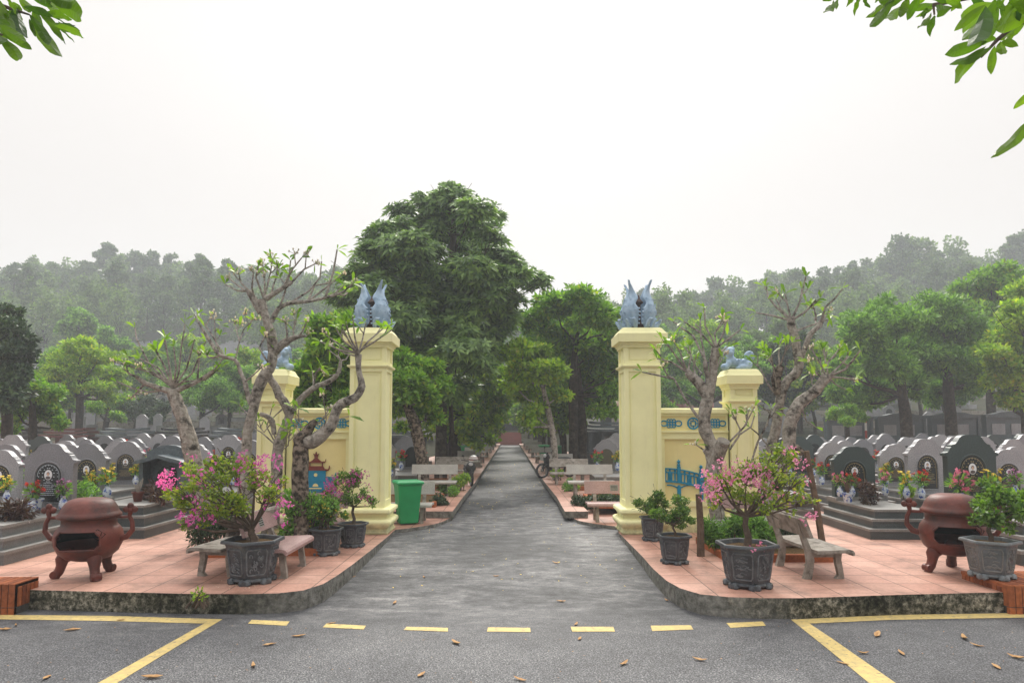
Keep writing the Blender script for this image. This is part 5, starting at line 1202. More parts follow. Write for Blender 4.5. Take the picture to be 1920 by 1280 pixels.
for side, s in (('left', -1), ('right', 1)):
    for row, (y, xs_) in enumerate([(17.5, [6.5, 8.1, 9.7, 11.3, 12.8]), (20.4, [3.7, 5.2, 6.8, 8.4, 10.0, 11.6, 13.2, 14.8]), (23.3, [3.3, 4.8, 6.3, 7.9, 9.5, 11.1, 12.7, 14.3, 15.9, 17.4]), (26.3, [3.9, 5.4, 7.0, 8.6, 10.2, 11.8, 13.4, 15, 16.6, 18.2, 19.6]), (29.3, [4.5, 6.1, 7.7, 9.3, 10.9, 12.5, 14.1, 15.7, 17.3, 18.9, 20.5, 22]), (32.4, [5, 6.6, 8.2, 9.8, 11.4, 13, 14.6, 16.2, 17.8, 19.4, 21, 22.6, 24])]):
        if row == 5 and side == 'left': continue
        for col, x in enumerate(xs_):
            if row == 1 and x < 6 and side == 'right': continue
            k = rg.random(); m_ = 'pale' if k < (.35 if s < 0 else .62) else ('grey' if k < .85 else 'dark')
            key = (m_, {'pale': rg.choice((0, 2)), 'grey': 1, 'dark': 0}[m_]) if row < 2 else (m_, 3)
            xx = s*x+rg.uniform(-.12, .12); yy = y+rg.uniform(-.15, .15)
            grave(side, row+2, col, xx, yy, key)
            n_v = 2 if row < 3 else (1 if rg.random() < .75 else 0)
            for q in range(n_v):
                kc = rg.choice(['yellow', 'red', 'pink', 'yellow', 'red', 'magenta', 'purple', 'white']); e = (-.34, .34)[q] if n_v == 2 else rg.choice((-.34, .34))
                vase(kc, (xx+e, yy-.24, .60), '%s flowers at the %s grave, %s row, %s side, %s vase' % (kc, ordn[min(col, 14)], names_row[row+2], side, 'left' if e < 0 else 'right'), 1.6 if row > 1 else 1.3)
for (k, x, y, z, t, sc) in [('yellow', 170, 935, 14.0-.3, 'yellow chrysanthemums in a vase before the grey grave behind the left urn', 1.35), ('yellow', 200, 938, 13.8, 'yellow chrysanthemums in a vase, taller of the pair behind the left urn', 1.5),
        ('purple', 118, 952, 11.85, 'dark purple chrysanthemums in a vase at the right edge of the white plaqued grave', 1.3), ('red', 60, 950, 11.6, 'red flowers in a narrow vase left of the white plaqued grave', 1.25), ('yellow', 12, 938, 13.2, 'yellow flowers in a round vase at the left picture edge', 1.2),
        ('red', 1598, 930, 14.2, 'red carnations in a vase right of the dark green corner grave', 1.2), ('pink', 1575, 928, 14.2, 'small pink and teal bouquet in a vase left on the dark green corner grave', 1.2), ('pink', 1660, 925, 14.4, 'pale pink bouquet in a blue white vase left of the pale granite grave', 1.25),
        ('yellow', 1700, 932, 13.9, 'yellow bouquet standing left of the red and yellow bunch', 1.3), ('red', 1728, 930, 13.8, 'round red and yellow bunch before the pale granite grave', 1.35), ('pink', 1800, 945, 11.6, 'large pink flowers before the broad dark grave', 1.7), ('yellow', 1862, 945, 11.7, 'yellow flowers above the pale pot at right', 1.7), ('purple', 1905, 935, 13.9, 'mauve flowers at the right picture edge', 1.4), ('magenta', 30, 880, 15, 'magenta bunch above the graves at the left edge', 1.6)]:
    g = P(x, y, z); vase(k, (g.x, g.y, .60), t, sc)
def pot_small(loc, label, kind):
    root = empty('flowerpot', loc, 0, label, 'flowerpot'); rng = random.Random(kind); rs = np.random.RandomState(kind)
    mb = MB(); mb.lathe([(.07, 0), (.10, .16), (.115, .16), (.115, .19), (.095, .19), (.08, .05)], 16, cap=False); mb.build('pot', M_['terracotta'] if kind == 1 else M_['porcelain'], root, smooth=40)
    mb = MB()
    for k in range(26): a = rng.uniform(0, 6.28); r = rng.uniform(.02, .10); mb.tube([(0, 0, .12), (r*.5*math.cos(a), r*.5*math.sin(a), .25), (r*math.cos(a), r*math.sin(a), rng.uniform(.3, .47))], .0035, 4)
    mb.build('incense_sticks' if kind == 2 else 'dry_stems', M_['oldconc'] if kind == 1 else M_['wood'], root)
g = P(258, 943, 13.4); pot_small((g.x, 13.4, .585), 'terracotta flowerpot of dry stems on the canopied grave', 1)
g = P(68, 948, 11.8); pot_small((g.x, 11.8, .62), 'blue white bowl of incense sticks before the white plaqued grave', 2)
g = P(1590, 940, 13.6); pot_small((g.x, 13.6, .55), 'brown dried plant on the corner plinth of the dark green grave', 3)
def tuft(px, D, z, lst, label, mat, seed, L=.16, W=.016): shrub('plant', px, 940, D, lst, 700, L, W, mat, label, seed, zb=z, cat='plant')
tuft(35, 11.0, .4, [(35, 960, 26), (15, 965, 24)], 'maroon spiky plant on the plinth at the left edge', 'leaf_maroon', 61)
tuft(290, 13.6, .58, [(290, 920, 18), (300, 930, 18), (275, 935, 14)], 'dark spiky plant beside the flowerpot on the canopied grave', 'leaf_maroon', 62)
tuft(158, 12.8, .3, [(155, 915, 18), (165, 930, 20), (150, 935, 16)], 'tall green plant right of the white plaqued grave', 'leaf_green', 63, .1, .018)
tuft(1620, 13.5, .5, [(1625, 915, 16), (1630, 930, 18)], 'coppery dried plant on the dark green corner grave', 'leaf_maroon', 64, .08, .014)
tuft(1700, 14.2, .5, [(1700, 920, 12)], 'small bright green plant before the pale granite grave', 'leaf_lime', 65, .08, .014)

# ================= FAMILY TOMBS =================
def make_tomb(mat, name='family_tomb'):
    root = empty(name); mb = MB(); mb.box(-1.25, 1.25, -.9, .9, 0, .35); mb.box(-1.1, 1.1, -.75, .8, .35, .6); mb.build('plinth', M_['plinth_dark'], root)
    mb = MB(); mb.box(-1.0, 1.0, .2, .55, .6, 1.55)
    for s in (-1, 1): mb.box(s*.92-.08, s*.92+.08, -.55, -.39, .6, 1.55); mb.box(s*.35-.06, s*.35+.06, -.55, -.43, .6, 1.55)
    mb.build('wall', M_[mat], root)
    for i, (hw, z) in enumerate([(1.22, 1.55), (1.08, 1.72), (.9, 1.88)]):
        mb = MB(); d = .72-.12*i; n = 10; v = []
        top = [(hw*(-1+2*k/n), z+.11+.05*abs(-1+2*k/n)**3) for k in range(n+1)]; bot = [(hw*(-1+2*k/n)*.97, z+.05*abs(-1+2*k/n)**3) for k in range(n, -1, -1)]
        mb.prism(top+bot, -d, d-.1); mb.build('roof', M_[mat], root)
    mb = MB(); mb.box(-.3, .3, .16, .198, .75, 1.35); mb.build('plaque', M_['slab'], root)
    return root
tp = {m_: Proto(make_tomb(m_)) for m_ in ('tomb_black', 'tomb_blue', 'tomb_maroon')}
tcol = {'tomb_black': 'black', 'tomb_blue': 'blue grey', 'tomb_maroon': 'maroon'}
seq = ['tomb_blue', 'tomb_black', 'tomb_blue', 'tomb_blue', 'tomb_black', 'tomb_blue', 'tomb_maroon', 'tomb_black', 'tomb_blue']
for i, m_ in enumerate(seq):
    x = -5.2-2.75*i; tp[m_].put((x, 34.0, 0), 0, 1, '%s roofed family tomb, %s from the lane on the left' % (tcol[m_], ordn[i]), 'tomb', 'roofed family tombs, left')
    if i % 2 == 0 or i in (3, 5): vase(['red', 'yellow', 'pink', 'red', 'yellow', 'red', 'yellow', 'pink', 'red'][i], (x+.3, 33.3, .62), 'flower bunch before the %s roofed tomb from the lane on the left' % ordn[i], 2.2)
for i, m_ in enumerate(['tomb_blue', 'tomb_blue', 'tomb_black']):
    tp[m_].put((5.2+2.8*i, 36.0, .1), 0, 1.12, '%s roofed family tomb, %s from the lane on the right' % (tcol[m_], ordn[i]), 'tomb', 'roofed family tombs, right')
# long facade tombs on the right terrace
def make_front():
    root = empty('wall_tomb'); mb = MB(); mb.box(-1.25, 1.25, 0, .5, 0, 1.45)
    pr = [(-1.3, 1.45), (1.3, 1.45), (1.3, 1.6), (.9, 1.63), (.5, 1.73), (0, 1.77), (-.5, 1.73), (-.9, 1.63), (-1.3, 1.6)]; mb.prism(pr, -.12, .52)
    for s in (-1, 1): mb.box(s*1.2-.07, s*1.2+.07, -.10, -.003, 0, 1.447)
    mb.build('wall', M_['tomb_blue'], root, smooth=30)
    for x in (-.62, .35):
        mb = MB(); mb.box(x-.33, x+.33, -.03, -.002, .55, 1.12); pq = mb.build('plaque', M_['pale_granite'], root)
    mb = MB(); mb.box(-1.35, 1.35, -.9, -.12, 0, .3); mb.build('plinth', M_['plinth_dark'], root)
    return root
ft = Proto(make_front()); y0 = 40
for i in range(9):
    x = 19.6+2.7*i; y = 39.5-.55*i; ft.put((x, y, 1.0+.03*i), R(-8), (1, 1, 1.05), 'blue grey wall tomb with pale panels, %s from the left on the right terrace' % ordn[i], 'tomb', 'wall tombs on the right terrace')
vase('yellow', (31.4, 36.0, 1.55), 'yellow flowers in the niche of a wall tomb at the far right', 2.6)
mb = MB(); mb.box(0, 30, 0, .6, 0, 1.15); o = mb.build('retaining_wall', M_['oldconc']); o.location = (11, 41.5, -.1); o.rotation_euler.z = R(-6); tag(o, 'low weathered retaining wall behind the graves on the right', 'wall')
mb = MB(); mb.box(-34, 0, 0, .6, 0, 1.4); o = mb.build('retaining_wall', M_['oldconc']); o.location = (-6, 37.6, -.1); tag(o, 'low weathered retaining wall behind the roofed tombs on the left', 'wall')
for i, (ya, h, zz) in enumerate([(49, 1.3, 1.6), (60, 1.4, 2.6), (72, 1.6, 4.4)]):
    for s in (-1, 1):
        mb = MB(); mb.box(min(s*9, s*58), max(s*9, s*58), ya, ya+.5, zz-.5, zz+h*.7); o = mb.build('retaining_wall', M_['oldconc']); tag(o, 'long terrace wall on the %s slope, %s up the hill' % ('left' if s < 0 else 'right', ordn[i]), 'wall')
# small pale graves up the terraces
def make_small():
    root = empty('small_grave'); mb = MB(); mb.box(-.45, .45, -.9, .1, 0, .45); mb.build('plinth', M_['pale_granite'], root)
    mb = MB(); mb.prism([(x, z+.45) for x, z in stone_outline(.8, .95, 2)], -.07, .07); mb.build('headstone', M_['pale_granite'], root)
    return root
sm = Proto(make_small()); sg = Proto(make_grave('small_grave', 'grey_granite', 'pale_granite', 2, detail=False, h=.85, hp=.4)); 
sg.o['pale'] = 0; del sg.o['pale']
rg = random.Random(5)
for s, side in ((-1, 'left'), (1, 'right')):
    for r_, y in enumerate((43.5, 46, 51.5, 54.5, 57.5, 63, 66.5)):
        for k in range(12 if s < 0 else 8):
            x = s*(10+k*(2.3+.05*y)+rg.uniform(-.5, .5)) if s < 0 else s*(12+k*(2.9+.05*y)+rg.uniform(-.6, .6))
            if abs(x) > .78*y: continue
            (sm if rg.random() < .65 else sg).put((x, y, terrain_z(x, y)+.0), R(rg.uniform(-8, 8)), rg.uniform(.85, 1.1), 'tiny pale terrace grave, %s from the lane in hillside row %s, %s side' % (ordn[k], ['one', 'two', 'three', 'four', 'five', 'six', 'seven'][r_], side), 'grave', 'small terrace graves on the '+side)
# far slope paved with grey graves, left
mb = MB(); rr_ = random.Random(9)
for j in range(15):
    y = 90+j*1.5
    for k in range(44):
        x = -72+k*1.15+rr_.uniform(-.1, .1)
        if -58 < x < -46 and j > 9: continue
        z = terrain_z(x, y)
        if rr_.random() < .93: mb.box(x-.45, x+.45, y-.5, y+.1, z-.3, z+.45); mb.box(x-.35, x+.35, y-.1, y+.05, z+.4, z+1.05)
tag(mb.build('grave_field', M_['pale_granite']), 'distant hillside packed with tiny grey graves on the left', 'graves', kind='stuff')

# ================= THINGS ALONG THE LANE =================
def make_bike(paint):
    root = empty('motorbike')
    for i, y in enumerate((-.62, .62)):
        mb = MB(); M = Matrix.Translation((0, y, .28)) @ Matrix.Rotation(R(90), 4, 'Y'); mb.lathe([(.22, -.04), (.27, -.035), (.285, 0), (.27, .035), (.22, .04), (.21, 0), (.22, -.04)], 24, M=M, cap=False)
        wh = mb.build('wheel', M_['rubber'], root, smooth=True); mb = MB()
        mb.lathe([(.205, -.02), (.215, -.02), (.215, .02), (.205, .02), (.205, -.02)], 24, M=M, cap=False); mb.lathe([(.05, -.05), (.05, .05)], 12, M=M)
        for k in range(10): a = 2*PI*k/10; mb.tube([(0, y, .28), (0, y+.21*math.cos(a), .28+.21*math.sin(a))], .006, 4)
        mb.build('rim', M_['slab'], wh)
    mb = MB(); mb.ball((0, -.42, .70), (.19, .10, .22), 12, 8); mb.ball((0, .15, .50), (.13, .42, .14), 12, 8); mb.ball((0, .5, .60), (.12, .3, .10), 12, 8); mb.tube([(0, -.42, .55), (0, -.25, .34), (0, .1, .32)], [.14, .12, .13], 8); mb.build('body', paint, root, smooth=True)
    mb = MB(); mb.ball((0, .28, .72), (.14, .42, .06), 12, 8); mb.build('seat', M_['black'], root, smooth=True)
    mb = MB(); mb.tube([(-.34, -.30, .98), (-.15, -.38, .95), (.15, -.38, .95), (.34, -.30, .98)], .016, 6); mb.tube([(0, -.38, .95), (0, -.55, .5), (0, -.62, .28)], .03, 8)
    for s in (-1, 1): mb.tube([(s*.07, -.5, .55), (s*.07, -.62, .28)], .02, 6); mb.tube([(s*.22, -.36, .95), (s*.27, -.34, 1.12)], .008, 5); mb.ball((s*.28, -.34, 1.14), (.055, .02, .04), 8, 6)
    mb.build('handlebar', M_['black'], root, smooth=True)
    mb = MB(); mb.ball((0, -.50, .83), (.09, .05, .07), 10, 8); mb.build('headlight', M_['portrait'], root, smooth=True)
    mb = MB(); mb.ball((0, -.57, .52), (.10, .2, .04), 10, 6); mb.build('mudguard', paint, root, smooth=True)
    return root
b1 = make_bike(M_['black']); b1.location = (-1.36, 22.6, .15); b1.scale = (.85, .85, .85); b1.rotation_euler.z = R(14); tag(b1, 'dark motorbike parked at the left edge of the lane beyond the lime hedge', 'motorbike')
b2 = make_bike(M_['rubber']); b2.location = (1.75, 26.0, .15); b2.rotation_euler.z = R(-60); tag(b2, 'motorbike half hidden by benches on the right of the lane', 'motorbike')
def helmet(loc, label):
    root = empty('helmet', loc, R(35), label, 'helmet'); mb = MB(); mb.lathe([(.14, 0), (.15, .05), (.145, .11), (.11, .17), (.05, .205), (0, .21)], 18, cap=False); mb.build('shell', M_['white_paint'], root, smooth=True)
    mb = MB(); mb.lathe([(.152, .05), (.149, .09)], 18, cap=False); mb.lathe([(.142, .125), (.128, .15)], 18, cap=False); mb.build('stripe', M_['maroon'], root); mb = MB(); mb.ball((0, -.15, .06), (.11, .07, .012), 10, 6); mb.build('visor', M_['black'], root)
helmet((-1.18, 22.25, .93), 'white helmet with dark red stripes hanging on the left motorbike')
root = empty('stone_lantern', P(1, 1, 30)*0+Vector((-1.55, 33, .15)), 0, 'little stone lantern house beside the lane on the left', 'lantern')
mb = MB(); mb.box(-.22, .22, -.22, .22, 0, .1); mb.box(-.14, .14, -.14, .14, .1, .35); mb.box(-.2, .2, -.2, .2, .35, .42)
for a in (-1, 1):
    for c2 in (-1, 1): mb.box(a*.15-.03, a*.15+.03, c2*.15-.03, c2*.15+.03, .42, .66)
mb.build('body', M_['oldconc'], root); mb = MB(); mb.stack(0, 0, [(.27, .27, .66), (.29, .29, .70), (.10, .10, .86), (.02, .02, .98)]); mb.build('roof', M_['slab'], root)
# altar at the head of the steps
root = empty('stone_altar', (0, 88.7, 1.5), 0, 'black stone altar with a grey incense burner at the head of the steps', 'altar')
mb = MB(); mb.box(-1.9, 1.9, 0, .8, 0, .95); mb.box(-2.0, 2.0, -.1, .9, .95, 1.08); mb.build('table', M_['tomb_black'], root)
mb = MB(); mb.lathe([(.3, 0), (.2, .12), (.45, .35), (.55, .6), (.5, .8), (.58, .85)], 18, (0, .3, 1.08)); mb.build('burner', M_['pale_granite'], root, smooth=40)
for s in (-1, 1): mb = MB(); mb.tube([(s*.5, .3, 1.4), (s*.75, .3, 1.55), (s*.8, .3, 1.85), (s*.6, .3, 2.1), (s*.68, .3, 2.3)], [.07, .08, .08, .07, .04], 8); mb.build('dragon_handle', M_['pale_granite'], root, smooth=True)
for s in (-1, 1):
    for k in range(3):
        mb = MB(); mb.box(-.35, .35, -.35, .35, 0, 2.4); mb.stack(0, 0, [(.45, .45, 2.4), (.45, .45, 2.55), (.1, .1, 2.8)]); o = mb.build('shrine_post', M_['oldconc'] if k else M_['maroon']); o.location = (s*(2.6+1.4*k), 89.5+k, 1.7); tag(o, ('reddish' if k == 0 else 'grey')+' capped post %s of the altar, %s one out' % ('left' if s < 0 else 'right', ordn[k]), 'post')
for s, side in ((-1, 'left'), (1, 'right')):     # pale and brick buildings glimpsed between the trunks
    root = empty('memorial_house', (s*14, 62, 1.3), 0, 'low white and brick red memorial house seen between trunks on the %s' % side, 'building')
    mb = MB(); mb.box(-7, 7, 0, 3, 0, 2.4); mb.build('wall', M_['white_paint'], root); mb = MB(); mb.stack(0, 1.5, [(7.6, 2.1, 2.4), (7.6, 2.1, 2.6), (6.6, .3, 3.6)]); mb.build('roof', M_['maroon'], root)
    for k in range(5): mb = MB(); mb.box(-5.8+k*2.6, -4.6+k*2.6, -.05, .1, .8, 1.9); mb.build('window', M_['plaque'], root)
# red and white boom, right terrace
root = empty('barrier_pole', (P(1622, 760, 39).x, 39, 1.0), 0, 'thin red and white striped pole beside the right terrace trees', 'pole')
for k in range(7): mb = MB(); mb.lathe([(.06, 0), (.06, .44)], 10, (0, 0, k*.44)); mb.build('stripe', M_['red_paint'] if k % 2 else M_['white_paint'], root)
# a visitor standing between the trunks, left of the lane
def person(loc, rz):
    root = empty('person', loc, rz, 'person in a light blue shirt and dark trousers standing between the trunks', 'person')
    def skin(nm, vs, es, rs_, mat, sub=2):
        me = bpy.data.meshes.new(nm); me.from_pydata(vs, es, []); o = bpy.data.objects.new(nm, me); COL.objects.link(o); o.parent = root
        sk = o.modifiers.new('s', 'SKIN'); 
        for v_, r_ in zip(me.skin_vertices[0].data, rs_): v_.radius = r_ if isinstance(r_, tuple) else (r_, r_)
        me.skin_vertices[0].data[0].use_root = True; sd_ = o.modifiers.new('u', 'SUBSURF'); sd_.levels = sub; apply_mods(o); o.data.materials.append(mat); o.data.polygons.foreach_set('use_smooth', [True]*len(o.data.polygons)); return o
    V = [(0, 0, .92), (0, 0, 1.15), (0, 0, 1.38), (0, 0, 1.47), (0, -.01, 1.58), (0, -.01, 1.68), (.18, 0, 1.38), (.22, .01, 1.12), (.23, -.06, .88), (.23, -.08, .80), (-.18, 0, 1.38), (-.22, .01, 1.12), (-.23, -.06, .88), (-.23, -.08, .80), (.09, 0, .86), (.10, 0, .48), (.10, .02, .08), (.10, -.12, .03), (-.09, 0, .86), (-.10, 0, .48), (-.10, .02, .08), (-.10, -.12, .03)]
    E_ = [(0, 1), (1, 2), (2, 3), (3, 4), (4, 5), (2, 6), (6, 7), (7, 8), (8, 9), (2, 10), (10, 11), (11, 12), (12, 13), (0, 14), (14, 15), (15, 16), (16, 17), (0, 18), (18, 19), (19, 20), (20, 21)]
    skin('body', V, E_, [(.13, .10), (.12, .09), (.13, .09), .045, .075, .07, .05, .04, .032, .03, .05, .04, .032, .03, .075, .055, .04, .035, .075, .055, .04, .035], M_['skin'])
    skin('shirt', [(0, 0, .92), (0, 0, 1.15), (0, 0, 1.38), (.18, 0, 1.38), (.22, .01, 1.14), (-.18, 0, 1.38), (-.22, .01, 1.14)], [(0, 1), (1, 2), (2, 3), (3, 4), (2, 5), (5, 6)], [(.155, .12), (.145, .11), (.15, .11), .068, .06, .068, .06], M_['stone_blue'])
    skin('trousers', [(0, 0, .93), (.09, 0, .86), (.10, 0, .48), (.10, .02, .09), (-.09, 0, .86), (-.10, 0, .48), (-.10, .02, .09)], [(0, 1), (1, 2), (2, 3), (0, 4), (4, 5), (5, 6)], [(.145, .11), .095, .075, .065, .095, .075, .065], M_['black'])
    mb = MB(); mb.ball((0, .015, 1.67), (.085, .095, .085), 12, 8); mb.build('hair', M_['black'], root, smooth=True)
    mb = MB(); mb.ball((0, -.085, 1.61), (.012, .02, .018), 8, 6)
    for s in (-1, 1): mb.ball((s*.03, -.078, 1.635), (.011, .006, .006), 8, 5); mb.ball((s*.078, 0, 1.62), (.01, .018, .026), 8, 6)
    mb.build('face_features', M_['skin'], root, smooth=True)
person((-4.0, 43.0, .0), R(20))

# ================= FALLEN LEAVES =================
rg = random.Random(3)
LV = [(227, 1162), (135, 1181), (30, 1172), (8, 1180), (475, 1248), (285, 1270), (505, 1208), (622, 1168), (795, 1082), (1052, 1127), (1042, 1055), (1383, 1152), (1170, 1244), (1080, 1170), (1312, 1237), (1645, 1190), (1690, 1224), (1618, 1224), (1808, 1196), (1832, 1210), (1868, 1250), (1907, 1233), (975, 1274), (790, 1265), (660, 1082), (855, 1205), (1087, 1197), (88, 1270), (740, 1130), (930, 1080), (1580, 1243), (560, 1192), (1250, 1125), (345, 1140)]
for i, (x, y) in enumerate(LV):
    g = G(x, y, -.235 if y > 1100 else -.15); zz = road_z(g.y); g = G(x, y, zz+.004)
    L = rg.uniform(.05, .085)*(1.15 if y > 1180 else .9); wd = L*rg.uniform(.22, .34); n = 6; v = []; curl = rg.uniform(.15, .5)
    for k in range(n+1):
        t = k/n*2-1; w_ = wd*max(.04, (1-t*t))**.8; zc_ = L*curl*t*t*.8; v += [(t*L, -w_, zc_+w_*rg.uniform(.3, .8)), (t*L, 0, zc_), (t*L, w_, zc_+w_*rg.uniform(.3, .8))]
    f = []
    for k in range(n): a = 3*k; f += [(a, a+1, a+4, a+3), (a+1, a+2, a+5, a+4)]
    mb = MB(); mb.add(v, f); o = mb.build('fallen_leaf', M_['dryleaf'], smooth=True); o.location = g; o.rotation_euler = (0, rg.uniform(-.1, .1), rg.uniform(0, 6.28))
    md = o.modifiers.new('s', 'SOLIDIFY'); md.thickness = .0015; apply_mods(o)
    near = 'on the road' if y > 1100 else 'on the lane'
    side = 'left' if x < 640 else ('middle' if x < 1280 else 'right')
    rk = sorted(range(len(LV)), key=lambda q_: LV[q_][0]).index(i); W30 = ordn+['sixteenth', 'seventeenth', 'eighteenth', 'nineteenth']+['twenty '+w_ for w_ in ordn[:9]]+['thirtieth', 'thirty first', 'thirty second', 'thirty third', 'thirty fourth', 'thirty fifth']
    W30.insert(19, 'twentieth')
    tag(o, 'curled brown dry leaf %s, %s counted from the left picture edge' % (near, W30[rk]), 'leaf', 'dry leaves on the asphalt, %s' % side)
# tiny litter: petals and specks, nobody could count them
rs = np.random.RandomState(8); mb = MB()
def litter(n, x0, x1, y0, y1, zf, s0, s1, mi, mb):
    x = rs.uniform(x0, x1, n); y = rs.uniform(y0, y1, n); z = np.array([zf(b) for b in y])+.004; p = np.stack([x, y, z], axis=1); a = rs.uniform(0, 6.28, n)
    d = np.stack([np.cos(a), np.sin(a), rs.uniform(0, .3, n)], axis=1); mb.quads(leaves(rs, p, d, rs.uniform(s0, s1, n), rs.uniform(s0, s1, n)*.3, .5, nrm=np.tile([[0, 0, 1.]], (n, 1))), mi)
litter(420, -1.2, 1.15, 17.5, 42, road_z, .03, .07, 0, mb); litter(160, -1.9, 1.9, 9.5, 17, road_z, .02, .045, 0, mb); litter(130, -6, 6, 6, 8.1, road_z, .012, .028, 1, mb)
litter(110, -5.8, -2.6, 8.6, 12.5, lambda y: 0, .015, .035, 1, mb); litter(110, 2.8, 6.3, 8.6, 12.5, lambda y: 0, .015, .035, 1, mb); litter(60, -3.8, -3.0, 8.6, 9.2, lambda y: 0, .012, .03, 2, mb)
tag(mb.build('leaf_litter', [M_['f_yellow'], M_['dryleaf'], M_['f_white']]), 'scattered yellowed leaflets and petals on lane and tiles', 'litter', kind='stuff')
# ================= TREES =================
def tree_px(name, D, trunk, clumps, n, L, W, mat, label, seed, whorl=0, bark='bark_dark', flat=.8, dd=1.6, shell=.25, zb=None, cat='tree', group=None, twigs=5, droop=-.1, extra=None):
    rng = random.Random(seed); rs = np.random.RandomState(seed)
    b0 = P(trunk[0][0], trunk[0][1], D); z0 = ground_at(b0.x, D) if zb is None else zb
    loc = Vector((b0.x, D, z0-.1)); root = empty(name, loc, 0, label, cat, group)
    cl = []
    for t in clumps:
        x, y, r = t[:3]; e = t[3] if len(t) > 3 else rng.uniform(-dd, dd)
        q = P(x, y, D+e)-loc; rr = r*(D+e)/F; cl.append((tuple(q), (rr, rr, rr*flat)))
    mb = MB(); pts = [P(t[0], t[1], D+(t[3] if len(t) > 3 else 0))-loc for t in trunk]; pts[0] = Vector((pts[0].x, pts[0].y, 0)); rr = [t[2]*D/F for t in trunk]
    mb.tube(pts, rr, 10, wob=.10, rng=rng)
    if extra:
        for tr in extra: mb.tube([P(t[0], t[1], D+.2)-loc for t in tr], [t[2]*D/F for t in tr], 8, wob=.08, rng=rng)
    mb.build('trunk', M_[bark], root, smooth=60)
    mb = MB(); tops = pts[len(pts)//2:]
    for c, r in cl:
        c = Vector(c); below = [p for p in tops if p.z < c.z+.2] or [tops[0]]
        s = min(below, key=lambda p: (p-c).length+.6*abs(p.z-(c.z-.8*(p-c).xy.length))); m = s.lerp(c, .5)+Vector((rng.gauss(0, .15), rng.gauss(0, .15), -.15))
        k = max(.02, rr[-1]*.55); mb.tube([s, m, c], [k, k*.6, k*.25], 6)
        for i in range(twigs):
            e = c+Vector((rng.gauss(0, 1), rng.gauss(0, 1), rng.gauss(.2, .6)))*r[0]*.6; mb.tube([m.lerp(c, .5), m.lerp(e, .6), e], [k*.3, k*.2, .008], 4)
    mb.build('branches', M_[bark], root, smooth=True)
    # every clump breaks into tufts so that the outline is uneven and the sky shows through
    C = []; Rr = []
    for c, r in cl:
        C.append(c); Rr.append((r[0]*.9, r[1]*.9, r[2]*.8))
        for i in range(9):
            u = Vector((rng.gauss(0, 1), rng.gauss(0, 1), rng.gauss(0, .8))).normalized()*rng.uniform(.35, 1.05); q = rng.uniform(.3, .62)
            C.append((c[0]+u.x*r[0], c[1]+u.y*r[1], c[2]+u.z*r[2])); Rr.append((r[0]*q, r[1]*q, r[2]*q*.75))
    mb = MB()
    if whorl:
        p, u, _ = cloud(rs, C, Rr, n//whorl, .15); mb.quads(whorls(rs, p, u*.7+np.array([[0, -.25, .75]]), whorl, L, W, .85, .02))
    else:
        p, u, _ = cloud(rs, C, Rr, n, .15); d = unit(u*.6+rs.normal(size=(n, 3))*.6+np.array([[0, 0, droop]]))
        mb.quads(leaves(rs, p, d, L*rs.uniform(.6, 1.2, n), W*rs.uniform(.7, 1.2, n), .45, nrm=unit(rs.normal(size=(n, 3))*.7+np.array([[0, -.2, .8]]))))
    mb.build('crown', M_[mat], root); return root
BIG = [(850, 368, 36), (812, 388, 38), (892, 392, 38), (850, 405, 50), (775, 412, 38), (918, 412, 28), (735, 432, 34), (700, 450, 28), (925, 440, 24), (720, 475, 44), (775, 468, 40), (835, 432, 40), (885, 428, 36), (800, 440, 38), (765, 445, 34), (915, 490, 34), (800, 500, 34), (850, 500, 26), (745, 460, 36), (860, 462, 22), (815, 470, 26), (700, 470, 30), (870, 375, 30), (830, 372, 30), (735, 500, 36), (900, 462, 42), (690, 492, 34), (672, 505, 22),
       (900, 515, 55), (950, 510, 46), (990, 524, 34), (1014, 530, 22), (955, 488, 28), (700, 545, 48), (765, 540, 60), (835, 545, 58), (760, 600, 58), (900, 578, 50), (850, 615, 56), (915, 630, 46), (942, 600, 32), (700, 600, 44), (825, 672, 46), (775, 660, 44), (890, 680, 32), (965, 560, 24), (650, 560, 30), (640, 590, 28), (665, 620, 30), (660, 520, 22), (735, 640, 38), (870, 555, 44), (830, 590, 60), (775, 570, 44), (905, 545, 40), (720, 570, 40), (860, 660, 40), (930, 545, 36), (680, 520, 30), (745, 510, 36), (690, 590, 30), (800, 720, 36), (850, 730, 36), (770, 720, 30)]
tree_px('broadleaf_tree', 25.4, [(827, 890, 12), (827, 820, 10.5), (829, 740, 10), (832, 680, 10), (838, 620, 10), (842, 560, 9), (848, 500, 8), (850, 440, 6), (851, 400, 4)], BIG, 80000, .33, .052, 'leaf_big', 'tallest tree of all, layered dark crown rising over the left side of the lane', 71, whorl=7, zb=.15, dd=2.6, flat=.72, extra=[[(846, 890, 5), (847, 800, 4.5), (843, 720, 4)]])
tree_px('broadleaf_tree', 20.0, [(794, 905, 11), (792, 870, 11), (786, 830, 11), (776, 790, 10.5), (760, 755, 9), (748, 725, 7), (740, 690, 5)], [(770, 720, 34), (755, 680, 30), (805, 690, 28), (800, 745, 26), (740, 760, 22), (722, 720, 26), (830, 720, 20), (700, 690, 28), (690, 650, 26), (775, 765, 22), (815, 780, 18), (750, 800, 12)], 11000, .19, .045, 'leaf_mid', 'tree with a curved leaning trunk just behind the left tall pillar', 72, zb=.15, dd=.8, bark='bark_rough')
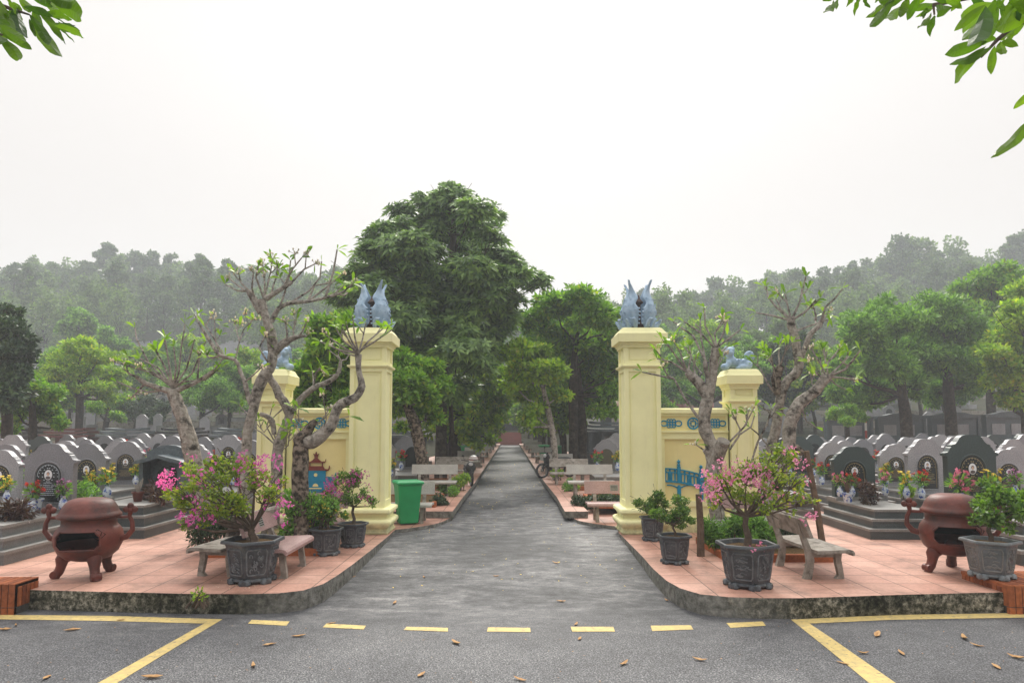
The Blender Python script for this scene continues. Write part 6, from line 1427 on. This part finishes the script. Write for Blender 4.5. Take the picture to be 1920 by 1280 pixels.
tree_px('broadleaf_tree', 19.0, [(620, 880, 8), (618, 800, 8), (616, 740, 7), (618, 690, 5)], [(620, 640, 42), (590, 690, 40), (645, 690, 38), (570, 735, 34), (605, 755, 34), (655, 610, 30), (640, 745, 28), (690, 600, 24), (600, 610, 26), (560, 700, 22)], 12000, .20, .048, 'leaf_mid', 'bright leafy tree whose crown stands above the pagoda wall', 73, dd=1.0, zb=0)
tree_px('broadleaf_tree', 30.0, [(848, 895, 9), (850, 800, 8), (855, 740, 6)], [(870, 735, 42), (845, 770, 30), (900, 765, 34), (880, 800, 26), (915, 740, 30), (830, 740, 26), (860, 820, 16), (925, 790, 16), (900, 710, 34), (890, 690, 34), (930, 700, 28), (860, 690, 30), (945, 740, 22), (920, 822, 12), (895, 832, 14), (835, 805, 18), (930, 660, 26)], 17000, .24, .062, 'leaf_lime', 'lime green tree overhanging the left edge of the lane', 74, zb=.15, dd=1.0, bark='bark_dark')
RT = [(1080, 575, 42), (1042, 572, 36), (1118, 590, 40), (1000, 600, 30), (1050, 635, 44), (1100, 650, 48), (1012, 655, 38), (1142, 640, 34), (1070, 695, 44), (1130, 700, 36), (1020, 710, 34), (1105, 735, 30), (1148, 735, 20), (1085, 552, 24), (1155, 600, 26), (1165, 680, 18), (1160, 720, 24), (1125, 765, 18), (1150, 770, 14)]
tree_px('broadleaf_tree', 28.0, [(1075, 885, 10), (1075, 800, 9), (1074, 740, 9), (1076, 690, 7), (1080, 640, 5)], RT, 26000, .27, .062, 'leaf_mid', 'big tree with a dark twin trunk just left of the right tall pillar', 75, zb=.15, dd=2.2, extra=[[(1092, 885, 9), (1092, 800, 9), (1086, 740, 8), (1082, 690, 6)]])
tree_px('broadleaf_tree', 25.0, [(1042, 882, 6), (1040, 840, 6), (1034, 800, 5.5), (1026, 760, 5), (1018, 725, 4)], [(1010, 700, 30), (985, 735, 26), (1035, 690, 26), (1000, 770, 18), (970, 690, 22), (1050, 740, 16), (975, 650, 24), (1000, 660, 26), (965, 725, 20), (985, 785, 14), (1010, 800, 12)], 9000, .22, .055, 'leaf_lime', 'slender pale trunked tree leaning over the lane from the right', 76, zb=.15, dd=.8, bark='bark_grey')
# avenue
def proto_tree(name, seed, H, th, Rc, n, L, W, mat, bark='bark_dark', flat=.8, ncl=14, whorl=0, tr=.14, cone=0.0):
    rng = random.Random(seed); rs = np.random.RandomState(seed); root = empty(name); mb = MB()
    pts = [Vector((0, 0, -.3)), Vector((rng.gauss(0, .08), rng.gauss(0, .08), th*.5)), Vector((rng.gauss(0, .15), rng.gauss(0, .15), th)), Vector((rng.gauss(0, .2), rng.gauss(0, .2), (th+H)/2)), Vector((0, 0, H*.9))]
    mb.tube(pts, [tr*1.2, tr, tr*.85, tr*.5, tr*.15], 8, wob=.1, rng=rng); C = []; Rr = []
    for i in range(ncl):
        t = (i+.5)/ncl; z = th+(H-th)*(.05+.85*t); w_ = Rc*(math.sin(PI*min(1, .25+.75*t*(1-.0))) if cone == 0 else (1-t)*.9+.2); a = i*2.4+rng.uniform(-.4, .4); r = w_*rng.uniform(.35, .85)
        c = Vector((r*math.cos(a), r*math.sin(a), z)); q = Rc*rng.uniform(.30, .48); mb.tube([Vector((pts[2].x, pts[2].y, max(th*.8, z-r*.9))), c.lerp(pts[3], .3), c], [tr*.4, tr*.25, .02], 5)
        for k in range(6):
            u = Vector((rng.gauss(0, 1), rng.gauss(0, 1), rng.gauss(0, .7))).normalized()*rng.uniform(.4, 1); C.append((c.x+u.x*q, c.y+u.y*q, c.z+u.z*q*flat)); s_ = q*rng.uniform(.3, .55); Rr.append((s_, s_, s_*flat))
    mb.build('trunk', M_[bark], root, smooth=True); mb = MB()
    if whorl: p, u, _ = cloud(rs, C, Rr, n//whorl, .15); mb.quads(whorls(rs, p, u+np.array([[0, 0, .5]]), whorl, L, W, .85, .2))
    else: p, u, _ = cloud(rs, C, Rr, n, .15); mb.quads(leaves(rs, p, unit(u*.6+rs.normal(size=(n, 3))*.6), L*rs.uniform(.6, 1.2, n), W*rs.uniform(.7, 1.2, n), .45, nrm=unit(rs.normal(size=(n, 3))*.7+np.array([[0, -.2, .8]]))))
    mb.build('crown', M_[mat], root); return root
AV = [Proto(proto_tree('avenue_tree', 101, 8.0, 2.4, 2.5, 8500, .34, .09, 'leaf_lime')), Proto(proto_tree('avenue_tree', 102, 7.2, 2.1, 2.4, 8500, .34, .09, 'leaf_mid')), Proto(proto_tree('avenue_tree', 103, 8.6, 2.6, 2.6, 9000, .34, .09, 'leaf_green'))]
rg = random.Random(12)
for s, side in ((-1, 'left'), (1, 'right')):
    for i, y in enumerate((33.5, 38, 42.5, 47, 52, 57, 62.5, 68, 74, 80)):
        k = (i+(s > 0))%3; AV[k].put((s*(2.95+rg.uniform(-.1, .25)), y+rg.uniform(-.6, .6), .1), rg.uniform(0, 6.28), rg.uniform(.86, 1.08), '%s avenue tree, %s of the row going away on the %s of the lane' % (('lime green', 'leafy green', 'deep green')[k], ordn[i], side), 'tree', 'avenue trees on the '+side)
for i, (x, y, k) in enumerate([(-2.1, 46, 0), (2.1, 49, 0), (-2.0, 60, 0), (2.0, 64, 1), (-1.9, 76, 0), (1.9, 78, 0), (-3.6, 92, 1), (0.4, 98, 0), (4.0, 93, 1), (-7.5, 90, 2), (8, 91, 2)]):
    AV[k].put((x*1.15, y, .1 if y < 85 else 1.6), i*1.3, (1.0, 1.0, .86) if y < 85 else 1.1, ('low spreading tree leaning over the far lane, %s from the gate' if y < 85 else 'tree behind the black altar at the head of the steps, %s of its clump') % ordn[i if y < 85 else i-6], 'tree', 'trees closing the far end of the lane')
# left middle ground
tree_px('broadleaf_tree', 24.0, [(12, 850, 9), (14, 790, 9), (12, 740, 8), (12, 690, 6)], [(10, 615, 38), (30, 655, 34), (0, 690, 44), (35, 700, 24), (12, 590, 24), (5, 745, 40), (-30, 640, 40), (28, 740, 20)], 14000, .22, .055, 'leaf_dark', 'very dark dense tree at the left picture edge', 81, zb=0, dd=1.2)
tree_px('broadleaf_tree', 27.0, [(60, 850, 7), (62, 800, 7), (60, 760, 5)], [(50, 720, 30), (82, 738, 26), (30, 768, 26), (92, 775, 22), (112, 792, 14), (65, 755, 26), (20, 800, 18)], 9000, .22, .055, 'leaf_mid', 'bright low tree in front of the dark tree at the left edge', 82, zb=0, dd=1.0)
LG = 'trees on the left slope'
tree_px('umbrella_tree', 42.0, [(147, 815, 7), (149, 780, 6.5), (150, 745, 6), (152, 715, 5)], [(150, 655, 30), (118, 672, 26), (188, 668, 30), (150, 690, 40), (100, 700, 22), (210, 700, 26), (185, 725, 26), (120, 728, 24), (228, 722, 14), (85, 722, 12), (160, 640, 20), (205, 745, 16)], 14000, .28, .045, 'leaf_lime', 'bright feathery tree with a flat layered crown on the left', 83, flat=.5, group=LG, dd=2)
tree_px('broadleaf_tree', 46.0, [(196, 812, 5), (200, 790, 5), (205, 765, 4)], [(205, 765, 20), (235, 755, 22), (180, 760, 16), (220, 780, 14)], 8000, .2, .04, 'leaf_mid', 'small green tree right of the feathery one', 84, group=LG)
tree_px('broadleaf_tree', 48.0, [(255, 815, 5), (258, 790, 5), (262, 765, 4)], [(262, 770, 22), (285, 760, 22), (295, 780, 14), (245, 778, 14), (305, 765, 14)], 8000, .2, .05, 'leaf_dark', 'small dark tree behind the leaning frangipani', 85, group=LG)
tree_px('broadleaf_tree', 45.0, [(378, 815, 5), (379, 780, 5), (382, 750, 4)], [(375, 715, 28), (408, 722, 28), (438, 715, 28), (352, 740, 20), (430, 745, 24), (385, 750, 22), (330, 725, 22), (455, 700, 22)], 15000, .22, .05, 'leaf_green', 'rounded green tree between the first two left frangipani trunks', 86, group=LG)
tree_px('broadleaf_tree', 52.0, [(430, 800, 5), (432, 770, 4), (436, 740, 4)], [(470, 680, 26), (500, 690, 28), (520, 720, 26), (480, 730, 24), (455, 750, 20), (530, 690, 22)], 10000, .24, .06, 'leaf_green', 'green tree behind the left short pillar', 87, group=LG)
tree_px('broadleaf_tree', 80.0, [(145, 660, 3), (146, 640, 3), (148, 620, 3)], [(145, 598, 22), (125, 612, 18), (168, 612, 18), (146, 585, 14), (140, 628, 16)], 6000, .4, .12, 'leaf_green', 'pale hazy round tree part way up the left hillside', 88, group=LG, twigs=1)
tree_px('broadleaf_tree', 74.0, [(212, 700, 3), (212, 680, 3), (212, 660, 3)], [(200, 635, 20), (222, 650, 18), (180, 655, 18), (232, 672, 12), (110, 660, 16), (85, 672, 14), (150, 650, 14)], 8000, .4, .12, 'leaf_green', 'hazy spreading tree just above the feathery one, left', 89, group=LG, twigs=1)
tree_px('broadleaf_tree', 76.0, [(300, 720, 3), (300, 690, 3), (302, 670, 3)], [(275, 675, 18), (310, 655, 20), (345, 668, 20), (290, 700, 16), (330, 695, 18), (370, 650, 18), (400, 670, 18)], 8000, .42, .12, 'leaf_far2', 'hazy tree group behind the leaning frangipani crown', 90, group=LG, twigs=1)
rg = random.Random(44)
for s, side in ((-1, 'left'), (1, 'right')):
    for i in range(15):
        y = 44+i*2.1+rg.uniform(-1, 1); x = s*(9+((i*7) % 15)/15*(y*.70-9)+rg.uniform(-1, 1)); k = (i*2+(s > 0)) % 3
        AV[k].put((x, y, terrain_z(x, y)-.15), rg.uniform(0, 6.28), rg.uniform(.62, .9) if s < 0 else rg.uniform(.75, 1.05), '%s tree on the grave terraces, %s going up the %s slope' % (('lime green', 'leafy green', 'deep green')[k], ordn[i], side), 'tree', 'terrace trees on the '+side)
# right middle ground
RG = 'trees on the right slope'
tree_px('broadleaf_tree', 36.0, [(1702, 820, 11), (1698, 780, 10), (1692, 740, 9), (1688, 700, 7)], [(1620, 620, 44), (1680, 600, 46), (1600, 680, 42), (1660, 675, 50), (1722, 650, 50), (1575, 735, 28), (1640, 735, 36), (1595, 600, 26), (1705, 720, 36), (1565, 690, 22), (1600, 760, 22), (1650, 580, 26)], 30000, .32, .052, 'leaf_green', 'wide dense tree nearest the stout frangipani on the right', 91, group=RG, dd=2.2)
tree_px('broadleaf_tree', 37.5, [(1784, 820, 11), (1782, 780, 10), (1778, 730, 9), (1776, 690, 7)], [(1760, 580, 46), (1800, 620, 50), (1775, 680, 52), (1840, 650, 44), (1815, 715, 40), (1758, 735, 32), (1740, 610, 36), (1850, 700, 30)], 26000, .32, .052, 'leaf_green', 'dense tree with the thickest dark trunk on the right terrace', 92, group=RG, dd=2.2)
tree_px('broadleaf_tree', 45.0, [(1860, 790, 8), (1858, 750, 8), (1856, 700, 7)], [(1815, 545, 36), (1855, 520, 36), (1885, 560, 44), (1830, 590, 40), (1905, 530, 30), (1790, 570, 26), (1870, 620, 40), (1900, 600, 40)], 17000, .34, .08, 'leaf_mid', 'tall brighter tree rising behind the right terrace trees', 93, group=RG, dd=2)
tree_px('broadleaf_tree', 34.0, [(1925, 820, 8), (1922, 780, 8), (1918, 740, 7)], [(1895, 640, 44), (1920, 590, 44), (1885, 700, 36), (1925, 690, 44), (1865, 660, 24), (1900, 750, 26), (1930, 540, 34)], 16000, .28, .065, 'leaf_lime', 'yellowish green tree at the right picture edge', 94, group=RG, dd=1.8)
tree_px('broadleaf_tree', 46.0, [(1500, 800, 5), (1500, 770, 5), (1498, 740, 5)], [(1470, 655, 34), (1520, 690, 34), (1440, 695, 30), (1495, 735, 30), (1455, 740, 24), (1540, 730, 24), (1500, 640, 24)], 18000, .26, .07, 'leaf_dark', 'shadowy tree between the two right frangipani crowns', 95, group=RG, dd=2)
tree_px('broadleaf_tree', 48.0, [(1320, 800, 5), (1320, 760, 5), (1322, 730, 5)], [(1275, 680, 32), (1330, 660, 36), (1385, 680, 34), (1262, 725, 28), (1345, 725, 34), (1305, 740, 26), (1400, 720, 26), (1420, 690, 22)], 18000, .26, .07, 'leaf_green', 'green tree seen above the bridge wall', 96, group=RG, dd=2)
tree_px('broadleaf_tree', 72.0, [(1330, 720, 3), (1330, 680, 3), (1330, 660, 3)], [(1310, 625, 24), (1345, 630, 26), (1420, 640, 26), (1380, 640, 22), (1470, 620, 26), (1280, 640, 20)], 9000, .42, .12, 'leaf_far2', 'hazy pale trees on the lower hill behind the lion', 97, group=RG, twigs=1)
tree_px('broadleaf_tree', 33.0, [(1590, 812, 4), (1588, 790, 4), (1585, 770, 3)], [(1585, 770, 18), (1608, 778, 14), (1565, 775, 14), (1590, 790, 12)], 5000, .15, .03, 'leaf_mid', 'small low tree before the retaining wall on the right', 98, group=RG)
# ================= HILL WOOD =================
HK = [proto_tree('hill_tree', 200+i, H, th, Rc, 2400, .62, .20, m_, 'bark_dark', fl, nc, tr=.16) for i, (H, th, Rc, m_, fl, nc) in enumerate([(13, 4.5, 3.4, 'leaf_far', .9, 15), (15, 7.5, 2.6, 'leaf_far', .8, 12), (11, 2.5, 3.8, 'leaf_far2', .9, 16), (14, 5, 3.0, 'leaf_far2', .85, 14), (16, 8.5, 2.2, 'leaf_far', .8, 11)])]
HH = [13, 15, 11, 14, 16]
def arrays(o):
    me = o.data; v = np.empty(len(me.vertices)*3); me.vertices.foreach_get('co', v); l = np.empty(len(me.loops), dtype=np.int64); me.loops.foreach_get('vertex_index', l)
    q = [p.vertices[:] for p in me.polygons if len(p.vertices) == 4]; return v.reshape(-1, 3)[np.array(q)]
HA = [[(arrays(c), 0 if c.name.startswith('trunk') else 1) for c in kids(r)] for r in HK]
HP = [Proto(r) for r in HK]
sky_t = [(18, 500, 150, 0), (62, 482, 152, 3), (100, 492, 146, 0), (132, 500, 150, 2), (163, 488, 150, 0), (200, 454, 152, 4), (222, 478, 148, 3), (252, 470, 152, 1), (285, 470, 150, 1), (322, 476, 152, 1), (345, 505, 148, 2), (385, 512, 152, 0), (412, 505, 150, 1), (446, 503, 152, 4), (480, 512, 150, 0), (520, 520, 150, 3), (560, 530, 148, 1), (600, 530, 150, 0), (640, 540, 150, 2),
         (1180, 560, 150, 2), (1205, 540, 152, 4), (1232, 548, 150, 1), (1262, 570, 148, 0), (1295, 548, 150, 3), (1342, 516, 150, 0), (1378, 534, 148, 2), (1415, 528, 150, 1), (1446, 508, 150, 3), (1482, 502, 150, 0), (1520, 524, 148, 1), (1556, 512, 150, 0), (1590, 505, 150, 4), (1622, 500, 148, 1), (1655, 480, 140, 3), (1690, 436, 138, 0), (1722, 446, 138, 3), (1752, 470, 140, 1), (1788, 462, 142, 2), (1826, 478, 144, 0), (1862, 484, 142, 2), (1898, 440, 140, 4), (1925, 425, 140, 0)]
rg = random.Random(8); kname = ['round crowned', 'bare stemmed', 'low bushy', 'pale open', 'lanky thin topped']
for i, (x, y, D, k) in enumerate(sky_t):
    t = P(x, y, D); z0 = terrain_z(t.x, D)-.5; s = max(.5, (t.z-z0)/HH[k]/.98); w_ = min(s, 1.25)*rg.uniform(.95, 1.2)
    side = 'left' if x < 950 else 'right'; j = i if x < 950 else i-19
    HP[k].put((t.x, D, z0), rg.uniform(0, 6.28), (w_, w_, s), '%s hazy tree on the skyline, number %s' % (kname[k], j), 'tree', 'skyline trees on the '+side)
    o = COL.objects[-1]
    HPo = None
sk = [o for o in COL.objects if o.get('category') == 'tree' and str(o.get('group', '')).startswith('skyline')]
for side in ('left', 'right'):
    L_ = sorted([o for o in sk if o['group'].endswith(side)], key=lambda o: o.location.x/o.location.y)
    for i, o in enumerate(L_):
        kd = o['label'].split(' hazy')[0]; first, n_ = ('twentieth', i) if i > 19 else (None, i)
        nm = (ordn+['sixteenth', 'seventeenth', 'eighteenth', 'nineteenth', 'twentieth', 'twenty first', 'twenty second', 'twenty third', 'twenty fourth'])[n_]
        o['label'] = '%s hazy tree, %s from the left on the %s skyline' % (kd, nm, side)
parts = {0: [], 1: [], 2: []}; rg = random.Random(31); rsn = np.random.RandomState(31)
y = 101.0; cnt = 0
while y < 158:
    x = -.80*y-4
    while x < .80*y+6:
        xx = x+rg.uniform(-2.2, 2.2); yy = y+rg.uniform(-2.4, 2.4)
        vis = not (-60 < xx < -42 and yy < 109) 
        if vis:
            k = rg.choice([0, 1, 3, 4, 1, 2] if yy > 112 else [0, 2, 2, 3]); s = rg.uniform(.72, 1.02); a = rg.uniform(0, 6.28); ca, sa = math.cos(a)*s, math.sin(a)*s
            z0 = terrain_z(xx, yy)-.8; M = np.array([[ca, -sa, 0], [sa, ca, 0], [0, 0, s]])
            for V, mi in HA[k]:
                if mi: V = V[rsn.rand(len(V)) < .72]
                parts[0 if mi == 0 else (2 if k in (2, 3) else 1)].append(V @ M.T+np.array([xx, yy, z0]))
            cnt += 1
            for _ in range(2):
                bx = xx+rg.uniform(-3, 3); by = yy+rg.uniform(-3, 3); s = rg.uniform(.22, .42); V = HA[2][1][0]; V = V[rsn.rand(len(V)) < .22].copy(); V[:, :, 2] -= 2.2
                parts[2 if rg.random() < .5 else 1].append(V*s*np.array([1.3, 1.3, 1.0])+np.array([bx, by, terrain_z(bx, by)-.3]))
        x += rg.uniform(5.0, 7.4)
    y += 6.2
mb = MB()
for mi in parts: mb.quads(np.concatenate(parts[mi]), mi)
tag(mb.build('wood', [M_['bark_dark'], M_['leaf_far'], M_['leaf_far2']]), 'dense hazy wood covering the hillsides behind the cemetery', 'wood', kind='stuff')
print('hill trees', cnt)
# ================= OVERHEAD BRANCHES =================
def blade(mb, a, b, wd, rng, D, lo):
    d = b-a; L = d.length; d.normalize(); view = ((a+b)/2+lo-Vector((0, 0, CAMZ))).normalized(); s = Matrix.Rotation(rng.uniform(-.75, .75), 3, d) @ d.cross(view).normalized(); nrm = s.cross(d)
    n = 9; v = []; f = []; ph = rng.uniform(0, 6)
    for k in range(n+1):
        t = k/n; w_ = 1.05*L*wd*(math.sin(PI*min(1, t*1.0)**.85)**.75 if 0 < t < 1 else .02)*(1-.25*(1-t)); c = a+d*L*t+nrm*L*.10*math.sin(PI*t); up = nrm*w_*.35
        v += [c-s*w_+up+nrm*.006*math.sin(ph+t*14), c, c+s*w_+up+nrm*.006*math.cos(ph+t*12)]
    for k in range(n): q = 3*k; f += [(q, q+1, q+4, q+3), (q+1, q+2, q+5, q+4)]
    mb.add(v, f)
def overhead(name, loc, D, lv, br, trunk, label, seed):
    rng = random.Random(seed); root = empty(name, loc, 0, label, 'tree'); lo = Vector(loc); mb = MB()
    lv = lv+[(a+rng.uniform(-14, 14), b-rng.uniform(0, 22), c+rng.uniform(-16, 8), d-rng.uniform(14, 34), w_) for a, b, c, d, w_ in lv if rng.random() < .55 and d < 140]
    for x0, y0, x1, y1, wd in lv:
        e = rng.uniform(-.35, .35); blade(mb, P(x0, y0, D+e)-lo, P(x1, y1, D+e+rng.uniform(-.12, .12))-lo, wd, rng, D, lo)
    mb.build('leaves', M_['leaf_near'], root)
    rs = np.random.RandomState(seed); sx = -1 if loc[0] < 0 else 1; cr = []      # the rest of the crown, above and outside the view
    for k in range(9): cr.append((sx*rng.uniform(.2, 1.6)-sx*.2, rng.uniform(-1.6, .9), rng.uniform(5.2, 7.0)))
    p_, u_, _ = cloud(rs, cr, [rng.uniform(.5, .85) for _ in cr], 2600, .2); mb = MB(); mb.quads(leaves(rs, p_, unit(u_*.6+rs.normal(size=(2600, 3))*.5+np.array([[0, 0, -.3]])), rs.uniform(.15, .26, 2600), rs.uniform(.03, .045, 2600), .5, nrm=unit(rs.normal(size=(2600, 3))*.5+np.array([[0, 0, 1.]])))); mb.build('crown', M_['leaf_near'], root)
    mb = MB()
    for c in cr: mb.tube([Vector(trunk[2]), Vector(trunk[2]).lerp(Vector(c), .5)+Vector((0, 0, .25)), Vector(c)], [.09, .05, .015], 7)
    mb.build('branches', M_['bark_grey'], root, smooth=True)
    mb = MB(); mb.tube([Vector(p) for p in trunk], [.20, .17, .14, .08, .045][:len(trunk)], 10, wob=.06, rng=rng); mb.build('trunk', M_['bark_grey'], root, smooth=True)
    mb = MB()
    for pts in br: mb.tube([P(x, y, D)-lo if not isinstance(x, Vector) else x for x, y in pts], [.022]+[.012]*(len(pts)-2)+[.005], 6)
    mb.tube([Vector(trunk[-1]), (Vector(trunk[-1])+(P(br[0][0][0], br[0][0][1], D)-lo))/2+Vector((0, 0, .15)), P(br[0][0][0], br[0][0][1], D)-lo], [.045, .035, .022], 8); mb.build('branch', M_['twig'], root, smooth=True)
Rl = [(250, 0, 185, 85, .13), (290, -10, 268, 68, .13), (385, 0, 350, 52, .13), (450, -12, 408, 122, .15), (480, -12, 527, 62, .15), (665, -5, 495, 137, .20), (700, 15, 520, 205, .12), (745, 15, 640, 82, .15), (745, 48, 658, 137, .15), (810, -20, 750, 130, .24), (895, -20, 805, 155, .24), (1000, 60, 866, 132, .13), (985, 98, 880, 212, .17), (1010, 118, 975, 277, .18), (1140, 60, 1022, 80, .22), (1205, -15, 1130, 90, .22), (1395, 35, 1155, 235, .15), (1395, 50, 1270, 350, .18), (1410, 55, 1215, 300, .14), (1465, -10, 1430, 290, .22), (1510, 40, 1590, 190, .2), (1700, -20, 1510, 190, .16), (1690, 170, 1478, 300, .2), (1475, 298, 1355, 335, .18), (1445, 345, 1122, 482, .14), (1395, 350, 1165, 628, .10), (1460, 345, 1432, 562, .16), (1500, 310, 1533, 402, .22), (1515, 312, 1640, 350, .24), (1740, 680, 1600, 818, .18), (1760, 860, 1430, 1182, .11), (1560, -20, 1700, 120, .2), (1600, -30, 1650, 160, .2), (1290, -30, 1400, 50, .2), (960, -40, 1100, 30, .18), (620, -40, 560, 20, .2), (1090, -20, 1215, 70, .15), (1580, 60, 1500, 180, .18)]
Rl = [(1500+a/4, b/4, 1500+c/4, d/4, w_) for a, b, c, d, w_ in Rl]
Rb = [[(1960, 20), (1900, 50), (1870, 75), (1840, 108)], [(1980, -30), (1850, -10), (1750, 10), (1752, 28)], [(1990, 140), (1950, 170), (1925, 180)], [(1990, 190), (1960, 205), (1935, 218)], [(1900, -40), (1700, -20), (1560, -4)]]
overhead('roadside_tree', (6.2, 3.2, -.24), 3.9, Rl, Rb, [(0, 0, 0), (0, .05, 2.0), (-.2, .1, 3.8), (-.8, .3, 5.0), (-1.6, .5, 5.3)], 'roadside tree outside the frame whose green leaves hang into the top right corner', 301)
Ll = [(0, 300, 162, 482, .17), (-20, 240, 252, 398, .16), (60, 190, 30, 330, .2), (130, 55, 215, 308, .19), (235, 150, 285, 298, .14), (185, 55, 425, 135, .15), (345, 120, 575, 165, .20), (380, 190, 642, 248, .13), (440, 205, 672, 307, .13), (255, 100, 497, 462, .13), (235, 115, 398, 366, .11), (395, -10, 645, 142, .17), (330, -15, 452, 105, .14), (410, 215, 528, 358, .07), (480, 235, 598, 344, .06), (-10, 0, 85, 275, .16), (90, 140, 175, 305, .17), (40, -20, 130, 120, .2), (150, -20, 260, 90, .18), (-40, 120, 70, 260, .2), (240, -30, 420, 60, .18), (-60, 240, 60, 340, .2), (60, 60, 160, 200, .2)]
Ll = [(a/4.2675, b/4.2675, c/4.2675, d/4.2675, w_) for a, b, c, d, w_ in Ll]
overhead('roadside_tree', (-5.6, 3.0, -.24), 3.7, Ll, [[(-60, -30), (0, 10), (55, 28)], [(-40, 60), (-10, 62), (5, 66)], [(-50, -40), (60, -12), (95, 4)]], [(0, 0, 0), (0, .05, 2.0), (.2, .1, 3.6), (.8, .3, 4.7), (1.5, .4, 5.0)], 'roadside tree outside the frame whose leaves hang into the top left corner', 302)

# ================= HAZE =================
m = bpy.data.materials.new('haze_air'); m.use_nodes = True; nt = m.node_tree; nt.nodes.clear()
pv = nt.nodes.new('ShaderNodeVolumePrincipled'); out = nt.nodes.new('ShaderNodeOutputMaterial'); nt.links.new(pv.outputs[0], out.inputs['Volume'])
pv.inputs['Color'].default_value = (.88, .94, 1.0, 1); pv.inputs['Density'].default_value = .0018; pv.inputs['Anisotropy'].default_value = .25
mb = MB(); mb.box(-285, 285, -80, 330, -1.6, 72); o = mb.build('haze', m); tag(o, 'thin pale haze filling the air over the cemetery', 'haze', kind='stuff')
